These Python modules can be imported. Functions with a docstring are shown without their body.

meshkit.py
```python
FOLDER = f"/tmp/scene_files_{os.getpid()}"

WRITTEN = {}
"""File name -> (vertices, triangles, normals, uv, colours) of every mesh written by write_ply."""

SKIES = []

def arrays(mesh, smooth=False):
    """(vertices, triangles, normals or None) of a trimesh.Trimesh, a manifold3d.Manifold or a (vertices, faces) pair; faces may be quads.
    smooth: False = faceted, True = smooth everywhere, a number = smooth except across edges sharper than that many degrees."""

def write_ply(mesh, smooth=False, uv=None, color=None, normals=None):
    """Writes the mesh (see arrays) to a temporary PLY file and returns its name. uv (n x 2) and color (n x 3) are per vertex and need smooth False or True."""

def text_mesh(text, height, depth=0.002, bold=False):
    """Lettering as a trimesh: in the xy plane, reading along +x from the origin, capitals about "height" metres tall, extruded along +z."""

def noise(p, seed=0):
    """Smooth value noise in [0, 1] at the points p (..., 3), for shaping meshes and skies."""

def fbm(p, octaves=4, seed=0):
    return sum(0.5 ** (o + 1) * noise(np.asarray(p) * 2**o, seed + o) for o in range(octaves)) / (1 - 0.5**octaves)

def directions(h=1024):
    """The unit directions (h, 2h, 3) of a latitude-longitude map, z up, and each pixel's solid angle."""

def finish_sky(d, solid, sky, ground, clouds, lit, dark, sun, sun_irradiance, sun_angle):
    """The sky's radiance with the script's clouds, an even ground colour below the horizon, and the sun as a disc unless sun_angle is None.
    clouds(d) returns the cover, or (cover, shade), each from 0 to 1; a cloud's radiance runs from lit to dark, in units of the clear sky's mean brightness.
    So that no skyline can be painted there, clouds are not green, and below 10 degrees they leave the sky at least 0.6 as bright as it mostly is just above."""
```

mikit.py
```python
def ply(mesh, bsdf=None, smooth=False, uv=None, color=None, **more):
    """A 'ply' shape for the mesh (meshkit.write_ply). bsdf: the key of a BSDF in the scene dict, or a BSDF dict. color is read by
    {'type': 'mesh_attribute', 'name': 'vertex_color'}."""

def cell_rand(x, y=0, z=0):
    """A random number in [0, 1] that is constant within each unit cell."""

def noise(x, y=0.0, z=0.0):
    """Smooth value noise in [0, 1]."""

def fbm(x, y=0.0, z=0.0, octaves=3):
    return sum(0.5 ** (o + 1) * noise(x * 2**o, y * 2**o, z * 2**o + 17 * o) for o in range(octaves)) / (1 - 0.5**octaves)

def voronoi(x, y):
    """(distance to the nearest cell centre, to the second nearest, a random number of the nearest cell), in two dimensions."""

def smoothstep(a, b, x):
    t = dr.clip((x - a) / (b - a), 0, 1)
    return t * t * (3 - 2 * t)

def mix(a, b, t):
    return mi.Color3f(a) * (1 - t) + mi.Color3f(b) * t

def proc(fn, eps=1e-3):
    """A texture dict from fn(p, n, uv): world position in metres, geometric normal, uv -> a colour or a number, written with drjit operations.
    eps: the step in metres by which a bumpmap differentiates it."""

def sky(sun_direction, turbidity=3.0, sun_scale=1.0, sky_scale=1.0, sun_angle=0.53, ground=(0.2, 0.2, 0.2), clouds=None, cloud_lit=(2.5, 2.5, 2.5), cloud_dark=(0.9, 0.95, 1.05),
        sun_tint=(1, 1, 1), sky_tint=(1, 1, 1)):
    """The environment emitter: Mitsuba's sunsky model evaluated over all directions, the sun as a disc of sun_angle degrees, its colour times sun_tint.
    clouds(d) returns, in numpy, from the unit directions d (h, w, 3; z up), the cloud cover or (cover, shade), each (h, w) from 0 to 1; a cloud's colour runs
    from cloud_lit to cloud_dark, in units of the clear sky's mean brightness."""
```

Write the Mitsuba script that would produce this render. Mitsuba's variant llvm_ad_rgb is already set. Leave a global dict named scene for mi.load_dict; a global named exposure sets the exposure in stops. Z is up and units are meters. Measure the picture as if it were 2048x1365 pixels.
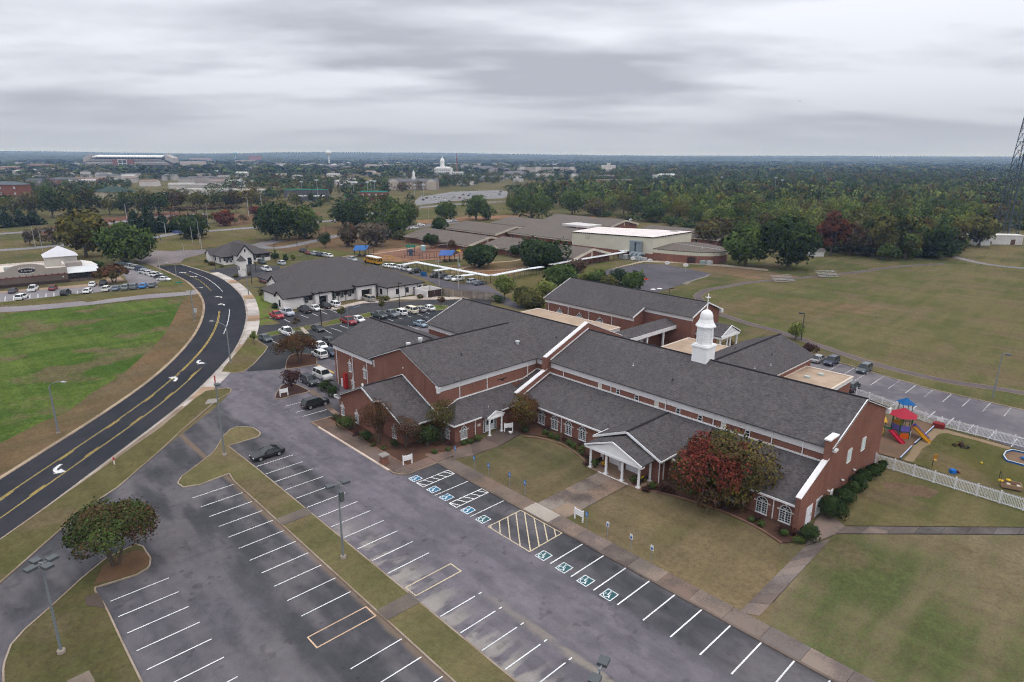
import math, random
import numpy as np, trimesh, drjit as dr, mitsuba as mi
import mikit, meshkit, shapely.geometry as sg
from shapely.ops import unary_union
from mikit import noise, fbm, cell_rand, smoothstep, mix, proc
random.seed(7); RN = np.random.default_rng(7)
scene, labels = {}, {}
# ---------------------------------------------------------------- camera, sky, exposure, air
PITCH, ROLL, EYE = math.radians(16.02), math.radians(0.295), 42.24
fwd = np.array([0, math.cos(PITCH), -math.sin(PITCH)])
upv = np.array([0, math.sin(PITCH), math.cos(PITCH)]) * math.cos(ROLL) - np.array([1, 0, 0]) * math.sin(ROLL)
scene['camera'] = {'type': 'perspective', 'fov': 76.79, 'fov_axis': 'x', 'near_clip': 0.5, 'far_clip': 40000.0,
 'to_world': mi.ScalarTransform4f().look_at(origin=[0, 0, EYE], target=[0, float(fwd[1]), EYE + float(fwd[2])], up=upv.tolist()),
 'medium': {'type': 'ref', 'id': 'air'}}
def overcast(d):
 z = np.maximum(d[..., 2], 0.0)
 k = 1.0 / (z + 0.10)                      # a flat cloud layer: its pattern shrinks towards the horizon
 w = meshkit.fbm(np.stack([d[..., 0] * k * 0.9 + 3.1, d[..., 1] * k * 1.9, 0 * z], -1) * 0.85 + 9.0, 6, 3)
 w2 = meshkit.fbm(np.stack([d[..., 0] * k * 0.5 + 5.0, d[..., 1] * k * 1.1, 0 * z + 4], -1) * 0.9, 4, 11)
 bands = np.clip((0.6 * w + 0.4 * w2 - 0.5) * 4.6, -.5, .5)
 lum = 1.36 * (1 + 2.3 * z) * (1 - bands * .56 * np.clip(z / .09, .22, 1))     # an overcast sky brightens towards the zenith
 return np.ones_like(z), np.clip((4.2 - lum) / (4.2 - .8), 0, 1)
scene['sky'] = mikit.sky((0.30, -0.25, 0.90), turbidity=5, sun_scale=0.13, sun_angle=24, clouds=overcast,
 cloud_lit=(4.00, 4.12, 4.42), cloud_dark=(.73, .79, .94))
exposure = 1.60
scene['air'] = {'type': 'homogeneous', 'albedo': {'type': 'rgb', 'value': [0.93, 0.95, 0.97]},
 'sigma_t': {'type': 'rgb', 'value': [0.000048, 0.000068, 0.000112]}}
scene['haze'] = {'type': 'cube', 'bsdf': {'type': 'null'}, 'interior': {'type': 'ref', 'id': 'air'},
 'to_world': mi.ScalarTransform4f().translate([0, 7000, 63.5]).scale([19000, 12000, 66.5])}
labels['haze'] = {'label': 'pale blue haze lying over the far woods', 'category': 'haze', 'kind': 'stuff'}
# ---------------------------------------------------------------- colours and materials
# A vertex carries two colours: u holds the first, v the second, 7 bits a channel; materials mix the two by noise.
def pk(c):
 c = np.atleast_2d(np.asarray(c, float))
 q = np.round(np.clip(c, 0, 1) ** (1 / 2.2) * 127)
 return q[:, 0] * 16384 + q[:, 1] * 128 + q[:, 2] + 0.5
def unpk(u):
 f = dr.floor(u); r = dr.floor(f / 16384); f = f - r * 16384; g = dr.floor(f / 128); b = f - g * 128
 return mi.Color3f(dr.power(r / 127, 2.2), dr.power(g / 127, 2.2), dr.power(b / 127, 2.2))
TH = math.radians(-46.38)                      # the church and its car park stand on these axes
UX, UY = math.cos(TH), math.sin(TH)
def c_plain(p, n, uv): return unpk(uv.x)
def c_mottle(p, n, uv):
 m = fbm(p.x * .35, p.y * .35, p.z * .35, 5)
 m2 = noise(p.x * 9, p.y * 9, p.z * 9)
 return mix(unpk(uv.x), unpk(uv.y), smoothstep(.3, .7, m * .8 + m2 * .2))
def c_lawn(p, n, uv):
 w = fbm(p.x * .055, p.y * .055, 0, 4); a = p.x * .7 + p.y * .7; b = p.x * .7 - p.y * .7
 m = fbm(a * .10, b * .5, 3, 4); f = noise(p.x * 2.6, p.y * 2.6); g = noise(p.x * 8, p.y * 8)
 t = smoothstep(.34, .66, w * .5 + m * .38 + f * .12)
 dry = smoothstep(.50, .70, fbm(p.x * .16 + 31, p.y * .16, 5, 5)) * .75
 c = mix(unpk(uv.x), unpk(uv.y), t)
 c = mix(c, mi.Color3f(.215, .165, .098) * (.5 + dr.minimum(mi.luminance(c) * 4, 1) * .5), dry)
 stripe = noise(a * .9, b * .05, 8); c = c * (.90 + .20 * stripe)
 return c * (.60 + .30 * f + .28 * g)
def c_asphalt(p, n, uv):
 w = fbm(p.x * .10, p.y * .10, 0, 5); f = fbm(p.x * .8, p.y * .8, 4, 3); g = noise(p.x * 11, p.y * 11)
 c = mix(unpk(uv.x), unpk(uv.y), smoothstep(.32, .68, w * .7 + f * .3))
 crack = smoothstep(.020, .0, dr.abs(fbm(p.x * .23 + 40, p.y * .23, 2, 3) - .5)) * .12
 return c * (.90 + .16 * g - crack)
def c_lot(p, n, uv):                           # the old car park: sealed bays, worn lanes, washed-out silt, oil spots
 s = p.x * UX + p.y * UY; t = -p.x * UY + p.y * UX
 w = fbm(p.x * .09, p.y * .09, 0, 5); f = fbm(s * .25, t * .9, 4, 4); g = noise(p.x * 11, p.y * 11)
 wob = (w - .5) * 3 + (f - .5) * 1.2
 lane = mix((.165, .150, .168), (.128, .119, .134), smoothstep(.3, .7, f))
 lane = mix(lane, mi.Color3f(.200, .182, .196), smoothstep(.5, .72, w) * .6)
 bay = mix((.068, .068, .074), (.132, .123, .130), smoothstep(.34, .74, fbm(s * .12 + 7, t * .45, 1, 5)))
 front = smoothstep(43.6, 45.2, t + wob * .6); left = smoothstep(27.0, 25.6, t + wob * .5); mid = smoothstep(36.6, 35.2, t + wob) * smoothstep(-66, -72, s + wob * 3)
 far = smoothstep(22.0, 15.0, t + wob * 2)
 left = left * (1 - .45 * far) * smoothstep(-93, -88, s + wob)
 isfr = smoothstep(-101, -96, s)
 c = mix(lane, bay, dr.maximum(dr.maximum(front * isfr, left), mid))
 silt = smoothstep(35.2, 31.2, t + wob * 1.2) * smoothstep(30.2, 30.9, t) * smoothstep(-70, -56, s) * smoothstep(.38, .62, fbm(s * .9, t * .33, 9, 4))
 c = mix(c, mi.Color3f(.31, .285, .26), silt * .85); c = c * (.84 + .32 * fbm(s * 1.1, t * 1.1, 6, 3))
 ridge = smoothstep(.75, .1, dr.abs(t - 36.2 - (f - .5) * 1.4)) * smoothstep(-50, -28, s) * smoothstep(.35, .6, f)
 c = mix(c, mi.Color3f(.27, .235, .20), ridge * .8)
 edge = smoothstep(26.0, 26.75, t + (f - .5) * .8) * smoothstep(27.2, 26.9, t)
 c = mix(c, mi.Color3f(.20, .145, .10), edge * .75)
 oil = smoothstep(.78, .86, noise(s * 1.1 + 3, t * .9)) * smoothstep(.5, .7, noise(s * 2.2, t * 2.2))
 seam = smoothstep(.035, .0, dr.abs(fbm(p.x * .21 + 40, p.y * .21, 2, 3) - .5))
 return c * (.90 + .17 * g) * (1 - .22 * oil) * (1 - .07 * seam)
def walls(p, n):                               # along the wall, whichever way it faces
 s = p.x * UX + p.y * UY; t = -p.x * UY + p.y * UX
 k = dr.abs(n.x * UX + n.y * UY) > dr.abs(-n.x * UY + n.y * UX)
 return dr.select(k, t, s)
def c_brick(p, n, uv):
 a = walls(p, n); row = dr.floor(p.z / .076); q = a / .215 + .5 * (row - 2 * dr.floor(row / 2))
 r = cell_rand(q, row, 1); w = fbm(a * .22, p.z * .3, 2, 4); st = noise(a * 1.7, p.z * .25, 5)
 fz, fq = p.z / .076 - row, q - dr.floor(q)
 joint = dr.select((fz < .14) | (fq < .05), 1.0, 0.0)
 c = mix(unpk(uv.x), unpk(uv.y), r * .7 + w * .3)
 c = mix(c, mi.Color3f(.25, .17, .15), joint * .45)
 return c * (.78 + .30 * w + .16 * st)
def c_shingle(p, n, uv):
 a = walls(p, n); sl = dr.maximum(dr.sqrt(n.x * n.x + n.y * n.y), .15); q = p.z / (sl * .145); row = dr.floor(q)
 r = cell_rand(a / .31 + cell_rand(row, 3) * 7, row, 2); r2 = cell_rand(a / .95 + cell_rand(row, 8) * 5, row, 4)
 w = fbm(p.x * .16, p.y * .16, p.z * .2, 4); br = noise(a * 2.1, p.z * 3.2, 3)
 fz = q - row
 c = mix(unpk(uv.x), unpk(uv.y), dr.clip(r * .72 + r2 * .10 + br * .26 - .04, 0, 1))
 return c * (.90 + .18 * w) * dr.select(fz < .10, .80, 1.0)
def c_forest(p, n, uv):
 w = fbm(p.x * .004, p.y * .004, 0, 4); f = fbm(p.x * .05, p.y * .03, 2, 3); m = fbm(p.x * .0012, p.y * .004, 7, 3)
 c = mix(unpk(uv.x), unpk(uv.y), smoothstep(.35, .7, w * .6 + f * .4))
 c = mix(c, mi.Color3f(.085, .075, .035), smoothstep(.60, .72, m) * .5)
 return c * (.6 + .8 * f)
def two(b): return {'type': 'twosided', 'bsdf': b}
def diffuse(fn): return two({'type': 'diffuse', 'reflectance': proc(fn)})
scene['m_plain'] = diffuse(c_plain)
scene['m_mottle'] = diffuse(c_mottle)
scene['m_lawn'] = diffuse(c_lawn)
scene['m_asphalt'] = diffuse(c_asphalt)
scene['m_lot'] = diffuse(c_lot)
scene['m_brick'] = diffuse(c_brick)
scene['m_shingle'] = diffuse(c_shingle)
scene['m_forest'] = diffuse(c_forest)
scene['m_gloss'] = two({'type': 'principled', 'base_color': proc(c_plain), 'roughness': 0.28, 'specular': 0.5, 'clearcoat': 0.7, 'clearcoat_gloss': 0.92})
scene['m_metal'] = two({'type': 'principled', 'base_color': proc(c_plain), 'roughness': 0.5, 'metallic': 0.35, 'specular': 0.5})
scene['m_glass'] = two({'type': 'principled', 'base_color': {'type': 'rgb', 'value': [0.018, 0.024, 0.026]}, 'roughness': 0.08, 'specular': 0.45})
for nm in ('m_leaf',):
 scene[nm] = two({'type': 'diffuse', 'reflectance': proc(c_plain)})
# ---------------------------------------------------------------- mesh building
class MB:
 """Collects faces with a colour pair and normals; put() makes them one mesh of the scene."""
 def __init__(s, M=None): s.V, s.N, s.C, s.M = [], [], [], M
 def tri(s, v, f, a, b=None, n=None):
  v = np.asarray(v, float); f = np.asarray(f, int)
  if f.ndim == 1: f = f[None]
  if f.shape[1] == 4: f = np.vstack([f[:, [0, 1, 2]], f[:, [0, 2, 3]]])
  P = v[f]
  if s.M is not None: P = P @ s.M[:3, :3].T + s.M[:3, 3]
  if n is None:
   q = np.cross(P[:, 1] - P[:, 0], P[:, 2] - P[:, 0]); q /= np.linalg.norm(q, axis=1, keepdims=True) + 1e-20
   q = np.repeat(q[:, None], 3, 1)
  else:
   q = np.asarray(n, float)[f]
   if s.M is not None: q = q @ s.M[:3, :3].T
  ca = pk(a); cb = ca if b is None else pk(b)
  if len(ca) == 1: ca = np.repeat(ca, len(f))
  elif len(ca) != len(f): ca = np.repeat(ca, len(f) // len(ca))
  if len(cb) == 1: cb = np.repeat(cb, len(f))
  elif len(cb) != len(f): cb = np.repeat(cb, len(f) // len(cb))
  s.V.append(P.reshape(-1, 3)); s.N.append(q.reshape(-1, 3)); s.C.append(np.repeat(np.stack([ca, cb], 1), 3, 0))
  return s
 def box(s, c, d, a, b=None, rot=0.0, bottom=True):
  x, y, z = np.asarray(d, float) / 2
  v = np.array([[i * x, j * y, k * z] for i in (-1, 1) for j in (-1, 1) for k in (-1, 1)])
  if rot: cr, sr = math.cos(rot), math.sin(rot); v = v @ np.array([[cr, sr, 0], [-sr, cr, 0], [0, 0, 1]])
  f = [[0, 1, 3, 2], [4, 6, 7, 5], [0, 4, 5, 1], [2, 3, 7, 6], [1, 5, 7, 3], [0, 2, 6, 4]]
  return s.tri(v + np.asarray(c, float), f if bottom else f[:5], a, b)
 def bb(s, x0, x1, y0, y1, z0, z1, a, b=None): return s.box(((x0 + x1) / 2, (y0 + y1) / 2, (z0 + z1) / 2), (x1 - x0, y1 - y0, z1 - z0), a, b)
 def beam(s, p, q, w, h, a, b=None):
  p, q = np.asarray(p, float), np.asarray(q, float); d = q - p; L = np.linalg.norm(d); d = d / L
  r = np.cross(d, [0, 0, 1.0]) if abs(d[2]) < .95 else np.array([1.0, 0, 0]); r /= np.linalg.norm(r); u = np.cross(r, d)
  v = [e + r * i * w / 2 + u * j * h / 2 for e in (p, q) for i, j in ((-1, -1), (1, -1), (1, 1), (-1, 1))]
  return s.tri(v, [[0, 1, 2, 3], [7, 6, 5, 4], [0, 4, 5, 1], [1, 5, 6, 2], [2, 6, 7, 3], [3, 7, 4, 0]], a, b)
 def tube(s, P, R, a, n=7, b=None, cap=True):
  P = np.asarray(P, float); R = np.broadcast_to(np.asarray(R, float), (len(P),)); v, nn = [], []
  tg = np.gradient(P, axis=0); k = np.arange(n) * 2 * math.pi / n
  for p, r, t in zip(P, R, tg):
   t = t / (np.linalg.norm(t) + 1e-12); e = np.cross(t, [0, 0, 1.0]) if abs(t[2]) < .9 else np.cross(t, [1.0, 0, 0]); e /= np.linalg.norm(e); g = np.cross(e, t)
   o = np.cos(k)[:, None] * e + np.sin(k)[:, None] * g; v.append(p + r * o); nn.append(o)
  m = len(P); f = [[i * n + j, i * n + (j + 1) % n, (i + 1) * n + (j + 1) % n, (i + 1) * n + j] for i in range(m - 1) for j in range(n)]
  s.tri(np.vstack(v), f, a, b, np.vstack(nn))
  if cap: s.fan(v[-1], a, b); s.fan(v[0][::-1], a, b)
  return s
 def lathe(s, prof, c, a, n=14, b=None):
  k = np.arange(n) * 2 * math.pi / n; prof = np.asarray(prof, float); v, nn = [], []
  d = np.gradient(prof, axis=0)
  for (r, z), (dr_, dz) in zip(prof, d):
   o = np.stack([np.cos(k), np.sin(k)], 1); L = math.hypot(dr_, dz) + 1e-12
   v.append(np.c_[o * r + np.asarray(c)[:2], np.full(n, z + c[2])]); nn.append(np.c_[o * dz / L, np.full(n, -dr_ / L)])
  m = len(prof); f = [[i * n + j, i * n + (j + 1) % n, (i + 1) * n + (j + 1) % n, (i + 1) * n + j] for i in range(m - 1) for j in range(n)]
  s.tri(np.vstack(v), f, a, b, np.vstack(nn)); s.fan(v[-1], a, b); return s
 def fan(s, pts, a, b=None):
  pts = np.asarray(pts, float); return s.tri(pts, [[0, i, i + 1] for i in range(1, len(pts) - 1)], a, b)
 def slab(s, pts, th, a, b=None, dirn=(0, 0, -1)):
  """A flat convex polygon in space with thickness th along dirn."""
  p = np.asarray(pts, float); q = p + np.asarray(dirn, float) * th; n = len(p)
  s.fan(p, a, b); s.fan(q[::-1], a, b)
  return s.tri(np.vstack([p, q]), [[i, (i + 1) % n, n + (i + 1) % n, n + i] for i in range(n)], a, b)
 def sheet(s, poly, z, a, b=None):
  """A level sheet over a polygon given as points or a shapely shape."""
  g = poly if hasattr(poly, 'geom_type') else sg.Polygon([p[:2] for p in poly]).buffer(0)
  for q in getattr(g, 'geoms', [g]):
   if q.geom_type == 'Polygon' and q.area > 1e-4:
    v, f = trimesh.creation.triangulate_polygon(q, engine='earcut')
    P = v[f]; sgn = np.cross(P[:, 1] - P[:, 0], P[:, 2] - P[:, 0]) < 0; f[sgn] = f[sgn][:, ::-1]
    s.tri(np.c_[v, np.full(len(v), z)], f, a, b)
  return s
 def extrude(s, poly, z0, z1, a, b=None):
  g = poly if hasattr(poly, 'geom_type') else sg.Polygon([p[:2] for p in poly]).buffer(0)
  for q in getattr(g, 'geoms', [g]):
   if q.geom_type != 'Polygon': continue
   q = sg.polygon.orient(q); s.sheet(q, z1, a, b)
   for r in [q.exterior, *q.interiors]:
    c = np.array(r.coords)[:-1, :2]; n = len(c)
    v = np.vstack([np.c_[c, np.full(n, z0)], np.c_[c, np.full(n, z1)]])
    s.tri(v, [[i, (i + 1) % n, n + (i + 1) % n, n + i] for i in range(n)], a, b)
  return s
 def mesh(s, m, a, b=None): return s.tri(m.vertices, m.faces, a, b)
 def ply(s, mat):
  v, n, c = np.vstack(s.V), np.vstack(s.N), np.vstack(s.C)
  path = meshkit.write_ply((v, np.arange(len(v)).reshape(-1, 3)), False, c, None, normals=n)
  return {'type': 'ply', 'filename': path, 'face_normals': False, 'bsdf': {'type': 'ref', 'id': mat}}
used = {}
def uniq(k):
 n = used.get(k, 0); used[k] = n + 1
 return k if n == 0 else '%s_%03d' % (k, n)
def say(key, label=None, cat=None, group=None, kind=None):
 d = {k: v for k, v in (('label', label), ('category', cat), ('group', group), ('kind', kind)) if v}
 if d: labels[key] = d
def thing(name, label, cat, group=None):
 k = uniq(name); say(k, label, cat, group); return k
def put(mb, name, mat, parent=None, label=None, cat=None, group=None, kind=None):
 if not mb.V: return None
 k = uniq(parent + '__' + name if parent else name); scene[k] = mb.ply(mat); say(k, label, cat, group, kind); return k
def frame(x, y, deg=0.0, z=0.0, rad=None):
 a = math.radians(deg) if rad is None else rad; c, s = math.cos(a), math.sin(a)
 return np.array([[c, -s, 0, x], [s, c, 0, y], [0, 0, 1, z], [0, 0, 0, 1.0]])
CH = frame(0, 0, rad=TH)                       # church axes: s along the bays, t away from the camera
def ST(s, t, z=None):
 x, y = s * UX - t * UY, s * UY + t * UX
 return (x, y) if z is None else (x, y, z)
def ribbon(pts, w0, w1=None):
 """The strip between offsets w0 (left) and w1 (right) of a smoothed polyline."""
 q = smooth(pts); d = np.gradient(q, axis=0); d /= np.linalg.norm(d, axis=1, keepdims=True); nl = np.c_[-d[:, 1], d[:, 0]]
 w1 = -w0 if w1 is None else w1
 return sg.Polygon(np.vstack([q + nl * w0, (q + nl * w1)[::-1]])).buffer(0)
def smooth(pts, k=8):
 p = np.asarray(pts, float)
 if len(p) < 3: return np.linspace(p[0], p[-1], k)
 p = np.vstack([2 * p[0] - p[1], p, 2 * p[-1] - p[-2]]); out = []
 for i in range(1, len(p) - 2):
  t = np.linspace(0, 1, k, endpoint=False)[:, None]; a, b, c, d = p[i - 1:i + 3]
  out.append(.5 * (2 * b + (c - a) * t + (2 * a - 5 * b + 4 * c - d) * t ** 2 + (3 * b - a - 3 * c + d) * t ** 3))
 return np.vstack([*out, p[-2:-1]])
def rag(pts, amp=.6, step=2.0, seed=1):
 """A ground patch's outline made uneven."""
 g = sg.Polygon(pts).buffer(0)
 if g.geom_type != 'Polygon': g = max(g.geoms, key=lambda q: q.area)
 q = np.array(g.exterior.segmentize(step).coords)[:-1]
 n = meshkit.fbm(np.c_[q * .35, np.full(len(q), seed)], 3, seed) - .5; m = meshkit.fbm(np.c_[q * .35 + 50, np.full(len(q), seed)], 3, seed) - .5
 return sg.Polygon(q + np.c_[n, m] * 4 * amp).buffer(0)
WHITE, TRIM = (.78, .77, .77), (.70, .685, .68)
ROOF_A, ROOF_B = (.060, .055, .057), (.134, .122, .125)
BRICK_A, BRICK_B = (.175, .074, .052), (.262, .128, .096)
# ================================================================ the setting: ground, roads, car parks, walks
DRY,OLIVE,GREEN,BRIGHT = (.172,.138,.070),(.088,.096,.040),(.066,.092,.026),(.135,.165,.042)
CLAY,CLAY2,MULCH,MULCH2 = (.23,.115,.072),(.165,.098,.060),(.075,.043,.032),(.115,.066,.045)
CONC,CONC2 = (.40,.345,.30),(.30,.255,.22)
OLDC,OLDC2 = (.235,.185,.155),(.135,.110,.098)
KERB,KERB2 = (.36,.30,.235),(.25,.19,.14)
def struct(name,mb,mat,label,parent=None,kind='structure'):
 return put(mb,name,mat,parent,label,kind=kind)
def sheet(poly,z,a,b=None):
 return MB().sheet(poly,z,a,b)
gx = [-24000,-9000,-3500,-1500,-700,-350,-200,-100,0,100,200,350,700,1500,3500,9000,24000]
gy = [-300,-100,0,60,120,200,300,450,700,1100,1800,3200,6000,11000,20000]
vv = np.array([[x,y,-.05] for y in gy for x in gx]); W = len(gx)
ff = [[j * W + i,j * W + i + 1,(j + 1) * W + i + 1,(j + 1) * W + i] for j in range(len(gy) - 1) for i in range(W - 1)]
struct('ground',MB().tri(vv,ff,DRY,OLIVE),'m_lawn','mown autumn grass between the buildings, roads and woods')
lawnz = dict(z=.0)
def lawn(name,poly,a,b,label,z=.01,amp=0):
 return struct(name,sheet(rag(poly,amp) if amp else poly,z,a,b),'m_lawn',label)
# ---- the new road, a straight that bends away to the left
rl = [(-68.9,-20),(-68.75,40),(-68.7,87.9),(-68.7,95),(-68.9,103.7),(-69.6,115),(-71.1,126.2),(-73.8,139.6),(-77.6,153.5),(-83,168.7),(-89.5,183.7),(-97.2,197.6),(-110,217),(-122.5,232),(-139.8,250.8)]
rr = [(-57.9,-20),(-57.8,40),(-57.8,88),(-57.8,95.3),(-58,105),(-58.7,114.5),(-60,124.8),(-61.8,136),(-64.8,148.1),(-69.3,162.3),(-75.2,177.5),(-84.5,197),(-99.4,220.5),(-113.7,237.5),(-131.2,254.1)]
SL,SR = smooth(rl),smooth(rr)
road_poly = sg.Polygon(np.vstack([SL,SR[::-1]])).buffer(0)
def off(P,d):
 t = np.gradient(P,axis=0); t /= np.linalg.norm(t,axis=1,keepdims=True); return P + np.c_[-t[:,1],t[:,0]] * d
road = struct('road',sheet(road_poly,.012,(.036,.038,.044),(.047,.049,.056)),'m_asphalt','fresh black asphalt road curving away past the green field')
def between(P,Q,a): return P * (1 - a) + Q * a
def strip(P,w): return sg.Polygon(np.vstack([off(P,w / 2),off(P,-w / 2)[::-1]])).buffer(0)
def seg(P,y0,y1): k = (P[:,1] >= y0) & (P[:,1] <= y1); return P[k]
YEL = (.58,.42,.12)
n = min(len(SL),len(SR)); A_,B_ = SL[:n],SR[:n]
dense = lambda P: np.c_[np.interp(np.arange(0,len(P) - 1,.1),np.arange(len(P)),P[:,0]),np.interp(np.arange(0,len(P) - 1,.1),np.arange(len(P)),P[:,1])]
A_,B_ = dense(A_),dense(B_)
l1,l2 = between(A_,B_,.345),between(A_,B_,.665)
line = lambda P,w,c=YEL: put(sheet(strip(P,w),.020,c,tuple(x * .8 for x in c)),'lane_line','m_mottle',road)
line(seg(l1,-10,124),.13); line(seg(l2,-10,126),.13)
line(seg(off(l1,.0),124,176),.13); line(seg(off(l1,-.30),124,176),.13)
for y in np.arange(60.5,124,11.6): line(seg(off(l1,-.32),y,y + 3.6),.13); line(seg(off(l2,.32),y + 1.4,y + 5.0),.13)
wl = between(A_,B_,.62)
line(seg(between(A_,B_,.60),152,178),.16,WHITE); line(seg(wl,202,240),.16,WHITE); line(seg(between(A_,B_,.34),203,238),.13)
def turn_arrow(x,y,deg,mir=1,sc=1.0):
 m = MB(frame(x,y,deg)); k = np.linspace(-.2,math.pi / 2,9)
 outer = [(-1.3 + 1.25 * math.cos(a),-1.1 + 1.65 * math.sin(a)) for a in k]; inner = [(-1.3 + .75 * math.cos(a),-1.1 + 1.15 * math.sin(a)) for a in k]
 body = sg.Polygon([(.0,-1.8),(.0,-1.3)] + outer[1:] + inner[::-1][:-1] + [(-.5,-1.3),(-.5,-1.8)]).buffer(0)
 head = sg.Polygon([(-1.2,1.1),(-2.5,.3),(-1.2,-.5)])
 g = unary_union([body,head]); g = shapely_scale(g,sc * mir,sc)
 m.sheet(g,.022,WHITE,(.6,.6,.6)); put(m,'turn_arrow','m_mottle',road)
import shapely.affinity as saf
def shapely_scale(g,x,y): return saf.scale(g,x,y,origin=(0,0))
for (x,y),d,mr in (((-66.8,129.4),178,1),((-65,119.5),0,1),((-63.9,81),178,1),((-63.5,71.6),0,1)): turn_arrow(x,y,d,mr)
for (x,y),d,mr in (((-89.3,195),22,1),((-84,184.8),18,1),((-121.2,237.3),36,1),((-113.4,229.3),33,1)): turn_arrow(x,y,d,mr,.95)
# kerbs and the pale walk along the road
kl = sg.Polygon(np.vstack([off(SL,.62),SL[::-1]])).buffer(0)
struct('kerb',MB().extrude(kl,-.05,.10,(.40,.31,.23),(.27,.21,.16)),'m_mottle','pale concrete kerb on the field side of the curving road')
walk_w = np.interp(SR[:,1],[0,90,110,130,160,260],[1.7,1.5,2.3,3.0,3.0,2.6])[:,None]
tt = np.gradient(SR,axis=0); tt /= np.linalg.norm(tt,axis=1,keepdims=True); rn = np.c_[tt[:,1],-tt[:,0]]
rw = struct('roadside_walk',MB().extrude(sg.Polygon(np.vstack([SR,(SR + rn * .5)[::-1]])).buffer(0),-.05,.06,(.42,.37,.33),(.30,.25,.21)),'m_mottle','pale concrete walk and kerb on the right of the curving road')
cum = np.r_[0,np.cumsum(np.linalg.norm(np.diff(SR,axis=0),axis=1))]
for i in range(int(cum[-1] // 3.2)):
 d0,d1 = i * 3.2 + .02,i * 3.2 + 3.18; P = [np.array([np.interp(d,cum,SR[:,0]),np.interp(d,cum,SR[:,1])]) for d in (d0,d1)]
 if P[0][1] < 45 or P[0][1] > 235: continue
 Nn = [np.array([np.interp(d,cum,rn[:,0]),np.interp(d,cum,rn[:,1])]) for d in (d0,d1)]; w = [np.interp(p[1],SR[:,1],walk_w[:,0]) for p in P]
 near = P[0][1] < 104
 c = np.array([.27,.205,.16]) if near else np.array([.55,.50,.455]); 
 if not near and (i % 9 in (4,5)): c = np.array([.42,.29,.19])
 c = c * RN.uniform(.86,1.1)
 q = [P[0] + Nn[0] * .51,P[1] + Nn[1] * .51,P[1] + Nn[1] * (w[1] + .5),P[0] + Nn[0] * (w[0] + .5)]
 put(MB().extrude(q,-.05,.06,tuple(c),tuple(c * .72)),'slab','m_mottle',rw)
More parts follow.
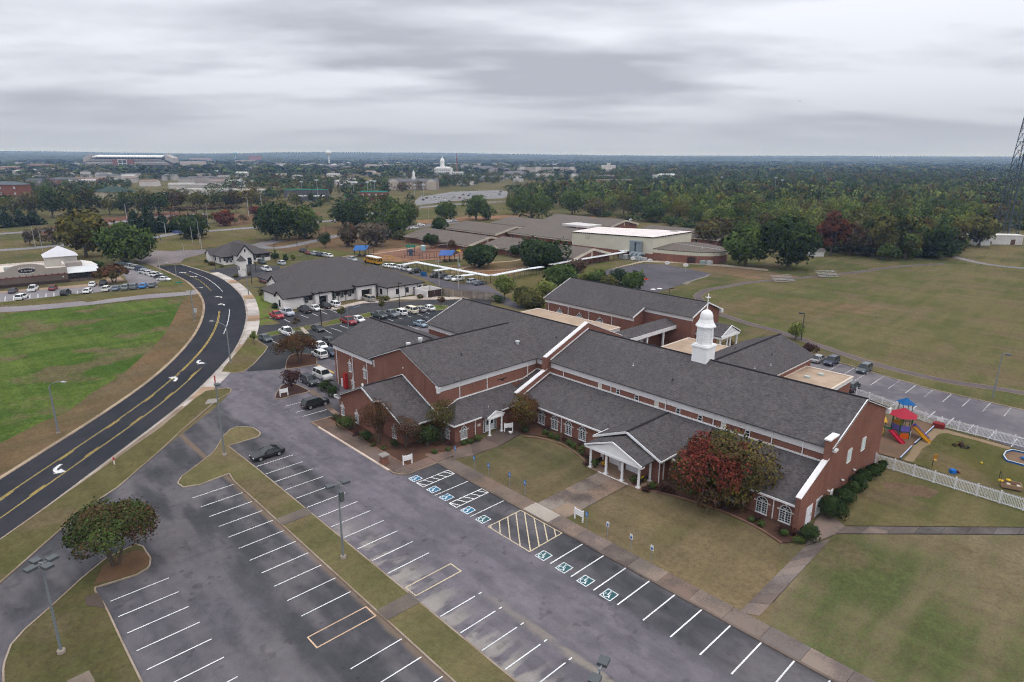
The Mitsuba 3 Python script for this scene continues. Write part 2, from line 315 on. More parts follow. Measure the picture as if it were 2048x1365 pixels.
# ---- green field and its brown verge left of the road
fe = [(-66.4,62.4),(-77.3,89.5),(-76.8,97.6),(-75.4,101.4),(-76.9,111.5),(-77.3,121.4),(-79.5,131.1),(-82.1,142.5),(-85.1,153.3),(-90.3,167.2),(-94.7,178.8),(-98.4,188.6)]
verge = [tuple(p) for p in off(SL,.6)[(SL[:,1] < 205)]]
lawn('verge',sg.Polygon(fe + verge[::-1]).buffer(0),(.175,.120,.066),(.125,.098,.050),'brown mown verge between the green field and the road',.012)
lawn('field',sg.Polygon(fe + [(-106.1,191.9),(-113.9,185.6),(-125.3,180.5),(-134.2,173.1),(-139.6,171.1),(-153.1,163.2)]).buffer(0),(.064,.108,.024),(.108,.145,.036),'rank bright green field left of the road',.018)
# ---- asphalt of the church car park and of its drives
lot = [(-49.62,37.29),(-52.03,56.35),(-52.64,70.3),(-51.72,76.5),(-51.9,87.1),(-51.37,104.3),(-51.78,111.6),(-52.16,113.2),(-54.49,113.8),(-56.34,112.3)] + [(-58.2,106.5),(-59.6,119)] + [(-58.2,123.5)] + [(-59.5,129.8),(-61.6,140.8),(-61.9,148.1),(-57.51,154.5)] + \
 [(-50.95,159.5),(-39.26,175.2),(-28.89,182.7),(-18.4,182.9),(-12.35,179.1),(-10.75,154.8)] + [ST(-73,97),ST(-73,50),ST(40,50.05),ST(40,-60)] + [(-60,-60)]
park = struct('parking_lot',sheet(lot,.0,(.1,.1,.1)),'m_lot','worn purplish grey car park in front of the brick church')
lot2 = [(-55.48,140.4),(-53.67,123.7),(-49.26,124.8),(-47.4,125.3),(-46.57,126.6),(-48.37,134.4),(-43.76,135.4),(-37.13,131),(-33.68,139.3),(-21.75,165.9),(-17.95,178.2),(-21.31,179.7),(-28.07,177.2),(-38.1,169.7),(-44.46,162.8),(-50.35,156.4),(-56.51,151.6),(-60.2,146.8)]
struct('side_lot',sheet(lot2,.006,(.046,.047,.053),(.066,.065,.070)),'m_asphalt','dark resealed car park beside the church hall')
clin = [(-66,159.5),(-60.3,162.5),(-61.8,165.1),(-64.8,167.7),(-59.54,176.5),(-49.47,178.3),(-43.85,186.4),(-39.04,188.2),(-22.7,192.1),(-15.5,192.3),(-6.44,194.3),(-6.08,183.2),(-18.45,183.4),(-29.13,184.3),(-38.91,175.2),(-51.32,160.7),(-60.2,153.2),(-63.1,148.3),(-63.8,151.4)]
struct('clinic_lot',sheet(clin,.008,(.056,.055,.060),(.078,.074,.078)),'m_asphalt','smooth dark car park in front of the white building')
north = [(-115.2,242.2),(-113,244.4),(-107.7,252.8),(-103.5,249.2),(-106.9,257.6),(-99.9,254.9),(-91.4,252.3),(-85.1,234.2),(-90,230.1),(-95.4,224.6),(-94.6,217.4),(-89.8,210.7),(-76.5,209.2),(-73.4,200.3),(-82.6,200.1),(-93.2,212.6),(-104.5,229.7),(-110.6,236.8)]
struct('upper_lot',sheet(north,.009,(.060,.058,.062),(.085,.080,.082)),'m_asphalt','asphalt forecourt between the two white buildings')
BAYW = 3.0173
def stall(s,t0,t1,c=WHITE,w=.12,parent=park,z=.016):
 put(MB(CH).sheet([(s - w / 2,t0),(s + w / 2,t0),(s + w / 2,t1),(s - w / 2,t1)],z,c,tuple(x * .78 for x in c)),'stall_line','m_mottle',parent)
for k in range(16): stall(-40.71 + BAYW * k,44.6,50.0,w=.15)
ye = (.60,.50,.36)
for k in range(14):
 if k not in (12,13): stall(-84.42 + BAYW * k,30.95,36.3)
 if k < 11 or k > 12: stall(-81.44 + BAYW * k,21.35,26.6)
for k in range(14,24):
 s = -84.42 + BAYW * k; stall(s,30.95,35.3); stall(s,35.75,36.15)
 stall(-81.44 + BAYW * k,21.35,26.6)
for k in range(14): stall(-66.06 + BAYW * k,8.7,14.04)
def box_mark(s0,s1,t0,t1,c,w=.14):
 g = sg.box(s0,t0,s1,t1).difference(sg.box(s0 + w,t0 + w,s1 - w,t1 - w)); put(MB(CH).sheet(g,.016,c,tuple(x * .8 for x in c)),'crossing_mark','m_mottle',park)
box_mark(-48.1,-46.2,30.95,36.9,ye); box_mark(-48.3,-46.4,20.4,26.6,(.62,.42,.30))
def hatch(poly,lines,c,w=.14):
 g = sg.Polygon(poly); out = [g.difference(g.buffer(-w))] + [sg.LineString(l).buffer(w / 2,cap_style=2).intersection(g) for l in lines]
 put(MB(CH).sheet(unary_union(out),.017,c,tuple(x * .82 for x in c)),'hatched_area','m_mottle',park)
hatch([(-65.25,44.5),(-63.6,44.5),(-63.7,50),(-65.25,50)],[[(-65.3,44.5 + i * 1.15),(-63.5,45.3 + i * 1.15)] for i in range(5)],WHITE)
hatch([(-58.1,44.45),(-56.55,44.45),(-56.65,50.05),(-58.1,50.05)],[[(-58.2,44.5 + i * 1.15),(-56.5,45.3 + i * 1.15)] for i in range(5)],WHITE)
hatch([(-50.75,44.5),(-43.7,44.5),(-43.72,50.0),(-50.75,50.0)],[[(-50.7 + (i - 3) * 1.0 - 5,49.2 + 4.1 + (i - 3) * .55),(-50.7 + (i - 3) * 1.0 + 9,49.2 - 7.6 + (i - 3) * .55)] for i in range(-2,9)],ye)
for s in (-60.85,-53.8): stall(s,44.4,49.95)
TEAL,BLUE = (.045,.105,.120),(.045,.150,.245)
def access_mark(s,t,blue):
 m = MB(CH); x0,y0 = s - .68,t - .74
 m.sheet(sg.box(x0,y0,x0 + 1.36,y0 + 1.48),.016,(.74,.75,.76)); m.sheet(sg.box(x0 + .1,y0 + .1,x0 + 1.26,y0 + 1.38),.022,BLUE if blue else TEAL)
 arc = [(.50 + .30 * math.cos(a),.46 + .30 * math.sin(a)) for a in np.linspace(math.radians(115),math.radians(375),16)]
 ln = lambda p,w: sg.LineString(p).buffer(w,cap_style=2,join_style=2)
 g = unary_union([ln(arc,.04),ln([(.53,1.02),(.55,.62),(.82,.60),(.92,.26),(1.02,.30)],.045),ln([(.54,.84),(.80,.84)],.035),sg.Point(.53,1.16).buffer(.085)])
 m.sheet(saf.translate(g,x0 + .0,y0 + .05),.027,(.76,.77,.78))
 put(m,'wheelchair_symbol','m_plain',park)
for i,s in enumerate((-66.3,-62.2,-59.45,-55.15,-52.3,-42.2,-39.2,-36.2,-33.15)): access_mark(s,45.2,i < 4)
for s in (-103.3,-99.4,-97.0): stall(s,44.0,49.5)
put(MB().sheet([(-40.77,128.1),(-40.43,128.5),(-35.7,123.4),(-35.87,122.8)],.018,(.62,.40,.12),(.50,.33,.12)),'crossing_mark','m_mottle',park)
# ---- walks round the church; each slab a piece
def slabs(name,label,quads,z0=-.05,z1=.12,M=CH,cols=(OLDC,OLDC2)):
 k = uniq(name); say(k,label,kind='structure')
 for q in quads:
  r = RN.uniform(.72,1.18); warm = RN.uniform(.92,1.10)
  a = np.array(cols[0]) * r * [warm,1,1 / warm]; b = np.array(cols[1]) * r
  g = sg.Polygon(q).buffer(-.015,join_style=2)
  put(MB(M).extrude(g,z0,z1,tuple(a),tuple(b)),'slab','m_mottle',k)
 return k
def run(s0,s1,t0,t1,step):
 e = list(np.arange(s0,s1,step)) + [s1]; return [[(a,t0),(b,t0),(b,t1),(a,t1)] for a,b in zip(e[:-1],e[1:]) if b - a > .2]
fw = slabs('front_walk','old stained concrete walk along the accessible parking bays',run(-68,34,50.25,52.55,3.7))
struct('walk_kerb',MB(CH).extrude([(-68.2,50.0),(34,50.0),(34,50.24),(-68.2,50.24)],-.05,.125,(.17,.135,.11),(.10,.085,.075)),'m_mottle','dark concrete kerb between parking bays and front walk')
put(MB(CH).extrude([(-50.6,50.26),(-46.4,50.26),(-46.4,52.54),(-50.6,52.54)],-.04,.127,(.40,.36,.31),(.32,.28,.24)),'ramp','m_mottle',fw)
slabs('entrance_walk','wide stained concrete walk up to the columned porch',[q for t in np.arange(52.6,64.6,3.05) for q in run(-50.4,-45.5,t,min(t + 3.05,64.75),2.45)],z1=.10,cols=((.27,.21,.17),(.115,.095,.085)))
slabs('corner_walk','concrete walk round the corner of the planting bed',[[(-93.4,44.0),(-90,44.0),(-90,46.6),(-93.4,46.6)]] + run(-90,-70.2,44.0,46.3,3.3) + [[(-70.2,44.0),(-68.6,44.5),(-68.1,46.0),(-70.2,46.3)],[(-70.2,46.3),(-68.1,46.0),(-68.1,50.2),(-70.2,50.2)],[(-71.2,50.25),(-68.1,50.25),(-68.1,54),(-69.6,54)]] + [[(-69.6,54),(-67.2,52.6),(-66.2,55.5),(-69.4,57.5)],[(-69.4,57.5),(-66.2,55.5),(-66.0,60.5),(-69.6,60.5)],[(-69.6,60.5),(-66.0,60.5),(-67.0,66.0),(-71.0,66.0)]],cols=((.18,.13,.105),(.105,.082,.072)))
struct('corner_kerb',MB(CH).extrude([(-93.7,43.7),(-69.6,43.7),(-68.4,44.2),(-67.85,45.4),(-67.85,50.2),(-68.05,50.2),(-68.05,45.5),(-68.6,44.45),(-69.7,43.98),(-93.4,43.98),(-93.4,47.5),(-93.7,47.5)],-.05,.14,(.28,.215,.165),(.20,.15,.12)),'m_mottle','pinkish kerb round the corner walk')
struct('painted_kerb',MB(CH).extrude([(-91,43.66),(-70.6,43.66),(-70.6,43.97),(-91,43.97)],-.04,.155,(.66,.54,.46),(.52,.40,.33)),'m_mottle','long pale painted kerb edge beside the corner walk')
slabs('side_walk','grey concrete walk from the gable doors down to the car park',[[(-25.7 + 0,52.6 + i * 2.2),(-23.5,52.6 + i * 2.2),(-23.5,54.8 + i * 2.2),(-25.7,54.8 + i * 2.2)] for i in range(0)] + [[np.array((22.01,52.64)) * (1 - a) + np.array((33.76,64.3)) * a,np.array((23.78,52.09)) * (1 - a) + np.array((37.93,66.3)) * a,np.array((23.78,52.09)) * (1 - b) + np.array((37.93,66.3)) * b,np.array((22.01,52.64)) * (1 - b) + np.array((33.76,64.3)) * b] for a,b in zip(np.linspace(0,.93,9)[:-1],np.linspace(0,.93,9)[1:])] + [[(33.41,63.9),(36.68,69),(39.13,71.4),(39.72,67.8),(37.71,66.1)]],M=None,z1=.10,cols=((.21,.17,.15),(.13,.11,.10)))
slabs('cross_walk','narrow grey concrete walk crossing the lawn to the right',[[np.array((39.6,67.8)) * (1 - a) + np.array((75.8,67.6)) * a,np.array((39.6,67.8)) * (1 - b) + np.array((75.8,67.6)) * b,np.array((37.69,66.3)) * (1 - b) + np.array((74.6,66.3)) * b,np.array((37.69,66.3)) * (1 - a) + np.array((74.6,66.3)) * a] for a,b in zip(np.linspace(0,1,13)[:-1],np.linspace(0,1,13)[1:])],M=None,z1=.10,cols=((.20,.17,.15),(.12,.105,.10)))
slabs('hall_walk','concrete walk past the clipped bushes to the hall side door',[[(-37.51,112.1),(-37.2,113.8),(-33.86,109),(-34.31,107.4)],[(-34.31,107.4),(-33.86,109),(-30.53,103.6),(-30.98,102.5)],[(-30.98,102.5),(-30.53,103.6),(-29.06,101.7),(-29.2,100.6)]],M=None,cols=((.22,.17,.14),(.14,.11,.1)))
# ---- lawns and beds round the church
lawn('front_lawn',MBpoly := sg.Polygon([ST(*p) for p in [(-67.9,52.6),(-50.45,52.6),(-50.45,64.7),(-52.5,65.3),(-55,66.3),(-58,67.2),(-62,67.4),(-65.5,65.5),(-66,60),(-66.1,55.5)]]),(.150,.116,.066),(.095,.092,.044),'brownish front lawn left of the entrance walk',.07)
lawn('front_lawn',sg.Polygon([ST(*p) for p in [(-45.45,52.6),(-20,52.6),(-25.5,66.4),(-29,67.4),(-34,67.6),(-40,66.4),(-45.4,64.7)]]),(.182,.140,.078),(.108,.102,.046),'brownish front lawn right of the entrance walk, with the red tree',.06)
lawn('side_lawn',sg.Polygon([ST(-19.9,52.6),ST(34,52.6),ST(34,75)] + [(74.5,66.2),(37.59,66.1),(23.78,51.95)]),(.195,.155,.090),(.092,.108,.042),'patchy lawn at the right front corner',.055)
lawn('side_lawn',[(39.82,68),(76,67.8),(71.8,63.4),(63.6,71.2),(52.37,83.4),(47.53,79.5),(37.95,70.5)],(.170,.138,.070),(.100,.106,.042),'lawn between the cross walk and the white picket fence',.055)
struct('bare_patch',sheet(rag([(50.62,78.5),(52.86,79),(55.61,77.9),(56.31,76.3),(53.81,75),(50.36,74.7),(49.45,76.2)],.5),.065,(.20,.130,.090),(.15,.105,.065)),'m_lawn','bare earth patch in the lawn below the picket fence')
bed = lambda poly,label: struct('planting_bed',sheet(poly,.085,MULCH2,MULCH),'m_mottle',label)
bed(sg.Polygon([ST(*p) for p in [(-93.4,46.6),(-90,46.4),(-70.25,46.35),(-70.25,50.2),(-71.2,50.3),(-69.6,54),(-69.6,60.4),(-71.5,60.4),(-76,56.5),(-93,52)]]),'mulched bed in front of the low annex')
bed(sg.Polygon([ST(*p) for p in [(-71,66),(-66.8,66),(-65.4,67.0),(-62,68.4),(-58,68.3),(-55,67.5),(-52.6,66.4),(-52.3,65.3),(-52.3,71),(-71,71)]]),'mulched bed under the arched windows left of the porch')
bed(sg.Polygon([ST(*p) for p in [(-43.6,65.2),(-40,66.9),(-34,68.1),(-29,67.9),(-25.2,66.8),(-24.4,68),(-25,71),(-43.6,71)]]),'mulched bed under the arched windows right of the porch')
def edging(pts,label): struct('brick_edging',MB().extrude(ribbon(pts,.11),.0,.15,(.26,.15,.11),(.18,.10,.075)),'m_mottle',label)
edging([ST(*p) for p in [(-52.4,65.2),(-54,66),(-56.5,67),(-60,67.6),(-63.5,67.0),(-66,65.6)]],'curved brick edging of the bed left of the porch')
edging([ST(*p) for p in [(-43.6,65.0),(-40,66.7),(-34,67.9),(-29,67.7),(-25.3,66.6)]],'curved brick edging of the bed right of the porch')
edging([ST(*p) for p in [(-92.6,46.6),(-84,46.45),(-70.2,46.4)]],'straight brick edging in front of the annex')
edging([ST(*p) for p in [(-71.2,50.4),(-69.7,53.5),(-69.6,58)]],'brick edging beside the side entrance walk')
# ---- grassed islands with kerbs
def island(name,poly,a,b,label,k=.16,z=.13,top=.10,mat='m_lawn'):
 g = sg.Polygon(poly).buffer(0) if not hasattr(poly,'geom_type') else poly
 kk = struct(name,MB().extrude(g.difference(g.buffer(-k)),-.05,z,KERB,KERB2),'m_mottle',label)
 put(sheet(g.buffer(-k + .01),top,a,b),'grass' if mat == 'm_lawn' else 'mulch',mat,kk,kind='stuff'); return kk
med = [(-44.52,77.4),(-44.88,79.2),(-43.89,86.6),(-44.12,88.3),(-44.84,92),(-44.88,95),(-44.33,96),(-42.97,96.2),(-41.45,95.8),(-39.91,94.3),(-39.31,93.4),(-39.28,92.2),(-42.56,89)] + [ST(-84.9,30.75),ST(30,30.75),ST(30,26.85),ST(-82.2,26.85)] + [(-38.75,80.1),(-39.68,79),(-41.28,77),(-43.2,76.3)]
mk_ = island('median',med,(.190,.158,.078),(.128,.124,.054),'long grassed median between the two halves of the car park')
for s in (-68.2,-45.9): put(MB(CH).extrude([(s - 1.05,26.9),(s + .85,26.9),(s + .85,30.7),(s - 1.05,30.7)],-.03,.14,(.185,.15,.125),(.12,.10,.09)),'slab','m_mottle',mk_)
island('island',[(-40.32,41.35),(-43.07,44.86),(-43.67,45.82),(-44.62,47.82),(-44.81,49.76),(-44.55,53.03),(-44.36,57.37),(-43.94,60.7),(-42.14,63.5),(-41.02,63),(-38.98,60.8),(-38.42,59.58),(-38.37,58.99),(-38.98,57.83),(-40.97,56.43),(-41.9,55.83),(-41.61,55.35),(-40.23,54.07),(-38.52,52.35),(-35,48.52),(-28.36,41.43)],(.118,.098,.048),(.088,.088,.036),'grassed island with a spreading tree and a lamp, lower left')
struct('clay_patch',sheet(rag([(-42.19,56.15),(-43.39,59.24),(-41.69,62.7),(-40.39,62),(-39.09,60.5),(-38.71,59.28),(-39.32,58.11),(-41.14,56.7)],.35,1.0),.108,CLAY2,(.115,.075,.045)),'m_mottle','bare red earth under the spreading tree')
struct('inlet',MB().extrude([(-36.8,43.71),(-35.68,44.86),(-34.47,43.72),(-33.93,42.4),(-35.85,42.39)],0,.16,(.23,.19,.15),(.15,.12,.095)),'m_mottle','old concrete drain inlet at the lower left edge')
struct('inlet',MB().extrude([(-42.06,54.18),(-41.2,54.96),(-40.23,54.07),(-39.07,52.71),(-41.1,53.06)],0,.14,(.12,.09,.085),(.09,.07,.06)),'m_mottle','sunken concrete drain inlet beside the spreading tree')
gs = [(-66,59.06),(-58.04,64.2),(-56.83,88),(-56.42,95.4),(-56.73,103.3),(-56.89,108.6),(-56.77,112.3),(-54.62,113.7),(-53.1,114),(-52.13,113.1),(-51.73,111.6),(-52.47,107.8),(-52.33,96.4),(-51.87,87.4),(-51.68,76.4),(-52.63,70.2),(-52.05,56.37),(-54.48,46.66)]
island('grass_strip',gs,(.130,.112,.052),(.096,.098,.040),'grass strip between the road walk and the car park')
put(MB().extrude([(-54.27,108),(-52.74,108.4),(-51.94,106.6),(-53.73,105.6)],.0,.13,(.27,.25,.23)),'inlet','m_mottle','grass_strip')
island('side_island',[(-58.6,123.5),(-59.47,127.2),(-60.9,136.5),(-61.9,142.3),(-63.1,148.1),(-61,147.5),(-59.58,146),(-55.59,141.1),(-54.8,137),(-53.87,128.1),(-54.07,123.4),(-55.76,122.6)],(.140,.120,.050),(.125,.135,.045),'grass island by the road walk where the two car parks meet')
gst = [(-63.5,148.5),(-60.3,152.9),(-57.92,155.6),(-54.47,158.5),(-51.43,161.1),(-45.89,168.4),(-39.26,175.2),(-38.16,170),(-44.52,163),(-50.42,156.6),(-53.82,154.5),(-56.51,151.6),(-58.44,150.2),(-60.3,147.1)]
island('grass_strip',gst,(.115,.145,.038),(.095,.120,.034),'bright grass strip with young trees between the church lot and the clinic drive')
put(MB().extrude([(-53.61,157.8),(-52.98,158.4),(-49.84,152.9),(-50.47,151.9)],.0,.14,(.42,.36,.30)),'slab','m_mottle','grass_strip_001')
island('island',[(-29.42,183.8),(-23.32,184.6),(-19.64,184.4),(-18.39,182.8),(-19.12,179.3),(-21.75,177.4),(-26.35,180),(-34.2,172.3),(-38.1,169.7),(-38.91,175.2),(-34.07,179.2)],(.130,.165,.045),(.110,.140,.040),'bright grass island at the far end of the church lot')
island('tree_island',[(-46.41,125.4),(-47.98,130.8),(-48.44,134.2),(-47.88,136.2),(-43.76,135.4),(-42.01,133.1),(-40.76,128.4),(-41.94,127.5),(-45.83,125.2)],MULCH2,MULCH,'mulched island with the russet spreading tree',mat='m_mottle')
island('tree_island',[(-42.64,108.8),(-43.26,111),(-43.73,115.4),(-42.65,117.1),(-40.19,115.4),(-37.6,112.8),(-37.32,112.2),(-39.52,110.4),(-41.53,108.3)],MULCH,(.06,.04,.035),'mulched island with the small plum tree and white sign',mat='m_mottle')
lawn('clinic_lawn',[(-90.1,211.4),(-85.6,209.4),(-82.1,207.8),(-76.5,200),(-69.7,187.5),(-65.4,178.7),(-64.7,175.2),(-65,171.2),(-65.8,169.4),(-68.5,166),(-72.2,175.5),(-76.6,185.7),(-82.5,198)],(.150,.185,.048),(.120,.158,.038),'bright mown lawn left of the white building',.03)
lawn('clinic_lawn',[(-68.1,164.9),(-64.8,167.4),(-61.3,163.1),(-61.1,161.2),(-66.2,160)],(.150,.180,.050),(.125,.150,.040),'small bright lawn corner by the clinic drive',.03)
struct('clinic_walk',MB().extrude([(-65.2,175.2),(-64.9,177.9),(-59.32,174.7),(-50.54,182.3),(-45.28,189.5),(-41.6,191.7),(-35.87,193.6),(-29.58,197.8),(-19.63,195.8),(-6.65,200.8),(-6.5,196.1),(-19.67,192.2),(-34.11,192.2),(-38.97,187.9),(-43.93,186.8),(-49.55,178.6),(-59.54,176.5),(-62.1,172.7),(-65,168.3),(-65.6,169.7)],-.04,.10,(.52,.45,.39),(.40,.34,.29)),'m_mottle','pale concrete walk along the front of the white building')
for pts,d in (([(-58.14,172.1),(-54.69,168.6)],0),([(-55.43,173.9),(-52.79,170.8)],0),([(-53.4,175.9),(-50.7,172.7)],0),([(-51.29,177.8),(-48.78,174.9)],0),([(-60.9,167.1),(-58.14,163.8)],0)):
 put(MB().sheet(sg.LineString(pts).buffer(.07,cap_style=2),.018,WHITE,TRIM),'stall_line','m_mottle','clinic_lot')
for a in [(-47.69,185.5),(-46.86,185.9),(-45.6,185.2),(-44.28,184.3)]: put(MB().sheet(sg.LineString([a,(a[0] - 1.2,a[1] - 4.2)]).buffer(.09,cap_style=2),.018,(.20,.30,.52)),'hatch_line','m_mottle','clinic_lot')
for pts in ([(-46.6,155.9),(-44.19,152.7)],[(-46.01,158.3),(-42.25,154.8)],[(-44.29,160.9),(-41.29,157.8)],[(-56.59,146.3),(-54,143.5)],[(-33.42,168.1),(-31.48,165.7)],[(-31.42,170.1),(-29.34,167.8)],[(-29.42,172.4),(-27.15,169.9)],[(-26.37,174),(-24.51,171.7)],[(-24.4,176.1),(-22.75,174)],[(-26.75,160.8),(-23.35,157.2)]):
 put(MB().sheet(sg.LineString(pts).buffer(.07,cap_style=2),.016,WHITE,TRIM),'stall_line','m_mottle','side_lot')
# ---- rear car park, track path, fields, court
rear = [ST(-64,128),ST(-60,143),ST(-46,141),ST(-40,139.3),ST(-32,137.6),ST(-24,136.7),ST(20,136.9),ST(20,114),ST(-11,116.8),ST(-34,124.2),ST(-37,119),ST(-37,104),ST(-45,104),ST(-45,124)]
rear = [ST(-60,138),ST(-48,141.3),ST(-40,139.5),ST(-32,137.9),ST(-24,137.0),ST(20,136.9),ST(20,112),ST(-12,117),ST(-34,124),ST(-36,97),ST(-46,97),ST(-46,125),ST(-62,125)]
rl_ = struct('rear_lot',sheet(rear,.012,(.135,.125,.138),(.20,.185,.195)),'m_asphalt','grey car park behind the church, along the ball field')
for k in range(17): s = -46.5 + 3.02 * k; put(MB(CH).sheet([(s,131.2),(s + .12,131.2),(s + .12,137.0 + max(0,-24 - s) * .17),(s,137.0 + max(0,-24 - s) * .17)],.019,(.6,.59,.58),(.30,.28,.29)),'stall_line','m_mottle',rl_)
for k in range(12): s = -31 + 3.02 * k; t = 123.1 - (s + 34) * .30; put(MB(CH).sheet([(s,t),(s + .12,t),(s + .12,t + 4.6),(s,t + 4.6)],.019,WHITE,(.5,.49,.5)),'stall_line','m_mottle',rl_)
struct('rear_kerb',MB().extrude(ribbon([ST(-60,138.1),ST(-48,141.4),ST(-40,139.6),ST(-32,138),ST(-24,137.1),ST(20,137)],.12),-.04,.13,KERB,KERB2),'m_mottle','kerb between the rear car park and the grass bank')
field = [(144.2,110.9),(86.4,101.2),(79.6,109.9),(73.7,128.6),(72.1,145.3),(62.2,163.7),(57.39,173.4),(58.78,195.5),(63.4,207.9),(71.8,214.8),(92.7,227.2),(129.2,243.6),(179.3,266.5),(207,259.8),(288,233.6)]
lawn('ball_field',field,(.158,.134,.066),(.106,.112,.046),'wide worn ball field behind the church',.0)
struct('worn_turf',sheet(rag([(58.65,187.2),(69.8,196.1),(82.3,198.3),(95.1,192.3),(108.1,191.7),(110.6,185.9),(103,178.6),(85.9,172.3),(72.6,173.5),(63.1,176.2),(58.18,180.7)],3,4),.008,(.205,.140,.082),(.130,.112,.050)),'m_lawn','brown worn arc across the ball field')
tp = [*[(108,99),(95.8,113.5),(85.2,120.5),(77.1,131),(71.1,146.1),(67.1,156.8),(62.7,164.2),(58.07,175.2),(56.69,184.5),(57.89,196.2),(58.61,199.9),(63.7,208.7),(71.8,214.8),(82,222.2),(92.7,227.2),(107.5,233.6),(129.2,243.6),(154.7,258.2),(179.3,266.5)]]
pth = struct('track_path',sheet(ribbon(tp,1.15),.02,(.115,.098,.098),(.145,.125,.118)),'m_asphalt','narrow dark walking path looping round the ball field')
put(sheet(ribbon(tp,1.4).difference(ribbon(tp,1.15)),.022,(.25,.20,.155),(.19,.15,.115)),'edging','m_mottle',pth)
struct('far_path',sheet(ribbon([(229.1,249.9),(198.6,260.8),(196.2,289.3),(199.2,308.6),(187.7,313.4)],2.0),.02,(.20,.19,.19),(.26,.24,.23)),'m_asphalt','pale lane climbing towards the mast')
court = [(53.58,263.1),(62.7,260.2),(74.9,239.9),(59.54,220.3),(46.16,204.1),(35.9,202.8),(30.05,219.5),(35.75,246.9)]
ck = struct('ball_court',sheet(court,.015,(.098,.090,.102),(.135,.125,.135)),'m_asphalt','grey asphalt ball court behind the rear hall')
put(sheet(rag([(58.67,220.2),(75,240.4),(73.4,236.4),(65.8,227.5),(59.39,218)],.4),.018,(.27,.235,.20),(.2,.18,.16)),'silt','m_mottle',ck)
for (x,y),c in (((47.2,227.9),(.40,.05,.04)),((48.93,211.2),WHITE),((46.58,209.9),WHITE)):
 put(MB().sheet(sg.Point(x,y).buffer(1.6 if c != WHITE else .9),.021,c),'court_mark','m_mottle',ck)
lawn('court_lawn',[(-0.11,228),(14.01,241.3),(25.78,256),(33.09,267.3),(48.82,271.2),(53.89,264.7),(35.83,247.5),(30.64,224.1),(36.23,204.8),(16,160.2),(-0.06,189.2)],(.110,.125,.040),(.145,.115,.055),'green lawn between the covered walk and the ball court',.004)
struct('court_walk',MB().extrude([(37.04,247.6),(54.6,267),(61.9,266),(71.6,263.7),(84.7,256.3),(98.5,246.6),(100,250.9),(86.2,261),(62.8,269.9),(55.12,271)],-.04,.05,(.42,.36,.29),(.34,.27,.21)),'m_mottle','pale concrete walk beside the gym and the ball court')
struct('bare_ground',sheet(rag([(65.3,248.4),(78.1,257.7),(89.3,255),(99.3,242.5),(106,236.1),(89.2,228.1),(78.9,237.9)],1.2,3),.006,(.235,.150,.100),(.165,.115,.065)),'m_lawn','bare sandy ground under the big trees by the gym')
# ---- church playground
struct('play_mulch',sheet([(54.42,87.6),(56.38,90.9),(63.1,101.3),(66.9,100.8),(69.5,98.5),(68.6,97.2),(66.2,94.9),(61.5,90.5),(60.7,89.9),(56.58,85.7)],.075,(.205,.135,.092),(.155,.10,.07)),'m_mottle','tan bark mulch under the play tower')
lawn('play_lawn',[(56.58,85.7),(60.7,89.9),(66.2,94.9),(68.6,97.2),(69.9,96.7),(73.1,93.3),(75.7,90.4),(78.6,86.8),(67.7,73),(66.2,74.7),(63.8,77.5),(60.8,80.6),(57.64,84.4)],(.150,.125,.052),(.098,.096,.036),'worn playground lawn inside the picket fence',.06)
struct('worn_track',sheet(rag([(57.05,85.4),(60.9,89.5),(66.1,94.8),(68.5,96.6),(69.9,96.5),(72.9,93.1),(75.6,89.9),(74.7,89),(72,92.6),(69.4,94.8),(67.6,94.2),(64.8,91.6),(61.2,88),(57.96,84.9)],.25,1),.068,(.29,.205,.14),(.23,.17,.10)),'m_mottle','bare tricycle track along the playground fence')
struct('sand_pit',sheet([(72.3,86.7),(73.6,88),(75,88.6),(76.2,87.7),(77.1,86.5),(75,83.8),(73,83.6),(71.6,85.1)],.10,(.215,.145,.10),(.18,.12,.08)),'m_mottle','sand pit with blue edging at the right edge')
# ---- school grounds
struct('school_earth',sheet(rag([(-116.2,344.3),(-114.1,441.5),(-58.68,358.1),(-50.3,316.9),(-59.3,291.1),(-76.1,290.5),(-91.9,306.4),(-101.1,289.6),(-120.9,314.2)],1.5,3),.004,(.175,.105,.068),(.130,.098,.050)),'m_lawn','bare reddish earth under the school trees')
struct('school_earth',sheet(rag([(-63.6,279.6),(-60.9,299.1),(-44.2,312.6),(-17.79,304.9),(-8.6,292.9),(-28.96,270.3),(-46.4,264.7),(-60.2,269.2)],1.2,2),.008,(.30,.165,.095),(.235,.135,.085)),'m_mottle','orange sandy ground of the school playground')
struct('school_mulch',sheet(rag([(-58.55,287.2),(-47.1,303.8),(-32.92,308.6),(-19.29,300.6),(-16.99,281.2),(-42.02,269.8)],.5,2),.012,(.235,.130,.092),(.19,.105,.075)),'m_mottle','reddish play surface under the school swings')
struct('school_earth',sheet(rag([(-27.31,254.3),(-0.07,266.2),(18.41,271.8),(-0.13,235.6),(-6.9,234.1)],1.2,2),.006,(.25,.14,.085),(.15,.12,.06)),'m_lawn','bare reddish earth inside the covered walk')
sw = struct('school_walk',sheet(ribbon([(-75.5,275.6),(-68.3,281.3),(-58.92,289.1),(-49.69,301.6),(-44.49,310.4),(-39.66,315)],.9),.016,(.42,.33,.25),(.34,.26,.19)),'m_mottle','pale sandy path past the school playground')
struct('school_walk',sheet(ribbon([(-21.63,245.8),(-16.43,254.7),(-9.77,262.7),(-0.17,267.9),(5.8,274.9)],.9),.016,(.42,.31,.22),(.34,.25,.18)),'m_mottle','pale sandy path past the big school tree')
struct('school_walk',sheet(ribbon([(-23.03,240.2),(-11.92,243.3),(-0.14,247.8),(7.41,255.4)],.8),.016,(.36,.25,.17),(.30,.2,.14)),'m_mottle','sandy path towards the covered walk')
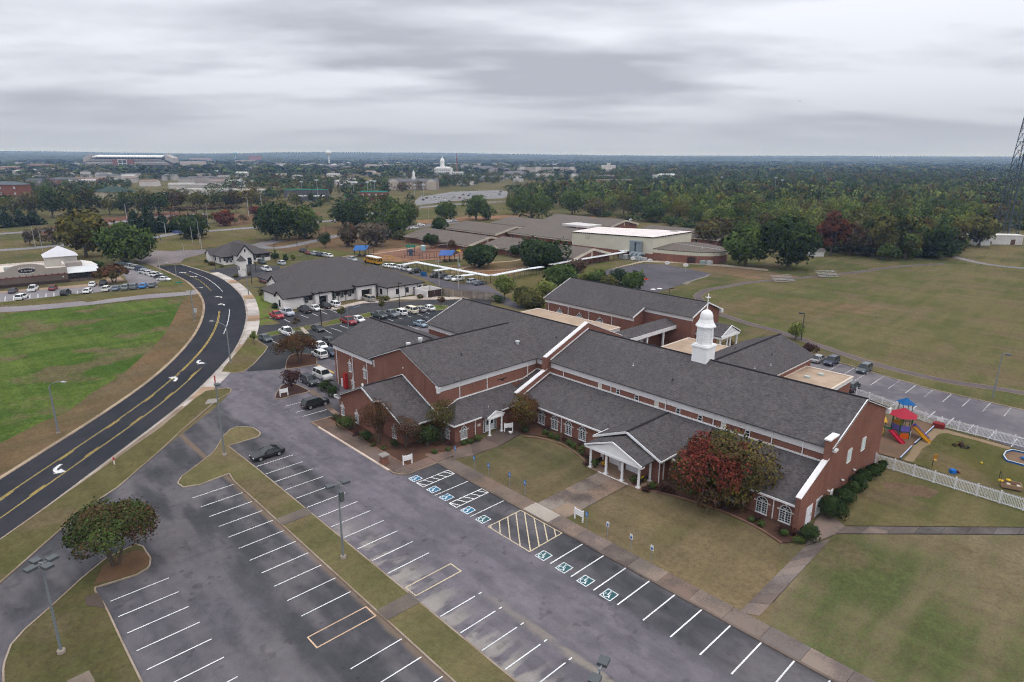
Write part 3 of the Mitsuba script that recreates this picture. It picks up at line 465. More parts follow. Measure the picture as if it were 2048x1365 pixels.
struct('school_lot',sheet([(-74.8,268.8),(-70,279.4),(-58.49,261.1),(-45.98,247.9),(-32.16,234.7),(-19.29,218.1),(-8.51,216.2),(-6.2,209.8),(0.01,190.9),(5.5,184.3),(1.81,179.4),(-5.65,190.8),(-23.71,211.5),(-31.62,227.1),(-51.94,253.6),(-61,261),(-70.6,268.9)],.012,(.098,.092,.104),(.13,.12,.13)),'m_asphalt','grey school car park behind the white building')
struct('school_lot',sheet([(-78.3,395.8),(-52.42,419.6),(-38.56,445.6),(-33.53,424.6),(-49.02,404.5),(-62.6,382.8),(-74.5,387.6)],.012,(.16,.14,.14),(.2,.18,.17)),'m_asphalt','grey forecourt left of the school roofs')
struct('school_drive',sheet(ribbon([(-122.8,309.6),(-112.6,303),(-106.2,310.2),(-102.1,324.3),(-97.6,339.7),(-93.4,353.7),(-71.4,352.9),(-60.8,362.7)],3.0),.014,(.20,.195,.20),(.245,.235,.235)),'m_asphalt','pale school drive curving past the trees')
lawn('school_lawn',[(-104.1,293.4),(-100.5,301.8),(-95.7,315.1),(-89.8,329.7),(-70.3,316.1),(-66,290.8),(-76.5,279.2),(-90.4,282.4)],(.150,.135,.052),(.105,.110,.038),'mown lawn by the school drive',.002)
lawn('far_field',[(-76.6,527.5),(-61.8,547.8),(-0.67,619.7),(28.29,605.4),(-0.48,486.4),(-35.17,445.8),(-59.9,427.3)],(.145,.125,.055),(.085,.105,.036),'striped playing field beyond the school trees',.0)
struct('clay_bank',sheet(rag([(-64.1,439.8),(-48.44,458.8),(-34.97,466.3),(-0.48,486.4),(23.44,498.6),(-0.45,461.5),(-37.46,432.7),(-60.2,417.7)],1.5,5),.006,(.29,.165,.105),(.22,.14,.08)),'m_mottle','band of red clay beyond the school roofs')
# ---- highways and streets of the left distance
def street(name,pts,w,label,a=(.21,.20,.205),b=(.26,.25,.25),z=.02): return struct(name,sheet(ribbon(pts,w / 2),z,a,b),'m_asphalt',label)
street('highway',[(-302.4,342.9),(-278.5,353.1),(-269.4,363.1),(-258.6,376.3),(-251.9,411),(-251.4,430.7),(-244.3,460.2),(-222.4,481.8)],9,'pale highway on the far left')
street('highway',[(-248.6,279.8),(-231.3,291.2),(-222.7,298.1),(-214.8,308.7),(-198.3,313),(-189.4,339.1),(-183.9,359.6),(-168.6,375.3),(-153.4,392.2),(-135.7,417),(-116.5,441.4),(-101.5,502.2)],8,'pale highway in front of the left woods')
street('frontage_road',[(-156.7,276.4),(-150.6,287.8),(-143.6,292),(-136.7,294.2),(-123.6,311.8),(-121.7,323.5),(-119,333.6)],9,'side street at the far intersection',(.17,.155,.16),(.22,.2,.2))
struct('junction',sheet([(-157.2,266),(-163,293.3),(-150.4,289.8),(-137.8,294.2),(-135.2,288.4),(-137.5,270.1),(-133.9,258.7),(-138.5,253.9),(-139.5,250.2)],.022,(.19,.165,.165),(.245,.215,.21)),'m_asphalt','worn reddish grey road junction')
lawn('knoll',[(-163.5,295.3),(-174.9,316.7),(-178.8,331.2),(-175.1,341.8),(-171.9,365),(-149.2,378.8),(-131.7,333.1),(-140.3,308.9),(-147.9,293.8)],(.125,.125,.044),(.16,.115,.058),'grass knoll between the highway and the side street',.024)
street('access_road',[(-152,173.7),(-143.5,176.2),(-135.1,179.1),(-124.8,185.4),(-114.6,193.5),(-105.6,198.3),(-100,202.3)],7.5,'pale access road below the restaurant car park',(.235,.215,.22),(.28,.26,.26))
rlot = struct('restaurant_lot',sheet([(-163.4,192.3),(-162.2,200.8),(-151.9,203),(-139.1,210.5),(-135.2,211.7),(-129.1,214.1),(-138.3,227.8),(-145.2,236.6),(-159.3,253.2),(-155.2,258),(-143.5,247.8),(-132.6,235.6),(-122.5,225.8),(-120.3,215.4),(-116.7,209),(-124.3,203.7),(-136.8,198.1),(-143.4,191),(-150.7,185.6),(-154,180.6)],.016,(.205,.19,.20),(.26,.245,.25)),'m_asphalt','grey car park in front of the restaurant')
for x in range(12): put(MB().sheet(sg.LineString([np.array((-150.5,187.3)) * (1 - x / 12) + np.array((-130.5,200.6)) * x / 12,np.array((-155,193.4)) * (1 - x / 12) + np.array((-133.5,205.5)) * x / 12]).buffer(.08),.024,WHITE),'stall_line','m_mottle',rlot)
lawn('verge',[(-129.1,188.7),(-121,197.9),(-106.1,204.2),(-103.6,202.2),(-113.3,198.1),(-121.1,191.5),(-125.3,186.2)],(.15,.12,.052),(.105,.10,.036),'thin grass island between the access road lanes',.03)
lawn('verge',[(-153.4,179.8),(-150.7,185.6),(-143.4,191),(-136.3,197.4),(-133.4,199),(-134.8,195.2),(-141,187.5),(-147.6,181.6),(-150.3,176)],(.135,.13,.045),(.10,.105,.036),'grass strip in front of the restaurant car park',.03)
lawn('verge',[(-116.7,209.4),(-120.2,215.4),(-121.5,224.6),(-120.1,227.1),(-112,217.9),(-111.5,213.4)],(.13,.13,.046),(.10,.11,.038),'small grass corner at the end of the restaurant car park',.03)
struct('restaurant_walk',sheet([(-167,196.8),(-162.7,201.3),(-146.7,210.8),(-141.2,215.3),(-142.2,224),(-140,227.8),(-133.5,219.6),(-138,210.1),(-151.9,203),(-160.4,198.3),(-164.8,194.1)],.022,(.34,.255,.185),(.29,.21,.15)),'m_mottle','tan paved walk in front of the restaurant')
struct('red_bank',sheet(rag([(-255.6,349.5),(-277.1,386.2),(-279.5,443.2),(-261,492.5),(-215.2,482.2),(-205.1,451),(-232.3,418.4),(-245.4,369.2),(-244.2,338.9)],2,6),.01,(.17,.082,.055),(.13,.075,.05)),'m_mottle','bank of red pine straw below the left woods')
struct('red_bank',sheet(rag([(-220.8,495),(-183.4,475.8),(-146.6,499.5),(-129.8,440.7),(-160.8,415.7),(-178.5,391)],2,6),.01,(.16,.092,.06),(.12,.085,.045)),'m_mottle','reddish strip of ground along the far highway')
# ================================================================ the church
def wallM(s,t,z,face,M=CH):
 """Local x runs along the wall, y out of it, z up."""
 ax,ay = {'-t': ((1,0),(0,-1)),'+t': ((-1,0),(0,1)),'+s': ((0,1),(1,0)),'-s': ((0,-1),(-1,0))}[face]
 L = np.array([[ax[0],ay[0],0,s],[ax[1],ay[1],0,t],[0,0,1,z],[0,0,0,1.0]]); return M @ L
church = thing('church','large red brick church with grey shingle roofs, white friezes and a white steeple','church')
def cwall(mb,label=None,name='wall',parent=None): return put(mb,name,'m_brick',parent or church,label)
def mass(poly,z0,z1,label=None,parent=None): return cwall(MB(CH).extrude(poly,z0,z1,BRICK_A,BRICK_B),label,parent=parent)
def gables(pts0,pts1,parent=None):
 for q in (pts0,pts1): cwall(MB(CH).fan(q,BRICK_A,BRICK_B),name='gable',parent=parent)
def prism_t(s0,s1,sr,t0,t1,ze,zr,parent=None):       # a gable roof's two triangles, ridge along t
 gables([(s0,t0,ze),(s1,t0,ze),(sr,t0,zr)],[(s0,t1,ze),(s1,t1,ze),(sr,t1,zr)],parent)
def prism_s(t0,t1,tr,s0,s1,ze,zr,parent=None):
 gables([(s0,t0,ze),(s0,t1,ze),(s0,tr,zr)],[(s1,t0,ze),(s1,t1,ze),(s1,tr,zr)],parent)
def roof(pts,label=None,th=.16,parent=None,M=CH,a=ROOF_A,b=ROOF_B,name='roof'):
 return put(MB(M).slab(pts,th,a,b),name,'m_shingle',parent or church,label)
def trim(pairs,w=.10,h=.30,name='trim',parent=None,label=None,col=WHITE,M=CH,mat='m_mottle'):
 m = MB(M)
 for p,q in pairs: m.beam(p,q,w,h,col,tuple(x * .86 for x in col))
 return put(m,name,mat,parent or church,label)
def ridge(p,q,M=CH,parent=None): put(MB(M).beam(p,q,.34,.10,(.035,.033,.036)),'ridge_cap','m_plain',parent or church)
def downspout(s,t,z0,z1,face='-t',kick=0,parent=None):
 m = MB(wallM(s,t,0,face)); m.bb(-.055,.055,.01,.11,z0,z1 - .25,WHITE,TRIM); m.beam((0,.06,z1 - .28),(0,.06 + kick,z1),.1,.1,WHITE); m.bb(-.10,.10,.0,.16 + kick,z1 - .04,z1 + .14,TRIM)
 put(m,'downspout','m_plain',parent or church)
def arched_window(s,t,z,face,w=1.42,hr=1.55,cols=4,rows=5,glass=True,parent=None,sill=False,M=CH):
 fr = MB(wallM(s,t,z,face,M)); r = w / 2; k = np.linspace(0,math.pi,13); wh,gr = (.74,.745,.75),(.60,.60,.61)
 arc = [(r * math.cos(a),r * math.sin(a)) for a in k]
 ring = sg.Polygon([(r,-hr),*arc,(-r,-hr)]); inner = sg.Polygon([((r - .09),-hr + .09),*[((r - .09) * math.cos(a),(r - .09) * math.sin(a)) for a in k],(-(r - .075),-hr + .09)])
 bars = [sg.box(-r,-.055,r,.055),sg.box(-.055,-hr,.055,0)]
 for c in range(1,cols):
  x = -r + w * c / cols
  if abs(x) > .1: bars.append(sg.box(x - .016,-hr,x + .016,0))
 for q in range(1,rows): y = -hr * q / rows; bars.append(sg.box(-r,y - .016,r,y + .016))
 for a in (.25,.5,.75): bars.append(sg.LineString([(0,0),(r * math.cos(a * math.pi),r * math.sin(a * math.pi))]).buffer(.018))
 bars.append(sg.LineString([(.42 * r * math.cos(a),.42 * r * math.sin(a)) for a in k]).buffer(.018))
 g = unary_union([ring.difference(inner)] + [b.intersection(ring) for b in bars])
 def up(mb,shape,y0,y1,a,b=None):
  for q in getattr(shape,'geoms',[shape]):
   if q.geom_type != 'Polygon': continue
   v,f = trimesh.creation.triangulate_polygon(q,engine='earcut'); o = hr
   mb.tri(np.c_[v[:,0],np.full(len(v),y1),v[:,1] + o],f,a,b)
   for rr_ in [q.exterior,*q.interiors]:
    c = np.array(rr_.coords)[:-1]; n_ = len(c)
    vv_ = np.vstack([np.c_[c[:,0],np.full(n_,y0),c[:,1] + o],np.c_[c[:,0],np.full(n_,y1),c[:,1] + o]])
    mb.tri(vv_,[[i,(i + 1) % n_,n_ + (i + 1) % n_,n_ + i] for i in range(n_)],a,b)
 up(fr,g,.01,.07,wh,gr)
 fr.bb(-r - .06,r + .06,.0,.13,-.09,.0,wh)
 key = put(fr,'window','m_plain',parent or church)
 pm = MB(wallM(s,t,z,face,M)); up(pm,ring.buffer(-.03),.012,.022,(0,0,0)); put(pm,'pane','m_glass' if glass else 'm_plain',key)
 st_ = MB(wallM(s,t,z,face,M)); st_.bb(-.10,.10,.02,.12,hr + r + .02,hr + r + .42,(.60,.52,.46))
 for q in (-1,1): st_.bb(q * (r + .16) - .16,q * (r + .16) + .16,.02,.10,hr - .10,hr + .10,(.60,.52,.46))
 band = sg.Polygon([((r + .26) * math.cos(a),(r + .26) * math.sin(a)) for a in k] + [((r + .04) * math.cos(a),(r + .04) * math.sin(a)) for a in k[::-1]])
 put(st_,'keystone','m_mottle',key)
 bm = MB(wallM(s,t,z,face,M)); up(bm,band,.0,.035,(.17,.085,.07),(.22,.11,.09)); put(bm,'brick_arch','m_mottle',key)
 return key
def sash_window(s,t,z,face,w,h,cols=2,rows=2,parent=None,M=CH,fc=WHITE,pane='m_glass',pc=(0,0,0)):
 fr = MB(wallM(s,t,z,face,M)); f = .07
 fr.bb(-w / 2 - f,w / 2 + f,.0,.09,-f,0,fc).bb(-w / 2 - f,w / 2 + f,.0,.09,h,h + f,fc).bb(-w / 2 - f,-w / 2,.0,.088,0,h,fc).bb(w / 2,w / 2 + f,.0,.088,0,h,fc)
 for c in range(1,cols): x = -w / 2 + w * c / cols; fr.bb(x - .02,x + .02,.01,.06,0,h,fc)
 for r in range(1,rows): y = h * r / rows; fr.bb(-w / 2,w / 2,.01,.055,y - .02,y + .02,fc)
 key = put(fr,'window','m_plain',parent or church)
 put(MB(wallM(s,t,z,face,M)).bb(-w / 2,w / 2,.004,.02,0,h,pc),'pane',pane,key); return key
def door(s,t,z,face,w,h,col=(.72,.73,.76),leaves=1,glass=None,parent=None,M=CH,label=None):
 m = MB(wallM(s,t,z,face,M)); m.bb(-w / 2 - .09,w / 2 + .09,.0,.07,h,h + .10,WHITE).bb(-w / 2 - .09,-w / 2,.0,.07,0,h,WHITE).bb(w / 2,w / 2 + .09,.0,.07,0,h,WHITE)
 for i in range(leaves): a = -w / 2 + w * i / leaves; m.bb(a + .01,a + w / leaves - .01,.01,.05,.02,h - .01,col,tuple(x * .93 for x in col))
 key = put(m,'door','m_mottle',parent or church,label)
 if glass:
  for i in range(leaves): c = -w / 2 + w * (i + .5) / leaves; put(MB(wallM(s,t,z,face,M)).bb(c - glass[0] / 2,c + glass[0] / 2,.04,.056,glass[1],glass[2],(0,0,0)),'pane','m_glass',key)
 hm = MB(wallM(s,t,z,face,M))
 for i in range(leaves): c = (-.12 if i == 0 else .12) if leaves == 2 else w / 2 - .14; hm.bb(c - .04,c + .04,.05,.10,.9,1.25,(.05,.05,.05))
 put(hm,'handle','m_metal',key); return key
def frieze(s0,s1,t0,t1,z0,z1,face,parent=None,gut=True):
 """White board under the eave with a gutter and moulding lines."""
 m = MB(CH); hor = face in ('-t','+t'); sg_ = {'-t': -1,'+t': 1,'+s': 1,'-s': -1}[face]; h = z1 - z0
 def lay(o0,o1,za,zb,c):
  if hor: m.bb(s0,s1,min(t0 + sg_ * o0,t0 + sg_ * o1),max(t0 + sg_ * o0,t0 + sg_ * o1),za,zb,c,tuple(x * .92 for x in c))
  else: m.bb(min(s0 + sg_ * o0,s0 + sg_ * o1),max(s0 + sg_ * o0,s0 + sg_ * o1),t0,t1,za,zb,c,tuple(x * .92 for x in c))
 lay(.0,.10,z0,z0 + h * .62,(.74,.735,.735)); lay(.0,.18,z0 + h * .62,z0 + h * .80,(.66,.655,.655)); lay(.0,.34,z0 + h * .80,z1 - .02,(.77,.765,.765)); lay(.26,.40,z1 - .14,z1 + .03,(.80,.79,.79))
 return put(m,'frieze','m_mottle',parent or church)
# nave and the hall in line with it
mass([(-72.4,78),(-25.1,78),(-25.1,97),(-72.4,97)],-.4,8.2,'tall brick nave wall with a row of small clerestory windows')
mass([(-107.3,78.0),(-72.4,78.0),(-72.4,97),(-107.3,97)],-.4,8.2)
RZ,RT,EZ = 12.15,87.6,8.30
sl = (RZ - EZ) / (RT - 77.5)
prism_s(78,97,RT,-107.3,-25.1,8.2,RZ - .18)
roof([(-71.9,77.45,EZ),(-24.85,77.45,EZ),(-24.85,RT,RZ),(-71.9,RT,RZ)],'long grey shingle slope of the nave')
roof([(-24.85,97.6,EZ),(-71.9,97.6,EZ),(-71.9,RT,RZ),(-24.85,RT,RZ)])
roof([(-107.75,77.45,EZ),(-73.0,77.45,EZ),(-73.0,RT,RZ),(-107.75,RT,RZ)]); roof([(-73.0,97.6,EZ),(-107.75,97.6,EZ),(-107.75,RT,RZ),(-73.0,RT,RZ)])
ridge((-71.9,RT,RZ + .03),(-24.9,RT,RZ + .03)); ridge((-107.7,RT,RZ + .03),(-73.0,RT,RZ + .03))
frieze(-72.0,-25.3,78,0,7.12,EZ - .02,'-t'); frieze(-107.2,-94.9,78,0,7.12,EZ - .02,'-t'); frieze(-75.6,-72.8,78,0,7.12,EZ - .02,'-t')
trim([((-24.95,77.5,EZ - .12),(-24.95,RT,RZ - .12)),((-24.95,RT,RZ - .12),(-24.95,97.6,EZ - .12))],.14,.30,'rake_trim')
trim([((-25.3,77.9,EZ - .25),(-24.6,77.9,EZ - .25))],.9,.3,'eave_return'); trim([((-25.6,97.2,EZ - .4),(-24.6,97.2,EZ - .4))],.9,.7,'eave_return')
trim([((-107.7,77.5,EZ - .12),(-107.7,RT,RZ - .12)),((-107.7,RT,RZ - .12),(-107.7,97.6,EZ - .12))],.14,.28,'rake_trim')
for s in (-61.2,-50.4): sash_window(s,78,6.25,'-t',.58,.74,1,2,pane='m_plain',pc=(.55,.53,.44))
for s in (-57.6,-54.0,-46.7,-43.1,-36.0): sash_window(s,78,6.25,'-t',.58,.74,1,2)
sash_window(-39.5,78,6.25,'-t',.58,.74,1,2,pane='m_plain',pc=(.55,.53,.44))
for s in (-69.0,-58.9,-48.8,-41.0,-32.6,-28.6): downspout(s,77.9,6.05,8.0)
# gable wall openings
for t,z in ((76.9 + 7.3,4.3),(76.6 + 12.6,4.35)): sash_window(-25.1,t,z,'+s',1.25,1.75,2,4,pc=(.45,.55,.53),pane='m_plain')
door(-25.1,72.9,.0,'+s',1.55,2.35,(.74,.75,.79),label='plain white end door'); door(-25.1,75.7,.0,'+s',1.55,2.35,(.74,.75,.79))
for t,z in ((86.6,2.35),(82.5,2.35),(78.0,2.5)):
 m = MB(wallM(-25.1,t,z,'+s')); m.lathe([(.02,-.1),(.20,-.02),(.22,.10),(.05,.16)],(0,.22,0),(.62,.62,.60),10); m.bb(-.05,.05,.0,.24,-.04,.04,(.55,.55,.54)); put(m,'wall_lamp','m_plain',church)
m = MB(wallM(-25.1,79.7,1.05,'+s')); m.bb(-.42,.42,.0,.07,0,.95,WHITE)
for i in range(7): m.bb(-.36,.36,.05,.09,.08 + i * .12,.14 + i * .12,(.58,.58,.58))
put(m,'vent_grille','m_plain',church)
# aisle with the arched windows, its parapets and pier
mass([(-72.4,70.85),(-25.1,70.85),(-25.1,78),(-72.4,78)],-.4,3.12,'low brick wall with tall arched windows')
AZ,AT,AS = 3.20,70.25,(6.02 - 3.20) / (78 - 70.25)
roof([(-71.9,AT,AZ),(-25.5,AT,AZ),(-25.5,78.05,6.04),(-71.9,78.05,6.04)],'lower grey shingle slope over the aisle')
trim([((-72.0,77.9,6.13),(-25.6,77.9,6.13))],.18,.20,'flashing'); trim([((-71.0,AT - .06,AZ - .10),(-53.6,AT - .06,AZ - .10))],.14,.24,'gutter'); trim([((-42.4,AT - .06,AZ - .10),(-25.6,AT - .06,AZ - .10))],.14,.24,'gutter')
for s in (-67.3,-64.35,-61.4,-58.55): arched_window(s,70.85,.22,'-t')
for s in (-40.6,-37.6,-34.2,-29.85,-26.95): arched_window(s,70.85,.22,'-t',**({'w': 1.44} if s > -31 else {}))
for s in (-68.9,-62.9,-32.2,-28.45): downspout(s,70.85,.0,3.05)
def parapet(s0,s1,t0,z0,t1,z1,over,base0,base1,cap=True):
 """A sloped brick wall standing over a roof's end, with a white coping."""
 m = MB(CH); lo = [(s0,t0,base0),(s0,t1,base1),(s0,t1,z1),(s0,t0,z0)]; hi = [(s1,p[1],p[2]) for p in lo]
 m.fan(lo,BRICK_A,BRICK_B).fan(hi,BRICK_A,BRICK_B); m.tri(np.array(lo + hi),[[0,1,5,4],[1,2,6,5],[2,3,7,6],[3,0,4,7]],BRICK_A,BRICK_B)
 put(m,'parapet','m_brick',church)
 if cap: put(MB(CH).beam(((s0 + s1) / 2,t0 - .12,z0 + .05),((s0 + s1) / 2,t1,z1 + .05),abs(s1 - s0) + .12,.13,(.80,.79,.79),(.70,.69,.68)),'coping','m_mottle',church)
parapet(-25.62,-25.06,69.9,4.45,77.0,7.15,1,-.4,-.4); parapet(-72.75,-72.1,70.0,4.30,77.2,7.00,1,2.0,2.0)
cwall(MB(CH).bb(-25.64,-25.04,76.5,78.9,-.3,9.62,BRICK_A,BRICK_B),name='pier'); put(MB(CH).bb(-25.74,-24.94,76.35,79.0,9.62,9.80,(.8,.79,.79)),'coping','m_mottle',church)
cwall(MB(CH).bb(-72.85,-72.05,76.6,78.2,2,9.05,BRICK_A,BRICK_B),name='pier')
parapet(-72.8,-72.1,76.9,9.05,RT,RZ + 1.25,1,7.5,RZ - 1); parapet(-72.8,-72.1,RT,RZ + 1.25,98.0,9.0,1,RZ - 1,7.5)
trim([((-71.95,77.7,EZ + .28),(-71.95,RT,RZ + .28))],.08,.22,'flashing'); trim([((-71.98,70.6,AZ + .42),(-71.98,77.8,6.35))],.08,.20,'flashing')
# front wing: tall blank brick gable
mass([(-94.4,56.3),(-75.4,56.3),(-75.4,78.2),(-94.4,78.2)],-.4,8.1,'tall blank brick gable wall')
prism_t(-94.4,-75.4,-85.0,56.3,78.2,8.1,12.05)
roof([(-74.85,55.9,EZ),(-74.85,86.9,EZ),(-85.0,86.9,12.27),(-85.0,55.9,12.27)],'broad grey shingle slope of the front wing'); roof([(-95.0,86.9,EZ),(-95.0,55.9,EZ),(-85.0,55.9,12.27),(-85.0,86.9,12.27)])
ridge((-85.0,55.9,12.30),(-85.0,80,12.30))
frieze(-75.4,0,56.0,77.6,7.12,EZ - .02,'+s'); trim([((-75.4,56.1,7.68),(-75.0,56.1,7.68))],.5,1.15,'eave_return')
trim([((-74.95,56.0,EZ - .12),(-85.0,56.0,12.13)),((-85.0,56.0,12.13),(-95.0,56.0,EZ - .12))],.16,.26,'rake_trim')
trim([((-75.7,56.05,EZ - .3),(-74.7,56.05,EZ - .3))],.3,.3,'eave_return')
for t in (60.4,66.2,75.6): downspout(-75.4,t,5.0,7.95,'+s')
for s in (-91.2,-88.0,-82.4,-79.0): put(MB(wallM(s,56.3,0,'-t')).bb(-.015,.015,.0,.012,2,8.3,(.09,.032,.026)),'control_joint','m_plain',church)
for t in (63.2,70.5): put(MB(wallM(-75.4,t,0,'+s')).bb(-.015,.015,.0,.012,4,7.1,(.09,.032,.026)),'control_joint','m_plain',church)
m = MB(wallM(-84.6,56.3,8.75,'-t')); m.lathe([(.02,0),(.13,.05),(.13,.2),(.02,.25)],(0,.2,0),WHITE,8); put(m,'wall_lamp','m_plain',church)
# two-storey side wing
mass([(-108.3,56.55),(-94.4,56.55),(-94.4,73.2),(-108.3,73.2)],-.4,7.9,'two-storey brick wing with narrow arched windows')
prism_s(56.55,73.2,64.9,-108.3,-94.4,7.9,11.2)
roof([(-108.8,56.0,8.0),(-94.0,56.0,8.0),(-88.5,64.9,11.45),(-108.8,64.9,11.45)]); roof([(-92,73.8,8.0),(-108.8,73.8,8.0),(-108.8,64.9,11.45),(-88.5,64.9,11.45)])
ridge((-108.7,64.9,11.48),(-88.5,64.9,11.48)); trim([((-108.75,56.1,7.9),(-108.75,64.9,11.32)),((-108.75,64.9,11.32),(-108.75,73.7,7.9))],.14,.24,'rake_trim')
frieze(-108.5,-93.6,56.55,0,6.9,7.98,'-t'); trim([((-93.66,56.3,7.3),(-93.6,56.3,7.3))],.4,1.0,'eave_return')
for s in (-107.4,-101.6,-96.6): downspout(s,56.55,.0,7.7)
for s,z in ((-102.6,3.7),(-97.5,3.7),(-101.9,.4)): arched_window(s,56.55,z,'-t',w=.86,hr=1.55,cols=2,rows=4)
put(MB(wallM(-104.1,56.55,.1,'-t')).bb(-.42,.42,.05,.65,0,2.9,(.38,.035,.032)),'red_standpipe','m_plain',church,'tall bright red pipe casing against the wall')
put(MB(wallM(-105.2,56.55,.1,'-t')).bb(-.32,.32,.05,.5,0,1.6,(.66,.66,.66)),'meter_box','m_plain',church)
# low annex
mass([(-93.2,48.95),(-82.0,48.95),(-82.0,50.1),(-76.0,50.1),(-76.0,56.3),(-93.2,56.3)],-.3,3.15,'low brick annex wall')
pz_ = lambda s: 7.45 - .45 * abs(s + 85.0)
cwall(MB(CH).fan([(-93.2,48.95,3.15),(-82.0,48.95,3.15),(-82.0,48.95,pz_(-82) - .2),(-85,48.95,7.2),(-93.2,48.95,pz_(-93.2) - .2)],BRICK_A,BRICK_B).fan([(-82,50.1,3.1),(-76,50.1,3.1),(-76,50.1,3.25),(-82,50.1,pz_(-82) - .2)],BRICK_A,BRICK_B).fan([(-82,48.95,3.1),(-82,50.1,3.1),(-82,50.1,pz_(-82) - .2),(-82,48.95,pz_(-82) - .2)],BRICK_A,BRICK_B),name='gable')
roof([(-81.6,48.35,pz_(-81.6)),(-81.6,56.32,pz_(-81.6)),(-85,56.32,7.45),(-85,48.35,7.45)]); roof([(-75.45,49.55,pz_(-75.45)),(-75.45,56.32,pz_(-75.45)),(-81.6,56.32,pz_(-81.6)),(-81.6,49.55,pz_(-81.6))])
roof([(-93.6,56.32,pz_(-93.6)),(-93.6,48.35,pz_(-93.6)),(-85,48.35,7.45),(-85,56.32,7.45)]); ridge((-85,48.4,7.48),(-85,56.3,7.48))
trim([((-81.6,48.42,pz_(-81.6) - .1),(-85,48.42,7.35)),((-85,48.42,7.35),(-93.6,48.42,pz_(-93.6) - .1)),((-75.45,49.62,pz_(-75.45) - .1),(-81.6,49.62,pz_(-81.6) - .1)),((-81.55,48.4,pz_(-81.6) - .12),(-81.55,49.6,pz_(-81.6) - .12))],.12,.24,'rake_trim')
trim([((-75.4,49.6,pz_(-75.4) - .12),(-75.4,56.2,pz_(-75.4) - .12))],.12,.22,'gutter'); trim([((-85,56.2,7.62),(-75.4,56.2,3.35)),((-94.4,56.2,3.55),(-85,56.2,7.62))],.10,.20,'flashing')
trim([((-93.9,48.6,3.45),(-92.4,48.6,3.45))],.5,.34,'eave_return')
for s in (-92.2,-87.6): arched_window(s,48.95,.35,'-t',w=.95,hr=1.5,cols=2,rows=4)
arched_window(-78.6,50.1,.35,'-t',w=.95,hr=1.5,cols=2,rows=4)
# side entrance wing
mass([(-76.0,56.1),(-71.3,56.1),(-71.3,71),(-76.0,71)],-.3,3.1,'low brick wall of the side entrance')
ez_ = 3.18; hz = 5.02
roof([(-70.75,55.55,ez_),(-70.75,71.5,ez_),(-75.35,71.5,hz + .0),(-75.35,59.8,hz)]); roof([(-75.35,55.55,ez_),(-70.75,55.55,ez_),(-75.35,59.8,hz)])
roof([(-75.35,70.6,3.3),(-72.1,70.6,3.3),(-72.1,78.05,6.04),(-75.35,78.05,6.04)])
trim([((-75.3,56.2,3.55),(-75.3,59.9,hz + .1)),((-75.3,59.9,hz + .1),(-75.3,74.4,hz + .1)),((-75.3,74.4,hz + .1),(-75.3,77.9,6.15)),((-75.3,77.9,6.15),(-72.8,77.9,6.15))],.10,.20,'flashing')
trim([((-70.7,55.6,ez_ - .1),(-70.7,61.0,ez_ - .1)),((-70.7,65.2,ez_ - .1),(-70.7,70.2,ez_ - .1)),((-75.3,55.5,ez_ - .1),(-70.7,55.5,ez_ - .1))],.12,.22,'gutter')
arched_window(-71.3,57.8,.3,'+s',w=1.25,hr=1.45); arched_window(-73.2,56.1,.3,'-t',w=1.15,hr=1.45)
downspout(-71.3,60.1,.0,3.0,'+s'); downspout(-71.3,65.6,.0,3.0,'+s')
door(-71.3,63.1,.05,'+s',1.85,2.1,(.72,.74,.76),2,(.42,1.15,1.9),label='white double door of the side entrance')
for q in (61.95,64.25): sash_window(-71.3,q,.1,'+s',.3,2.0,1,5)
put(MB(wallM(-71.3,60.9,1.45,'+s')).bb(-.3,.3,.0,.05,0,.42,(.68,.62,.55)),'wall_plaque','m_plain',church)
por = MB(CH); por.slab([(-69.55,61.2,3.15),(-69.55,62.95,3.95),(-73.1,62.95,3.95),(-72.2,61.2,3.15)],.14,ROOF_A,ROOF_B).slab([(-69.55,62.95,3.95),(-69.55,64.75,3.15),(-72.2,64.75,3.15),(-73.1,62.95,3.95)],.14,ROOF_A,ROOF_B)
pk_ = put(por,'porch_roof','m_shingle',church)
pm = MB(CH).fan([(-69.62,61.4,3.05),(-69.62,64.55,3.05),(-69.62,62.95,3.82)],WHITE).beam((-69.58,61.15,3.10),(-69.58,62.95,3.92),.14,.16,WHITE).beam((-69.58,62.95,3.92),(-69.58,64.8,3.10),.14,.16,WHITE)
for t in (61.55,64.4): pm.bb(-71.3,-69.55,t - .12,t + .12,2.8,3.06,WHITE)
pm.bb(-69.75,-69.5,61.4,64.55,2.8,3.06,WHITE); put(pm,'pediment','m_plain',pk_)
def column(s,t,z0,z1,r=.17,parent=None):
 m = MB(CH); m.bb(s - r * 1.45,s + r * 1.45,t - r * 1.45,t + r * 1.45,z0,z0 + .12,WHITE); m.lathe([(r * 1.25,.12),(r * 1.25,.2),(r,.27),(r * .98,1),(r * .86,z1 - z0 - .25),(r * 1.15,z1 - z0 - .18),(r * 1.15,z1 - z0 - .1)],(s,t,z0),WHITE,14,TRIM); m.bb(s - r * 1.3,s + r * 1.3,t - r * 1.3,t + r * 1.3,z1 - .1,z1,WHITE)
 put(m,'column','m_plain',parent or church)
for t in (61.7,64.25): column(-69.72,t,.1,2.82,.15)
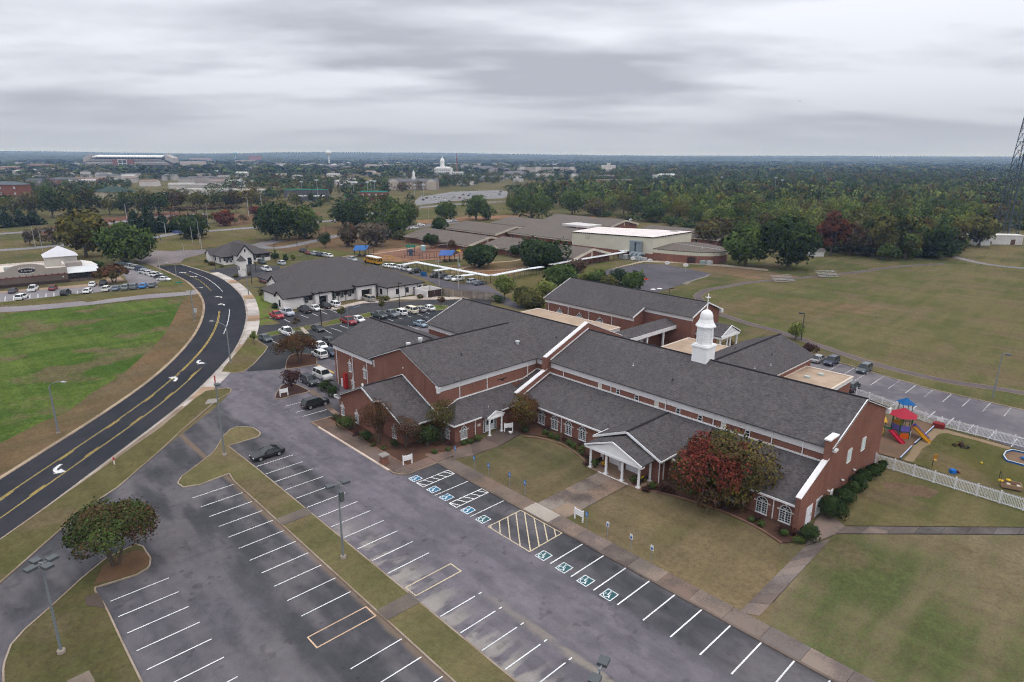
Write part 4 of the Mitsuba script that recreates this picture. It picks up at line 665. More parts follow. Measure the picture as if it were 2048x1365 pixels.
# main porch: enclosed bay with a gable, and a columned portico in front
mass([(-52.9,68.2),(-43.1,68.2),(-43.1,71),(-52.9,71)],-.3,3.5)
cwall(MB(CH).fan([(-52.9,68.2,3.5),(-43.1,68.2,3.5),(-48,68.2,5.7)],BRICK_A,BRICK_B),name='gable')
bz = lambda s: 6.08 - .425 * abs(s + 48.05)
for e in (-53.75,-42.35):
 roof([(e,67.4,bz(e)),(e,72.0,bz(e)),(-48.05,78.0,6.08),(-48.05,67.4,6.08)])
ridge((-48.05,67.4,6.11),(-48.05,77.6,6.11))
trim([((-53.75,67.42,bz(-53.75) - .08),(-48.05,67.42,6.0)),((-48.05,67.42,6.0),(-42.35,67.42,bz(-42.35) - .08))],.13,.30,'rake_trim'); trim([((-42.3,67.4,bz(-42.35) - .1),(-42.3,71.2,bz(-42.35) - .1)),((-53.8,67.4,bz(-53.75) - .1),(-53.8,71,bz(-53.75) - .1))],.12,.22,'gutter')
for s in (-42.9,): downspout(s,68.2,0,3.4)
downspout(-43.1,69.4,0,3.4,'+s'); downspout(-52.7,68.2,0,3.4)
door(-50.2,68.2,.1,'-t',1.95,2.15,(.74,.75,.78),2,(.42,1.2,1.95),label='white double door behind the portico columns, left'); door(-47.25,68.2,.1,'-t',1.95,2.15,(.74,.75,.78),2,(.42,1.2,1.95),label='white double door behind the portico columns, right')
pr_ = lambda s: 5.5 - .39 * abs(s + 48.1)
r1 = None
for e in (-52.95,-43.25):
 roof([(e,64.45,pr_(e)),(e,68.1,pr_(e)),(-48.1,68.1,5.5),(-48.1,64.45,5.5)],name='porch_roof')
pd = MB(CH).fan([(-52.4,64.72,3.42),(-43.8,64.72,3.42),(-48.1,64.72,5.22)],WHITE,TRIM); pd.beam((-52.95,64.5,pr_(-52.95) - .08),(-48.1,64.5,5.42),.14,.18,WHITE).beam((-48.1,64.5,5.42),(-43.25,64.5,pr_(-43.25) - .08),.14,.18,WHITE)
pd.bb(-52.9,-43.3,64.58,65.3,3.15,3.45,WHITE,TRIM).bb(-52.5,-51.95,65.3,68.2,3.15,3.45,WHITE).bb(-44.2,-43.75,65.3,68.2,3.15,3.45,WHITE).bb(-51.9,-44.2,65.3,68.15,3.38,3.44,TRIM)
put(pd,'pediment','m_plain',church,'white triangular pediment over the portico')
for s in (-52.17,-49.42,-46.7,-44.0): column(s,65.1,.12,3.16,.19)
for s in (-52.1,-44.05): column(s,67.75,.12,3.16,.17)
put(MB(CH).extrude([(-52.6,64.75),(-43.6,64.75),(-43.6,68.2),(-52.6,68.2)],-.1,.12,(.30,.205,.15),(.24,.17,.125)),'porch_floor','m_mottle',church); put(MB(CH).bb(-50.5,-45.5,64.70,64.9,.0,.135,(.74,.70,.68)),'step_edge','m_plain',church)
# vents and pipes on the roofs
def vent_pipe(p,h=.45,r=.09,c=(.06,.06,.06)): put(MB(CH).lathe([(r * 2.2,0),(r * 1.2,.1),(r,.12),(r,h),(r * .8,h + .02)],p,c,8),'vent_pipe','m_plain',church)
for s,t in ((-84.2,83.5),(-79.4,80.2),(-76.0,83.4)): vent_pipe((s,t,EZ + sl * (t - 77.45) - .05))
vent_pipe((-79.9,64.6,8.3 + .391 * 5.0)); vent_pipe((-57.8,81.9,EZ + sl * 4.4),.4,.08,(.5,.5,.5)); vent_pipe((-50.0,81.2,EZ + sl * 3.7),.35); vent_pipe((-72.9 + 1.0,63.4,3.6),.35,.07,(.5,.5,.5))
for p,r in (((-89.4,60.6,10.4),.42),((-85.3,60.2,12.2),.40)): put(MB(CH).lathe([(r * .7,0),(r * .7,.35),(r,.42),(r,.8),(r * .85,.9),(.05,.95)],p,(.60,.60,.60),14),'roof_fan','m_plain',church)
ck_ = MB(CH); ck_.slab([(-80.4,74.3,10.1),(-79.0,76.2,9.7),(-80.9,77.0,10.5)],.12,(.24,.23,.23)); ck_.slab([(-77.6,77.6,9.3),(-77.6,79.9,9.3),(-80.8,82.3,10.7)],.1,ROOF_A,ROOF_B); put(ck_,'roof_cricket','m_shingle',church)
put(MB(CH).lathe([(.3,0),(.3,.55),(.42,.6),(.42,.8),(.1,.95)],(-79.3,76.9,9.75),(.52,.54,.54),12),'roof_fan','m_plain',church)
put(MB(CH).lathe([(.15,0),(.15,.3),(.22,.36),(.1,.5)],(-84.9,48.7,7.4),WHITE,10),'roof_fan','m_plain',church)
# rear parts
FLAT_A,FLAT_B = (.47,.36,.27),(.36,.27,.20)
def flat_block(s0,s1,t0,t1,z,label):
 mass([(s0,t0),(s1,t0),(s1,t1),(s0,t1)],-.3,z - .75)
 m = MB(CH); m.bb(s0 - .2,s1 + .2,t0 - .2,t1 + .2,z - .75,z - .12,WHITE,TRIM); g = sg.box(s0 - .32,t0 - .32,s1 + .32,t1 + .32); m.extrude(g.difference(g.buffer(-.4)),z - .14,z + .06,(.62,.53,.45)); fk = put(m,'frieze','m_mottle',church)
 put(MB(CH).sheet(g.buffer(-.39),z - .1,FLAT_A,FLAT_B),'flat_roof','m_mottle',church,label)
flat_block(-111,-85.6,97,114.9,5.0,'tan flat roof behind the hall ridge'); flat_block(-71,-58.9,97.2,120.4,4.5,'tan flat roof behind the steeple'); flat_block(-45.4,-37.3,97.2,119.5,4.5,'stained tan flat roof by the rear car park')
for s,t in ((-42.6,113.4),(-41.5,116.6)): put(MB(CH).bb(s - .45,s + .45,t - .4,t + .4,4.4,4.75,(.46,.49,.46)),'roof_hatch','m_plain',church)
mass([(-58.6,97),(-45.5,97),(-45.5,121.8),(-58.6,121.8)],-.3,6.1); prism_t(-58.6,-45.5,-52,97,121.8,6.1,8.8)
for e in (-59.1,-44.95): roof([(e,92,6.15),(e,122.2,6.15),(-52.0,122.2,9.0),(-52.0,92,9.0)])
ridge((-52,95,9.03),(-52,122.1,9.03)); frieze(-45.5,0,98,121.8,5.3,6.1,'+s')
for s,t in ((-47.6,103),(-48.6,111.5),(-46.9,107.6),(-54.5,109)): vent_pipe((s,t,9.0 - .404 * abs(s + 52)),.35,.09,(.4,.4,.4) if s > -48 else (.05,.05,.05))
# steeple
stp = 'church__steeple'; X0,Y0,Z0 = -48.9,87.6,11.1; WS = (.86,.86,.87)
m = MB(CH); m.bb(X0 - 1.25,X0 + 1.25,Y0 - 1.25,Y0 + 1.25,Z0 - .2,Z0 + 3.0,WS).bb(X0 - 1.42,X0 + 1.42,Y0 - 1.42,Y0 + 1.42,Z0 + 3.0,Z0 + 3.22,WS).bb(X0 - 1.3,X0 + 1.3,Y0 - 1.3,Y0 + 1.3,Z0 + 3.22,Z0 + 3.4,WS)
put(m,'steeple','m_plain',church,'white boxed steeple with louvred octagon, bell dome and cross')
def octp(r,z): return [(X0 + r * math.cos(a),Y0 + r * math.sin(a),z) for a in np.arange(8) * math.pi / 4 + math.pi / 8]
def ring8(m,r0,z0,r1,z1,c=WS):
 a,b = octp(r0,z0),octp(r1,z1); m.tri(np.array(a + b),[[i,(i + 1) % 8,8 + (i + 1) % 8,8 + i] for i in range(8)],c); m.fan(b,c)
m = MB(CH); ring8(m,1.18,Z0 + 3.4,1.18,Z0 + 6.2); put(m,'lantern','m_plain',stp)
for i in range(8):
 a,b = np.array(octp(1.20,0))[[i,(i + 1) % 8]]; p,q = a * .82 + b * .18,a * .18 + b * .82
 lm = MB(CH)
 for k in range(9): z = Z0 + 3.7 + k * .26; o = (p + q) / 2 - np.array([X0,Y0,0]); o[2] = 0; o = o / np.linalg.norm(o) * .06; lm.beam(p + o + [0,0,z],q + o + [0,0,z],.10,.16,WS)
 put(lm,'louvre','m_plain',stp)
m = MB(CH); ring8(m,1.55,Z0 + 6.15,1.55,Z0 + 6.3); ring8(m,1.55,Z0 + 6.3,1.2,Z0 + 6.8); ring8(m,1.2,Z0 + 6.8,.98,Z0 + 7.4)
m.lathe([(.98,0),(.99,.25),(.93,.6),(.78,.95),(.5,1.22),(.2,1.36),(.1,1.4),(.07,2.2),(.05,2.4)],(X0,Y0,Z0 + 7.4),WS,20); put(m,'dome','m_plain',stp)
m = MB(CH); m.bb(X0 - .05,X0 + .05,Y0 - .05,Y0 + .05,Z0 + 9.7,Z0 + 11.3,WS).bb(X0 - .05,X0 + .05,Y0 - .45,Y0 + .45,Z0 + 10.6,Z0 + 10.7,WS).bb(X0 - .45,X0 + .45,Y0 - .05,Y0 + .05,Z0 + 10.605,Z0 + 10.695,WS); put(m,'cross','m_plain',stp)
# ---- the hall behind, and the covered walk that joins it
hall = thing('church_hall','red brick hall with a grey gable roof and arched windows behind the church','hall')
hz0,hr_,ht = 7.0,11.05,128.7; hs = (hr_ - hz0) / (ht - 118.2)
mass([(-112,118.8),(-84.6,118.8),(-84.6,138.6),(-112,138.6)],-.3,6.9,parent=hall); mass([(-84.6,123.0),(-72.0,123.0),(-72.0,134.4),(-84.6,134.4)],-.3,8.4,parent=hall)
prism_s(123.0,134.4,ht,-84.6,-72.0,8.4,hr_ - .2,parent=hall); prism_s(118.8,138.6,ht,-112,-84.6,6.9,hr_ - .2,parent=hall)
zz = lambda t: hr_ - hs * abs(t - ht)
roof([(-112.5,118.2,hz0),(-84.2,118.2,hz0),(-84.2,ht,hr_),(-112.5,ht,hr_)],parent=hall); roof([(-84.2,122.4,zz(122.4)),(-71.5,122.4,zz(122.4)),(-71.5,ht,hr_),(-84.2,ht,hr_)],parent=hall)
roof([(-71.5,135.0,zz(135)),(-112.5,135.0,zz(135)),(-112.5,ht,hr_),(-71.5,ht,hr_)],parent=hall); roof([(-84.2,139.2,zz(139.2)),(-112.5,139.2,zz(139.2)),(-112.5,135,zz(135)),(-84.2,135,zz(135))],parent=hall)
ridge((-112.4,ht,hr_ + .03),(-71.6,ht,hr_ + .03),parent=hall); frieze(-112.2,-84.4,118.8,0,6.0,6.98,'-t',hall); frieze(-84.6,-71.8,123.0,0,7.6,8.5,'-t',hall)
trim([((-71.55,122.4,zz(122.4) - .1),(-71.55,ht,hr_ - .1)),((-71.55,ht,hr_ - .1),(-71.55,135,zz(135) - .1)),((-84.25,118.2,hz0 - .1),(-84.25,122.4,zz(122.4) - .1))],.14,.28,'rake_trim',hall)
trim([((-72.2,134.8,8.2),(-71.4,134.8,8.2))],.8,.8,'eave_return',hall)
trim([((-112.45,118.2,hz0 - .1),(-112.45,ht,hr_ - .1))],.14,.28,'rake_trim',hall)
for s in (-107.2,-100.6,-94.2): arched_window(s,118.8,2.6,'-t',w=1.7,hr=1.5,parent=hall,glass=s < -95)
for s in (-111,-104.3,-97.6,-90.6): downspout(s,118.8,2,6.8,parent=hall)
hp = MB(CH)
hp.slab([(-65.6,124.6,5.0),(-65.6,128.7,6.9),(-72,128.7,6.9),(-72,124.6,5.0)],.15,ROOF_A,ROOF_B).slab([(-65.6,128.7,6.9),(-65.6,132.8,5.0),(-72,132.8,5.0),(-72,128.7,6.9)],.15,ROOF_A,ROOF_B)
k = put(hp,'porch_roof','m_shingle',hall)
pd = MB(CH).fan([(-65.75,124.9,4.75),(-65.75,132.5,4.75),(-65.75,128.7,6.7)],WHITE,TRIM).bb(-66.3,-65.6,124.7,132.7,4.35,4.8,WHITE).bb(-72,-66.3,124.7,125.2,4.35,4.8,WHITE).bb(-72,-66.3,132.2,132.7,4.35,4.8,WHITE)
pd.beam((-65.6,124.5,4.95),(-65.6,128.7,6.88),.16,.2,WHITE).beam((-65.6,128.7,6.88),(-65.6,132.9,4.95),.16,.2,WHITE); put(pd,'pediment','m_plain',k)
for t in (125.1,128.0,129.4,132.3): column(-66.1,t,.1,4.36,.24,hall)
cov = thing('covered_walk','shingled covered walk joining the church to the hall behind','covered walk')
mass([(-81.2,97.2),(-80.0,97.2),(-80.0,123),(-81.2,123)],-.3,6.0,parent=cov)
roof([(-81.2,96,6.1),(-81.2,125,6.1),(-78.3,125,7.3),(-78.3,96,7.3)],parent=cov); roof([(-75.9,96,6.1),(-75.9,124.2,6.1),(-78.3,125,7.3),(-78.3,96,7.3)],parent=cov)
trim([((-75.95,97,5.65),(-75.95,124.2,5.65))],.2,.85,'fascia',cov); trim([((-75.9,124.1,6.0),(-78.3,124.9,7.2))],.12,.26,'rake_trim',cov)
for t in (101,106.5,112.4,118.5): put(MB(CH).bb(-76.35,-76.0,t - .18,t + .18,0,5.3,WHITE),'post','m_plain',cov)
for t in (104.2,109.6,115.6): door(-80.0,t,.1,'+s',1.6,3.2,(.68,.71,.75),parent=cov)
# ================================================================ other buildings near by
def hip_roof(parent,M,x0,x1,y0,y1,ze,pitch,ax='y',hip0=True,hip1=True,a=ROOF_A,b=ROOF_B,th=.16,label=None,name='roof',zr=None):
 """Four or two slopes over an eave rectangle, ridge along ax; each slope a part."""
 if ax == 'x': sw = lambda p: (p[1],p[0],p[2]); r = hip_roof_pts(y0,y1,x0,x1,ze,pitch,hip0,hip1,zr); r = [[sw(p) for p in q] for q in r]
 else: r = hip_roof_pts(x0,x1,y0,y1,ze,pitch,hip0,hip1,zr)
 for q in r: put(MB(M).slab(q,th,a,b),name,'m_shingle',parent,label)
 return r
def hip_roof_pts(x0,x1,y0,y1,ze,pitch,hip0,hip1,zr=None):
 xm,h = (x0 + x1) / 2,(x1 - x0) / 2; zr = ze + pitch * h if zr is None else zr; a = y0 + h if hip0 else y0; b = y1 - h if hip1 else y1
 out = [[(x0,y0,ze),(x0,y1,ze),(xm,b,zr),(xm,a,zr)],[(x1,y1,ze),(x1,y0,ze),(xm,a,zr),(xm,b,zr)]]
 if hip0: out.append([(x1,y0,ze),(x0,y0,ze),(xm,a,zr)])
 if hip1: out.append([(x0,y1,ze),(x1,y1,ze),(xm,b,zr)])
 return out
def fascia_rect(parent,M,x0,x1,y0,y1,z,h=.26,col=(.03,.028,.028)):
 m = MB(M)
 for p,q in (((x0,y0),(x1,y0)),((x1,y0),(x1,y1)),((x1,y1),(x0,y1)),((x0,y1),(x0,y0))): m.beam((*p,z - h / 2 - .02),(*q,z - h / 2 - .02),.10,h,col)
 put(m,'fascia','m_plain',parent)
CL_W,CL_W2,DK = (.76,.735,.72),(.66,.635,.62),(.032,.028,.028)
CR_A,CR_B = (.078,.073,.074),(.118,.108,.108)
clinic = thing('clinic_building','sprawling single-storey white brick building with a dark hipped roof and black trim','building')
cl = lambda mb,name='wall',mat='m_mottle',label=None: put(mb,name,mat,clinic,label)
cl(MB(CH).extrude([(-189,77),(-172.6,77),(-172.6,105.8),(-166.4,105.8),(-166.4,119.2),(-208.8,119.2),(-208.8,86.5),(-189,84.4)],-.2,3.5,CL_W,CL_W2))
hip_roof(clinic,CH,-209.5,-187.2,84.0,120,3.5,.5,a=CR_A,b=CR_B); hip_roof(clinic,CH,-190.2,-171.5,76.4,119.8,3.5,.5,a=CR_A,b=CR_B); hip_roof(clinic,CH,-186,-165.8,105.3,119.8,3.5,.5,ax='x',hip0=False,a=CR_A,b=CR_B)
fascia_rect(clinic,CH,-209.5,-187.2,84.0,120,3.5); fascia_rect(clinic,CH,-190.2,-171.5,76.4,119.8,3.5); fascia_rect(clinic,CH,-186,-165.8,105.3,119.8,3.495)
for (t0,t1,s1,zt) in ((84.6,89.8,-170.9,4.0),(98.2,104.4,-170.6,4.3)):
 g = MB(CH).extrude(sg.box(-174,t0,s1,t0 + 1.35),0,zt,CL_W,CL_W2).extrude(sg.box(-174,t1 - 1.35,s1,t1),0,zt,CL_W,CL_W2).bb(-173.9,s1 + .002,t0 + 1.35,t1 - 1.35,2.85,zt,CL_W,CL_W2); cl(g,'portal')
 hip_roof(clinic,CH,-179,s1 + .5,t0 - .5,t1 + .5,zt + .02,.5,ax='x',hip0=False,a=CR_A,b=CR_B); fascia_rect(clinic,CH,-179,s1 + .5,t0 - .5,t1 + .5,zt + .02,.3)
 gm = MB(wallM(-172.2,(t0 + t1) / 2,0,'+s')); w = (t1 - t0 - 2.7) / 2; gm.bb(-w,w,.0,.05,.05,2.85,(0,0,0)); k = put(gm,'door','m_glass',clinic,'dark glazed entrance door')
 fm = MB(wallM(-172.2,(t0 + t1) / 2,0,'+s'))
 for x in (-w,-w / 3,w / 3,w): fm.bb(x - .05,x + .05,.05,.12,.05,2.85,DK)
 fm.bb(-w,w,.05,.12,2.15,2.27,DK); put(fm,'frame','m_plain',k)
for t0,t1 in ((77.0,84.5),(89.9,98.1)): cl(MB(wallM(-172.6,(t0 + t1) / 2,0,'+s')).bb(-(t1 - t0) / 2,(t1 - t0) / 2,.0,.08,1.75,3.4,(.040,.034,.033),(.052,.045,.043)),'dark_boarding')
PANE = (.40,.46,.46)
for t in (79.5,82.6,91.4,93.9,96.5): sash_window(-172.5,t,1.15,'+s',1.0,1.5,2,2,parent=clinic,fc=(.55,.57,.56),pane='m_glass')
for t in (109.6,113.2,118.0): sash_window(-166.4,t,.95,'+s',.95,1.5,2,2,parent=clinic,fc=DK)
door(-166.4,115.9,.05,'+s',1.0,2.2,(.035,.028,.027),parent=clinic,label='dark brown side door')
sash_window(-169.6,105.8,.95,'-t',.95,1.5,2,2,parent=clinic,fc=DK)
for s,t,f in ((-172.6,78.3,'+s'),(-172.6,81.3,'+s'),(-172.6,92.7,'+s'),(-172.6,95.2,'+s'),(-166.4,106.0,'+s'),(-166.4,112.4,'+s'),(-166.4,117.0,'+s'),(-171.8,105.8,'-t')):
 put(MB(wallM(s,t,0,f)).bb(-.07,.07,.0,.14,.0,3.3,DK),'downspout','m_plain',clinic)
for s0,s1,t,ze,zp in ((-177.2,-172.2,75.6,3.4,5.0),(-199.0,-191.8,83.0,3.4,5.9)):
 sm = (s0 + s1) / 2 - (.8 if s1 > -180 else 0); g = MB(CH).extrude(sg.box(s0,t,s1,t + 6),0,ze,CL_W,CL_W2).fan([(s0,t,ze),(s1,t,ze),(sm,t,zp - .15)],CL_W,CL_W2); cl(g,'gable')
 for e in (s0 - .35,s1 + .35): put(MB(CH).slab([(e,t - .3,ze - .05),(e,t + 7,ze - .05),(sm,t + 7,zp),(sm,t - .3,zp)],.16,CR_A,CR_B),'roof','m_shingle',clinic)
 trim([((s0 - .35,t - .32,ze - .1),(sm,t - .32,zp - .08)),((sm,t - .32,zp - .08),(s1 + .35,t - .32,ze - .1))],.12,.3,'rake_trim',clinic,None,DK)
 sash_window((s0 + s1) / 2,t,.9,'-t',.85,1.7,2,3,parent=clinic,fc=DK); cl(MB(wallM(sm,t,zp - 1.3,'-t')).bb(-.12,.12,0,.04,0,.7,DK),'slot_vent','m_plain')
sash_window(-203.5,86.0,1.0,'-t',.9,1.6,2,2,parent=clinic,fc=DK)
# the smaller white house with the tall front gable
h2 = thing('gabled_office','white office with a tall pointed front gable and dark roof beyond the road bend','building')
hp2 = lambda mb,name='wall',mat='m_mottle': put(mb,name,mat,h2)
hp2(MB(CH).extrude([(-280,92.5),(-262.6,92.5),(-262.6,111.5),(-280,111.5)],-.2,3.2,CL_W,CL_W2))
hip_roof(h2,CH,-281,-262.0,91.8,112.2,3.2,.52,a=CR_A,b=CR_B); fascia_rect(h2,CH,-281,-262.0,91.8,112.2,3.2)
hp2(MB(CH).extrude([(-268,96.4),(-257.6,96.4),(-257.6,102.4),(-268,102.4)],-.2,3.9,CL_W,CL_W2).fan([(-257.6,96.4,3.9),(-257.6,102.4,3.9),(-257.6,99.4,7.6)],CL_W,CL_W2),'gable')
for e in (96.0,102.8): put(MB(CH).slab([(-257.2,e,3.75),(-270,e,3.75),(-270,99.4,7.85),(-257.2,99.4,7.85)],.16,CR_A,CR_B),'roof','m_shingle',h2)
trim([((-257.15,96.0,3.7),(-257.15,99.4,7.78)),((-257.15,99.4,7.78),(-257.15,102.8,3.7))],.12,.3,'rake_trim',h2,None,DK)
for t in (97.9,100.9): hp2(MB(wallM(-257.6,t,0,'+s')).bb(-.75,.75,.0,.04,0.05,2.7,(0,0,0)),'door','m_glass')
hp2(MB(wallM(-257.6,99.4,5.0,'+s')).bb(-.3,.3,.0,.05,0,1.2,DK),'vent_grille','m_plain')
for t0,t1 in ((92.6,96.3),(102.5,111.4)): hp2(MB(wallM(-262.6,(t0 + t1) / 2,0,'+s')).bb(-(t1 - t0) / 2,(t1 - t0) / 2,0,.07,1.5,3.1,(.045,.04,.038)),'dark_boarding','m_mottle')
for t in (93.8,95.3,105,108.5): sash_window(-262.52,t,.9,'+s',.9,1.5,2,2,parent=h2,fc=(.55,.57,.56))
for s in (-276.5,-271,-266): sash_window(s,92.5,.8,'-t',.9,1.6,2,2,parent=h2,fc=DK)
hp2(MB(CH).extrude(sg.box(-276.5,90.9,-272.4,92.6),0,3.2,CL_W,CL_W2).fan([(-276.5,90.9,3.2),(-272.4,90.9,3.2),(-274.5,90.9,5.2)],CL_W,CL_W2),'gable')
for e in (-276.9,-272.0): put(MB(CH).slab([(e,90.6,3.05),(e,98,3.05),(-274.5,98,5.35),(-274.5,90.6,5.35)],.16,CR_A,CR_B),'roof','m_shingle',h2)
py = thing('sign_pylon','square white masonry sign pylon with a dark pointed cap by the road','sign')
PM = CH @ frame(-233.8,88.6); m = MB(PM).bb(-1.1,1.1,-1.1,1.1,0,5.5,CL_W,CL_W2); put(m,'pillar','m_mottle',py)
m = MB(PM); m.fan([(-1.35,-1.35,5.5),(1.35,-1.35,5.5),(1.35,1.35,5.5),(-1.35,1.35,5.5)],DK)
for a,b in (((-1.35,-1.35),(1.35,-1.35)),((1.35,-1.35),(1.35,1.35)),((1.35,1.35),(-1.35,1.35)),((-1.35,1.35),(-1.35,-1.35))): m.fan([(*a,5.5),(*b,5.5),(0,0,7.6)],CR_A,CR_B)
put(m,'cap','m_shingle',py)
m = MB(PM @ wallM(0,-1.1,0,'-t',np.eye(4))); m.bb(-.62,.62,0,.06,2.3,3.55,DK); k = put(m,'sign_plate','m_plain',py)
lm = MB(PM @ wallM(0,-1.1,0,'-t',np.eye(4)))
for i in range(10): a = i * math.pi / 5; lm.bb(.32 * math.cos(a) - .05,.32 * math.cos(a) + .05,.055,.08,2.92 + .32 * math.sin(a) - .05,2.92 + .32 * math.sin(a) + .05,(.5,.5,.5))
lm.bb(-.3,.3,.055,.08,2.87,2.96,(.55,.55,.55)); put(lm,'emblem','m_plain',k); put(MB(PM @ wallM(0,-1.1,0,'-t',np.eye(4))).bb(-.7,.7,0,.05,.55,.75,DK),'sign_plate','m_plain',py)
en = thing('bin_enclosure','white walled bin enclosure with dark brown double gates','enclosure')
m = MB(CH).bb(-165.0,-158.4,115.0,115.3,0,2.3,CL_W,CL_W2).bb(-165.0,-164.7,115.3,120.6,0,2.3,CL_W,CL_W2).bb(-165.0,-158.9,120.6,120.9,0,2.3,CL_W,CL_W2); put(m,'wall','m_mottle',en)
for a,b in ((115.35,117.9),(117.98,120.55)): put(MB(CH).beam((-158.5,a,1.15),(-158.6,b,1.15),.1,2.1,(.055,.038,.032)),'gate','m_plain',en)
# ---- plank fence behind the white building
fen = thing('plank_fence','weathered grey plank fence behind the white building','fence')
fp = [(-28.2,204),(-22.4,199.6),(-18.8,196.6),(-11,193.5),(-4.2,190.6)]; pts = []
for a,b in zip(fp[:-1],fp[1:]):
 L = math.dist(a,b); n = int(L / .28)
 for i in range(n): pts.append((a[0] + (b[0] - a[0]) * i / n,a[1] + (b[1] - a[1]) * i / n,math.atan2(b[1] - a[1],b[0] - a[0])))
for x,y,r in pts:
 c = np.array([.30,.25,.21]) * RN.uniform(.7,1.15); put(MB().box((x,y,1.2 + RN.uniform(-.03,.03)),(.25,.03,2.4),tuple(c),tuple(c * .7),rot=r),'plank','m_mottle',fen)
for x,y,r in pts[::9]: put(MB().box((x + .08 * math.sin(r),y - .08 * math.cos(r),1.15),(.14,.14,2.35),(.34,.29,.25),rot=r),'post','m_plain',fen)
# ---- school: long low wings with brown roofs, all on the church's axes
SR_A,SR_B = (.135,.115,.100),(.185,.160,.140)
CREAM,CREAM2 = (.56,.50,.42),(.46,.41,.34)
def school_wing(label,s0,s1,t0,tr,t1,ze,zr,z1=None,gable='+s',window_cols=0):
 w = thing('school_wing',label,'school building','brown roofed school wings'); z1 = ze if z1 is None else z1
 put(MB(CH).extrude(sg.box(s0 + .8,t0 + .9,s1 - .9,t1 - .9),-.2,ze - .1,BRICK_A,BRICK_B),'wall','m_brick',w)
 for q in ([(s0,t0,ze),(s1,t0,ze),(s1,tr,zr),(s0,tr,zr)],[(s1,t1,z1),(s0,t1,z1),(s0,tr,zr),(s1,tr,zr)]): put(MB(CH).slab(q,.2,SR_A,SR_B),'roof','m_shingle',w)
 put(MB(CH).fan([(s1 - .9,t0 + .9,ze - .1),(s1 - .9,t1 - .9,ze - .1),(s1 - .9,t1 - .9,z1 - .1),(s1 - .9,tr,zr - .2)],BRICK_A,BRICK_B),'gable','m_brick',w)
 for p,q in (((s1,t0,ze),(s1,tr,zr)),((s1,tr,zr),(s1,t1,z1))): put(MB(CH).beam((p[0],p[1],p[2] - .45),(q[0],q[1],q[2] - .45),.2,.95,CREAM,CREAM2),'bargeboard','m_mottle',w)
 put(MB(CH).bb(s0,s1,t0 - .02,t0 + .14,ze - .75,ze - .14,CREAM,CREAM2),'fascia','m_mottle',w); put(MB(CH).beam((s0,t0 - .06,ze - .12),(s1,t0 - .06,ze - .12),.12,.12,(.10,.07,.05)),'gutter','m_plain',w)
 put(MB(CH).fan([(s0,t0,ze),(s0,t1,z1),(s0,tr,zr)],CREAM,CREAM2),'end_board','m_mottle',w)
 put(MB(wallM(s1 - .9,(tr * 2 + t0 + t1) / 4,ze - .6,'+s')).bb(-.5,.5,.0,.08,0,2.0,CREAM),'vent_panel','m_plain',w)
 for i in range(window_cols): sash_window(s0 + (s1 - s0) * (i + .5) / window_cols,t0 + .9,.9,'-t',1.5,1.3,2,1,parent=w,fc=CREAM)
 return w
w1 = school_wing('long brown roofed school wing nearest the playground with blue shelters',-277,-226,187.5,201.5,210,3.0,6.0,4.0,window_cols=5)
w4 = school_wing('brown roofed school wing ending in a cream gable beside the covered walk',-223,-168,193.5,206,218,3.0,6.0,window_cols=4)
for w,s,t in ((w1,-269,186.5),(w1,-246,186.5),(w4,-212,192.5)):
 put(MB(CH).slab([(s - 4,t - 1,3.1),(s,t - 1,4.4),(s,t + 8,4.5),(s - 4,t + 8,3.1)],.15,SR_A,SR_B),'porch_roof','m_shingle',w); put(MB(CH).slab([(s + 4,t - 1,3.1),(s,t - 1,4.4),(s,t + 8,4.5),(s + 4,t + 8,3.1)],.15,SR_A,SR_B),'porch_roof','m_shingle',w)
 put(MB(CH).fan([(s - 4,t - 1.05,2.9),(s + 4,t - 1.05,2.9),(s,t - 1.05,4.3)],CREAM,CREAM2),'pediment','m_mottle',w)
school_wing('second brown roofed school wing, behind the nearest one',-292,-250,226,241,256,3.0,6.0,window_cols=3)
school_wing('third brown roofed school wing, farther back with a low ridge',-296,-240,263,280,296,3.0,6.0,window_cols=3)
school_wing('brown roofed school wing in the middle with a cream fascia and entrance bays',-250,-205,234,255,276,3.6,6.2,window_cols=6)
school_wing('farthest brown roofed school wing, its cream gable beside the orange tree',-287,-232,299,313,326,3.4,6.2,window_cols=3)
school_wing('brown roofed school wing partly hidden behind the gym',-208,-160,290,303,316,3.4,6.0,window_cols=2)
put(MB(CH).bb(-240,-222,266,278,5.6,6.6,(.60,.58,.56)),'roof_monitor','m_mottle','school_wing_004')
gym = thing('school_gym','big cream windowless school gym with a white roof and brick base','gym')
gp_ = [(-200,229),(-157,231.5),(-158,263),(-203,252)]; zs_ = [8.3,9.4,9.4,8.6]
def wall_band(poly,za,zb,a,b,zt=None):
 m = MB(CH); n = len(poly)
 for i in range(n):
  j = (i + 1) % n; m.fan([(*poly[i],za),(*poly[j],za),(*poly[j],zt[j] if zt else zb),(*poly[i],zt[i] if zt else zb)],a,b)
 return m
put(wall_band(gp_,-.2,2.4,BRICK_A,BRICK_B),'base','m_brick',gym); put(wall_band(gp_,2.4,0,(.60,.575,.47),(.56,.53,.43),zs_),'wall','m_mottle',gym)
o = sg.Polygon(gp_).buffer(.35,join_style=2); oc = np.array(o.exterior.coords)[:-1]; zo = [zs_[int(np.argmin([math.dist(p,g) for g in gp_]))] for p in oc]
put(MB(CH).slab([(*p,z + .12) for p,z in zip(oc,zo)],.12,(.74,.68,.66),(.68,.62,.60)),'roof','m_mottle',gym)
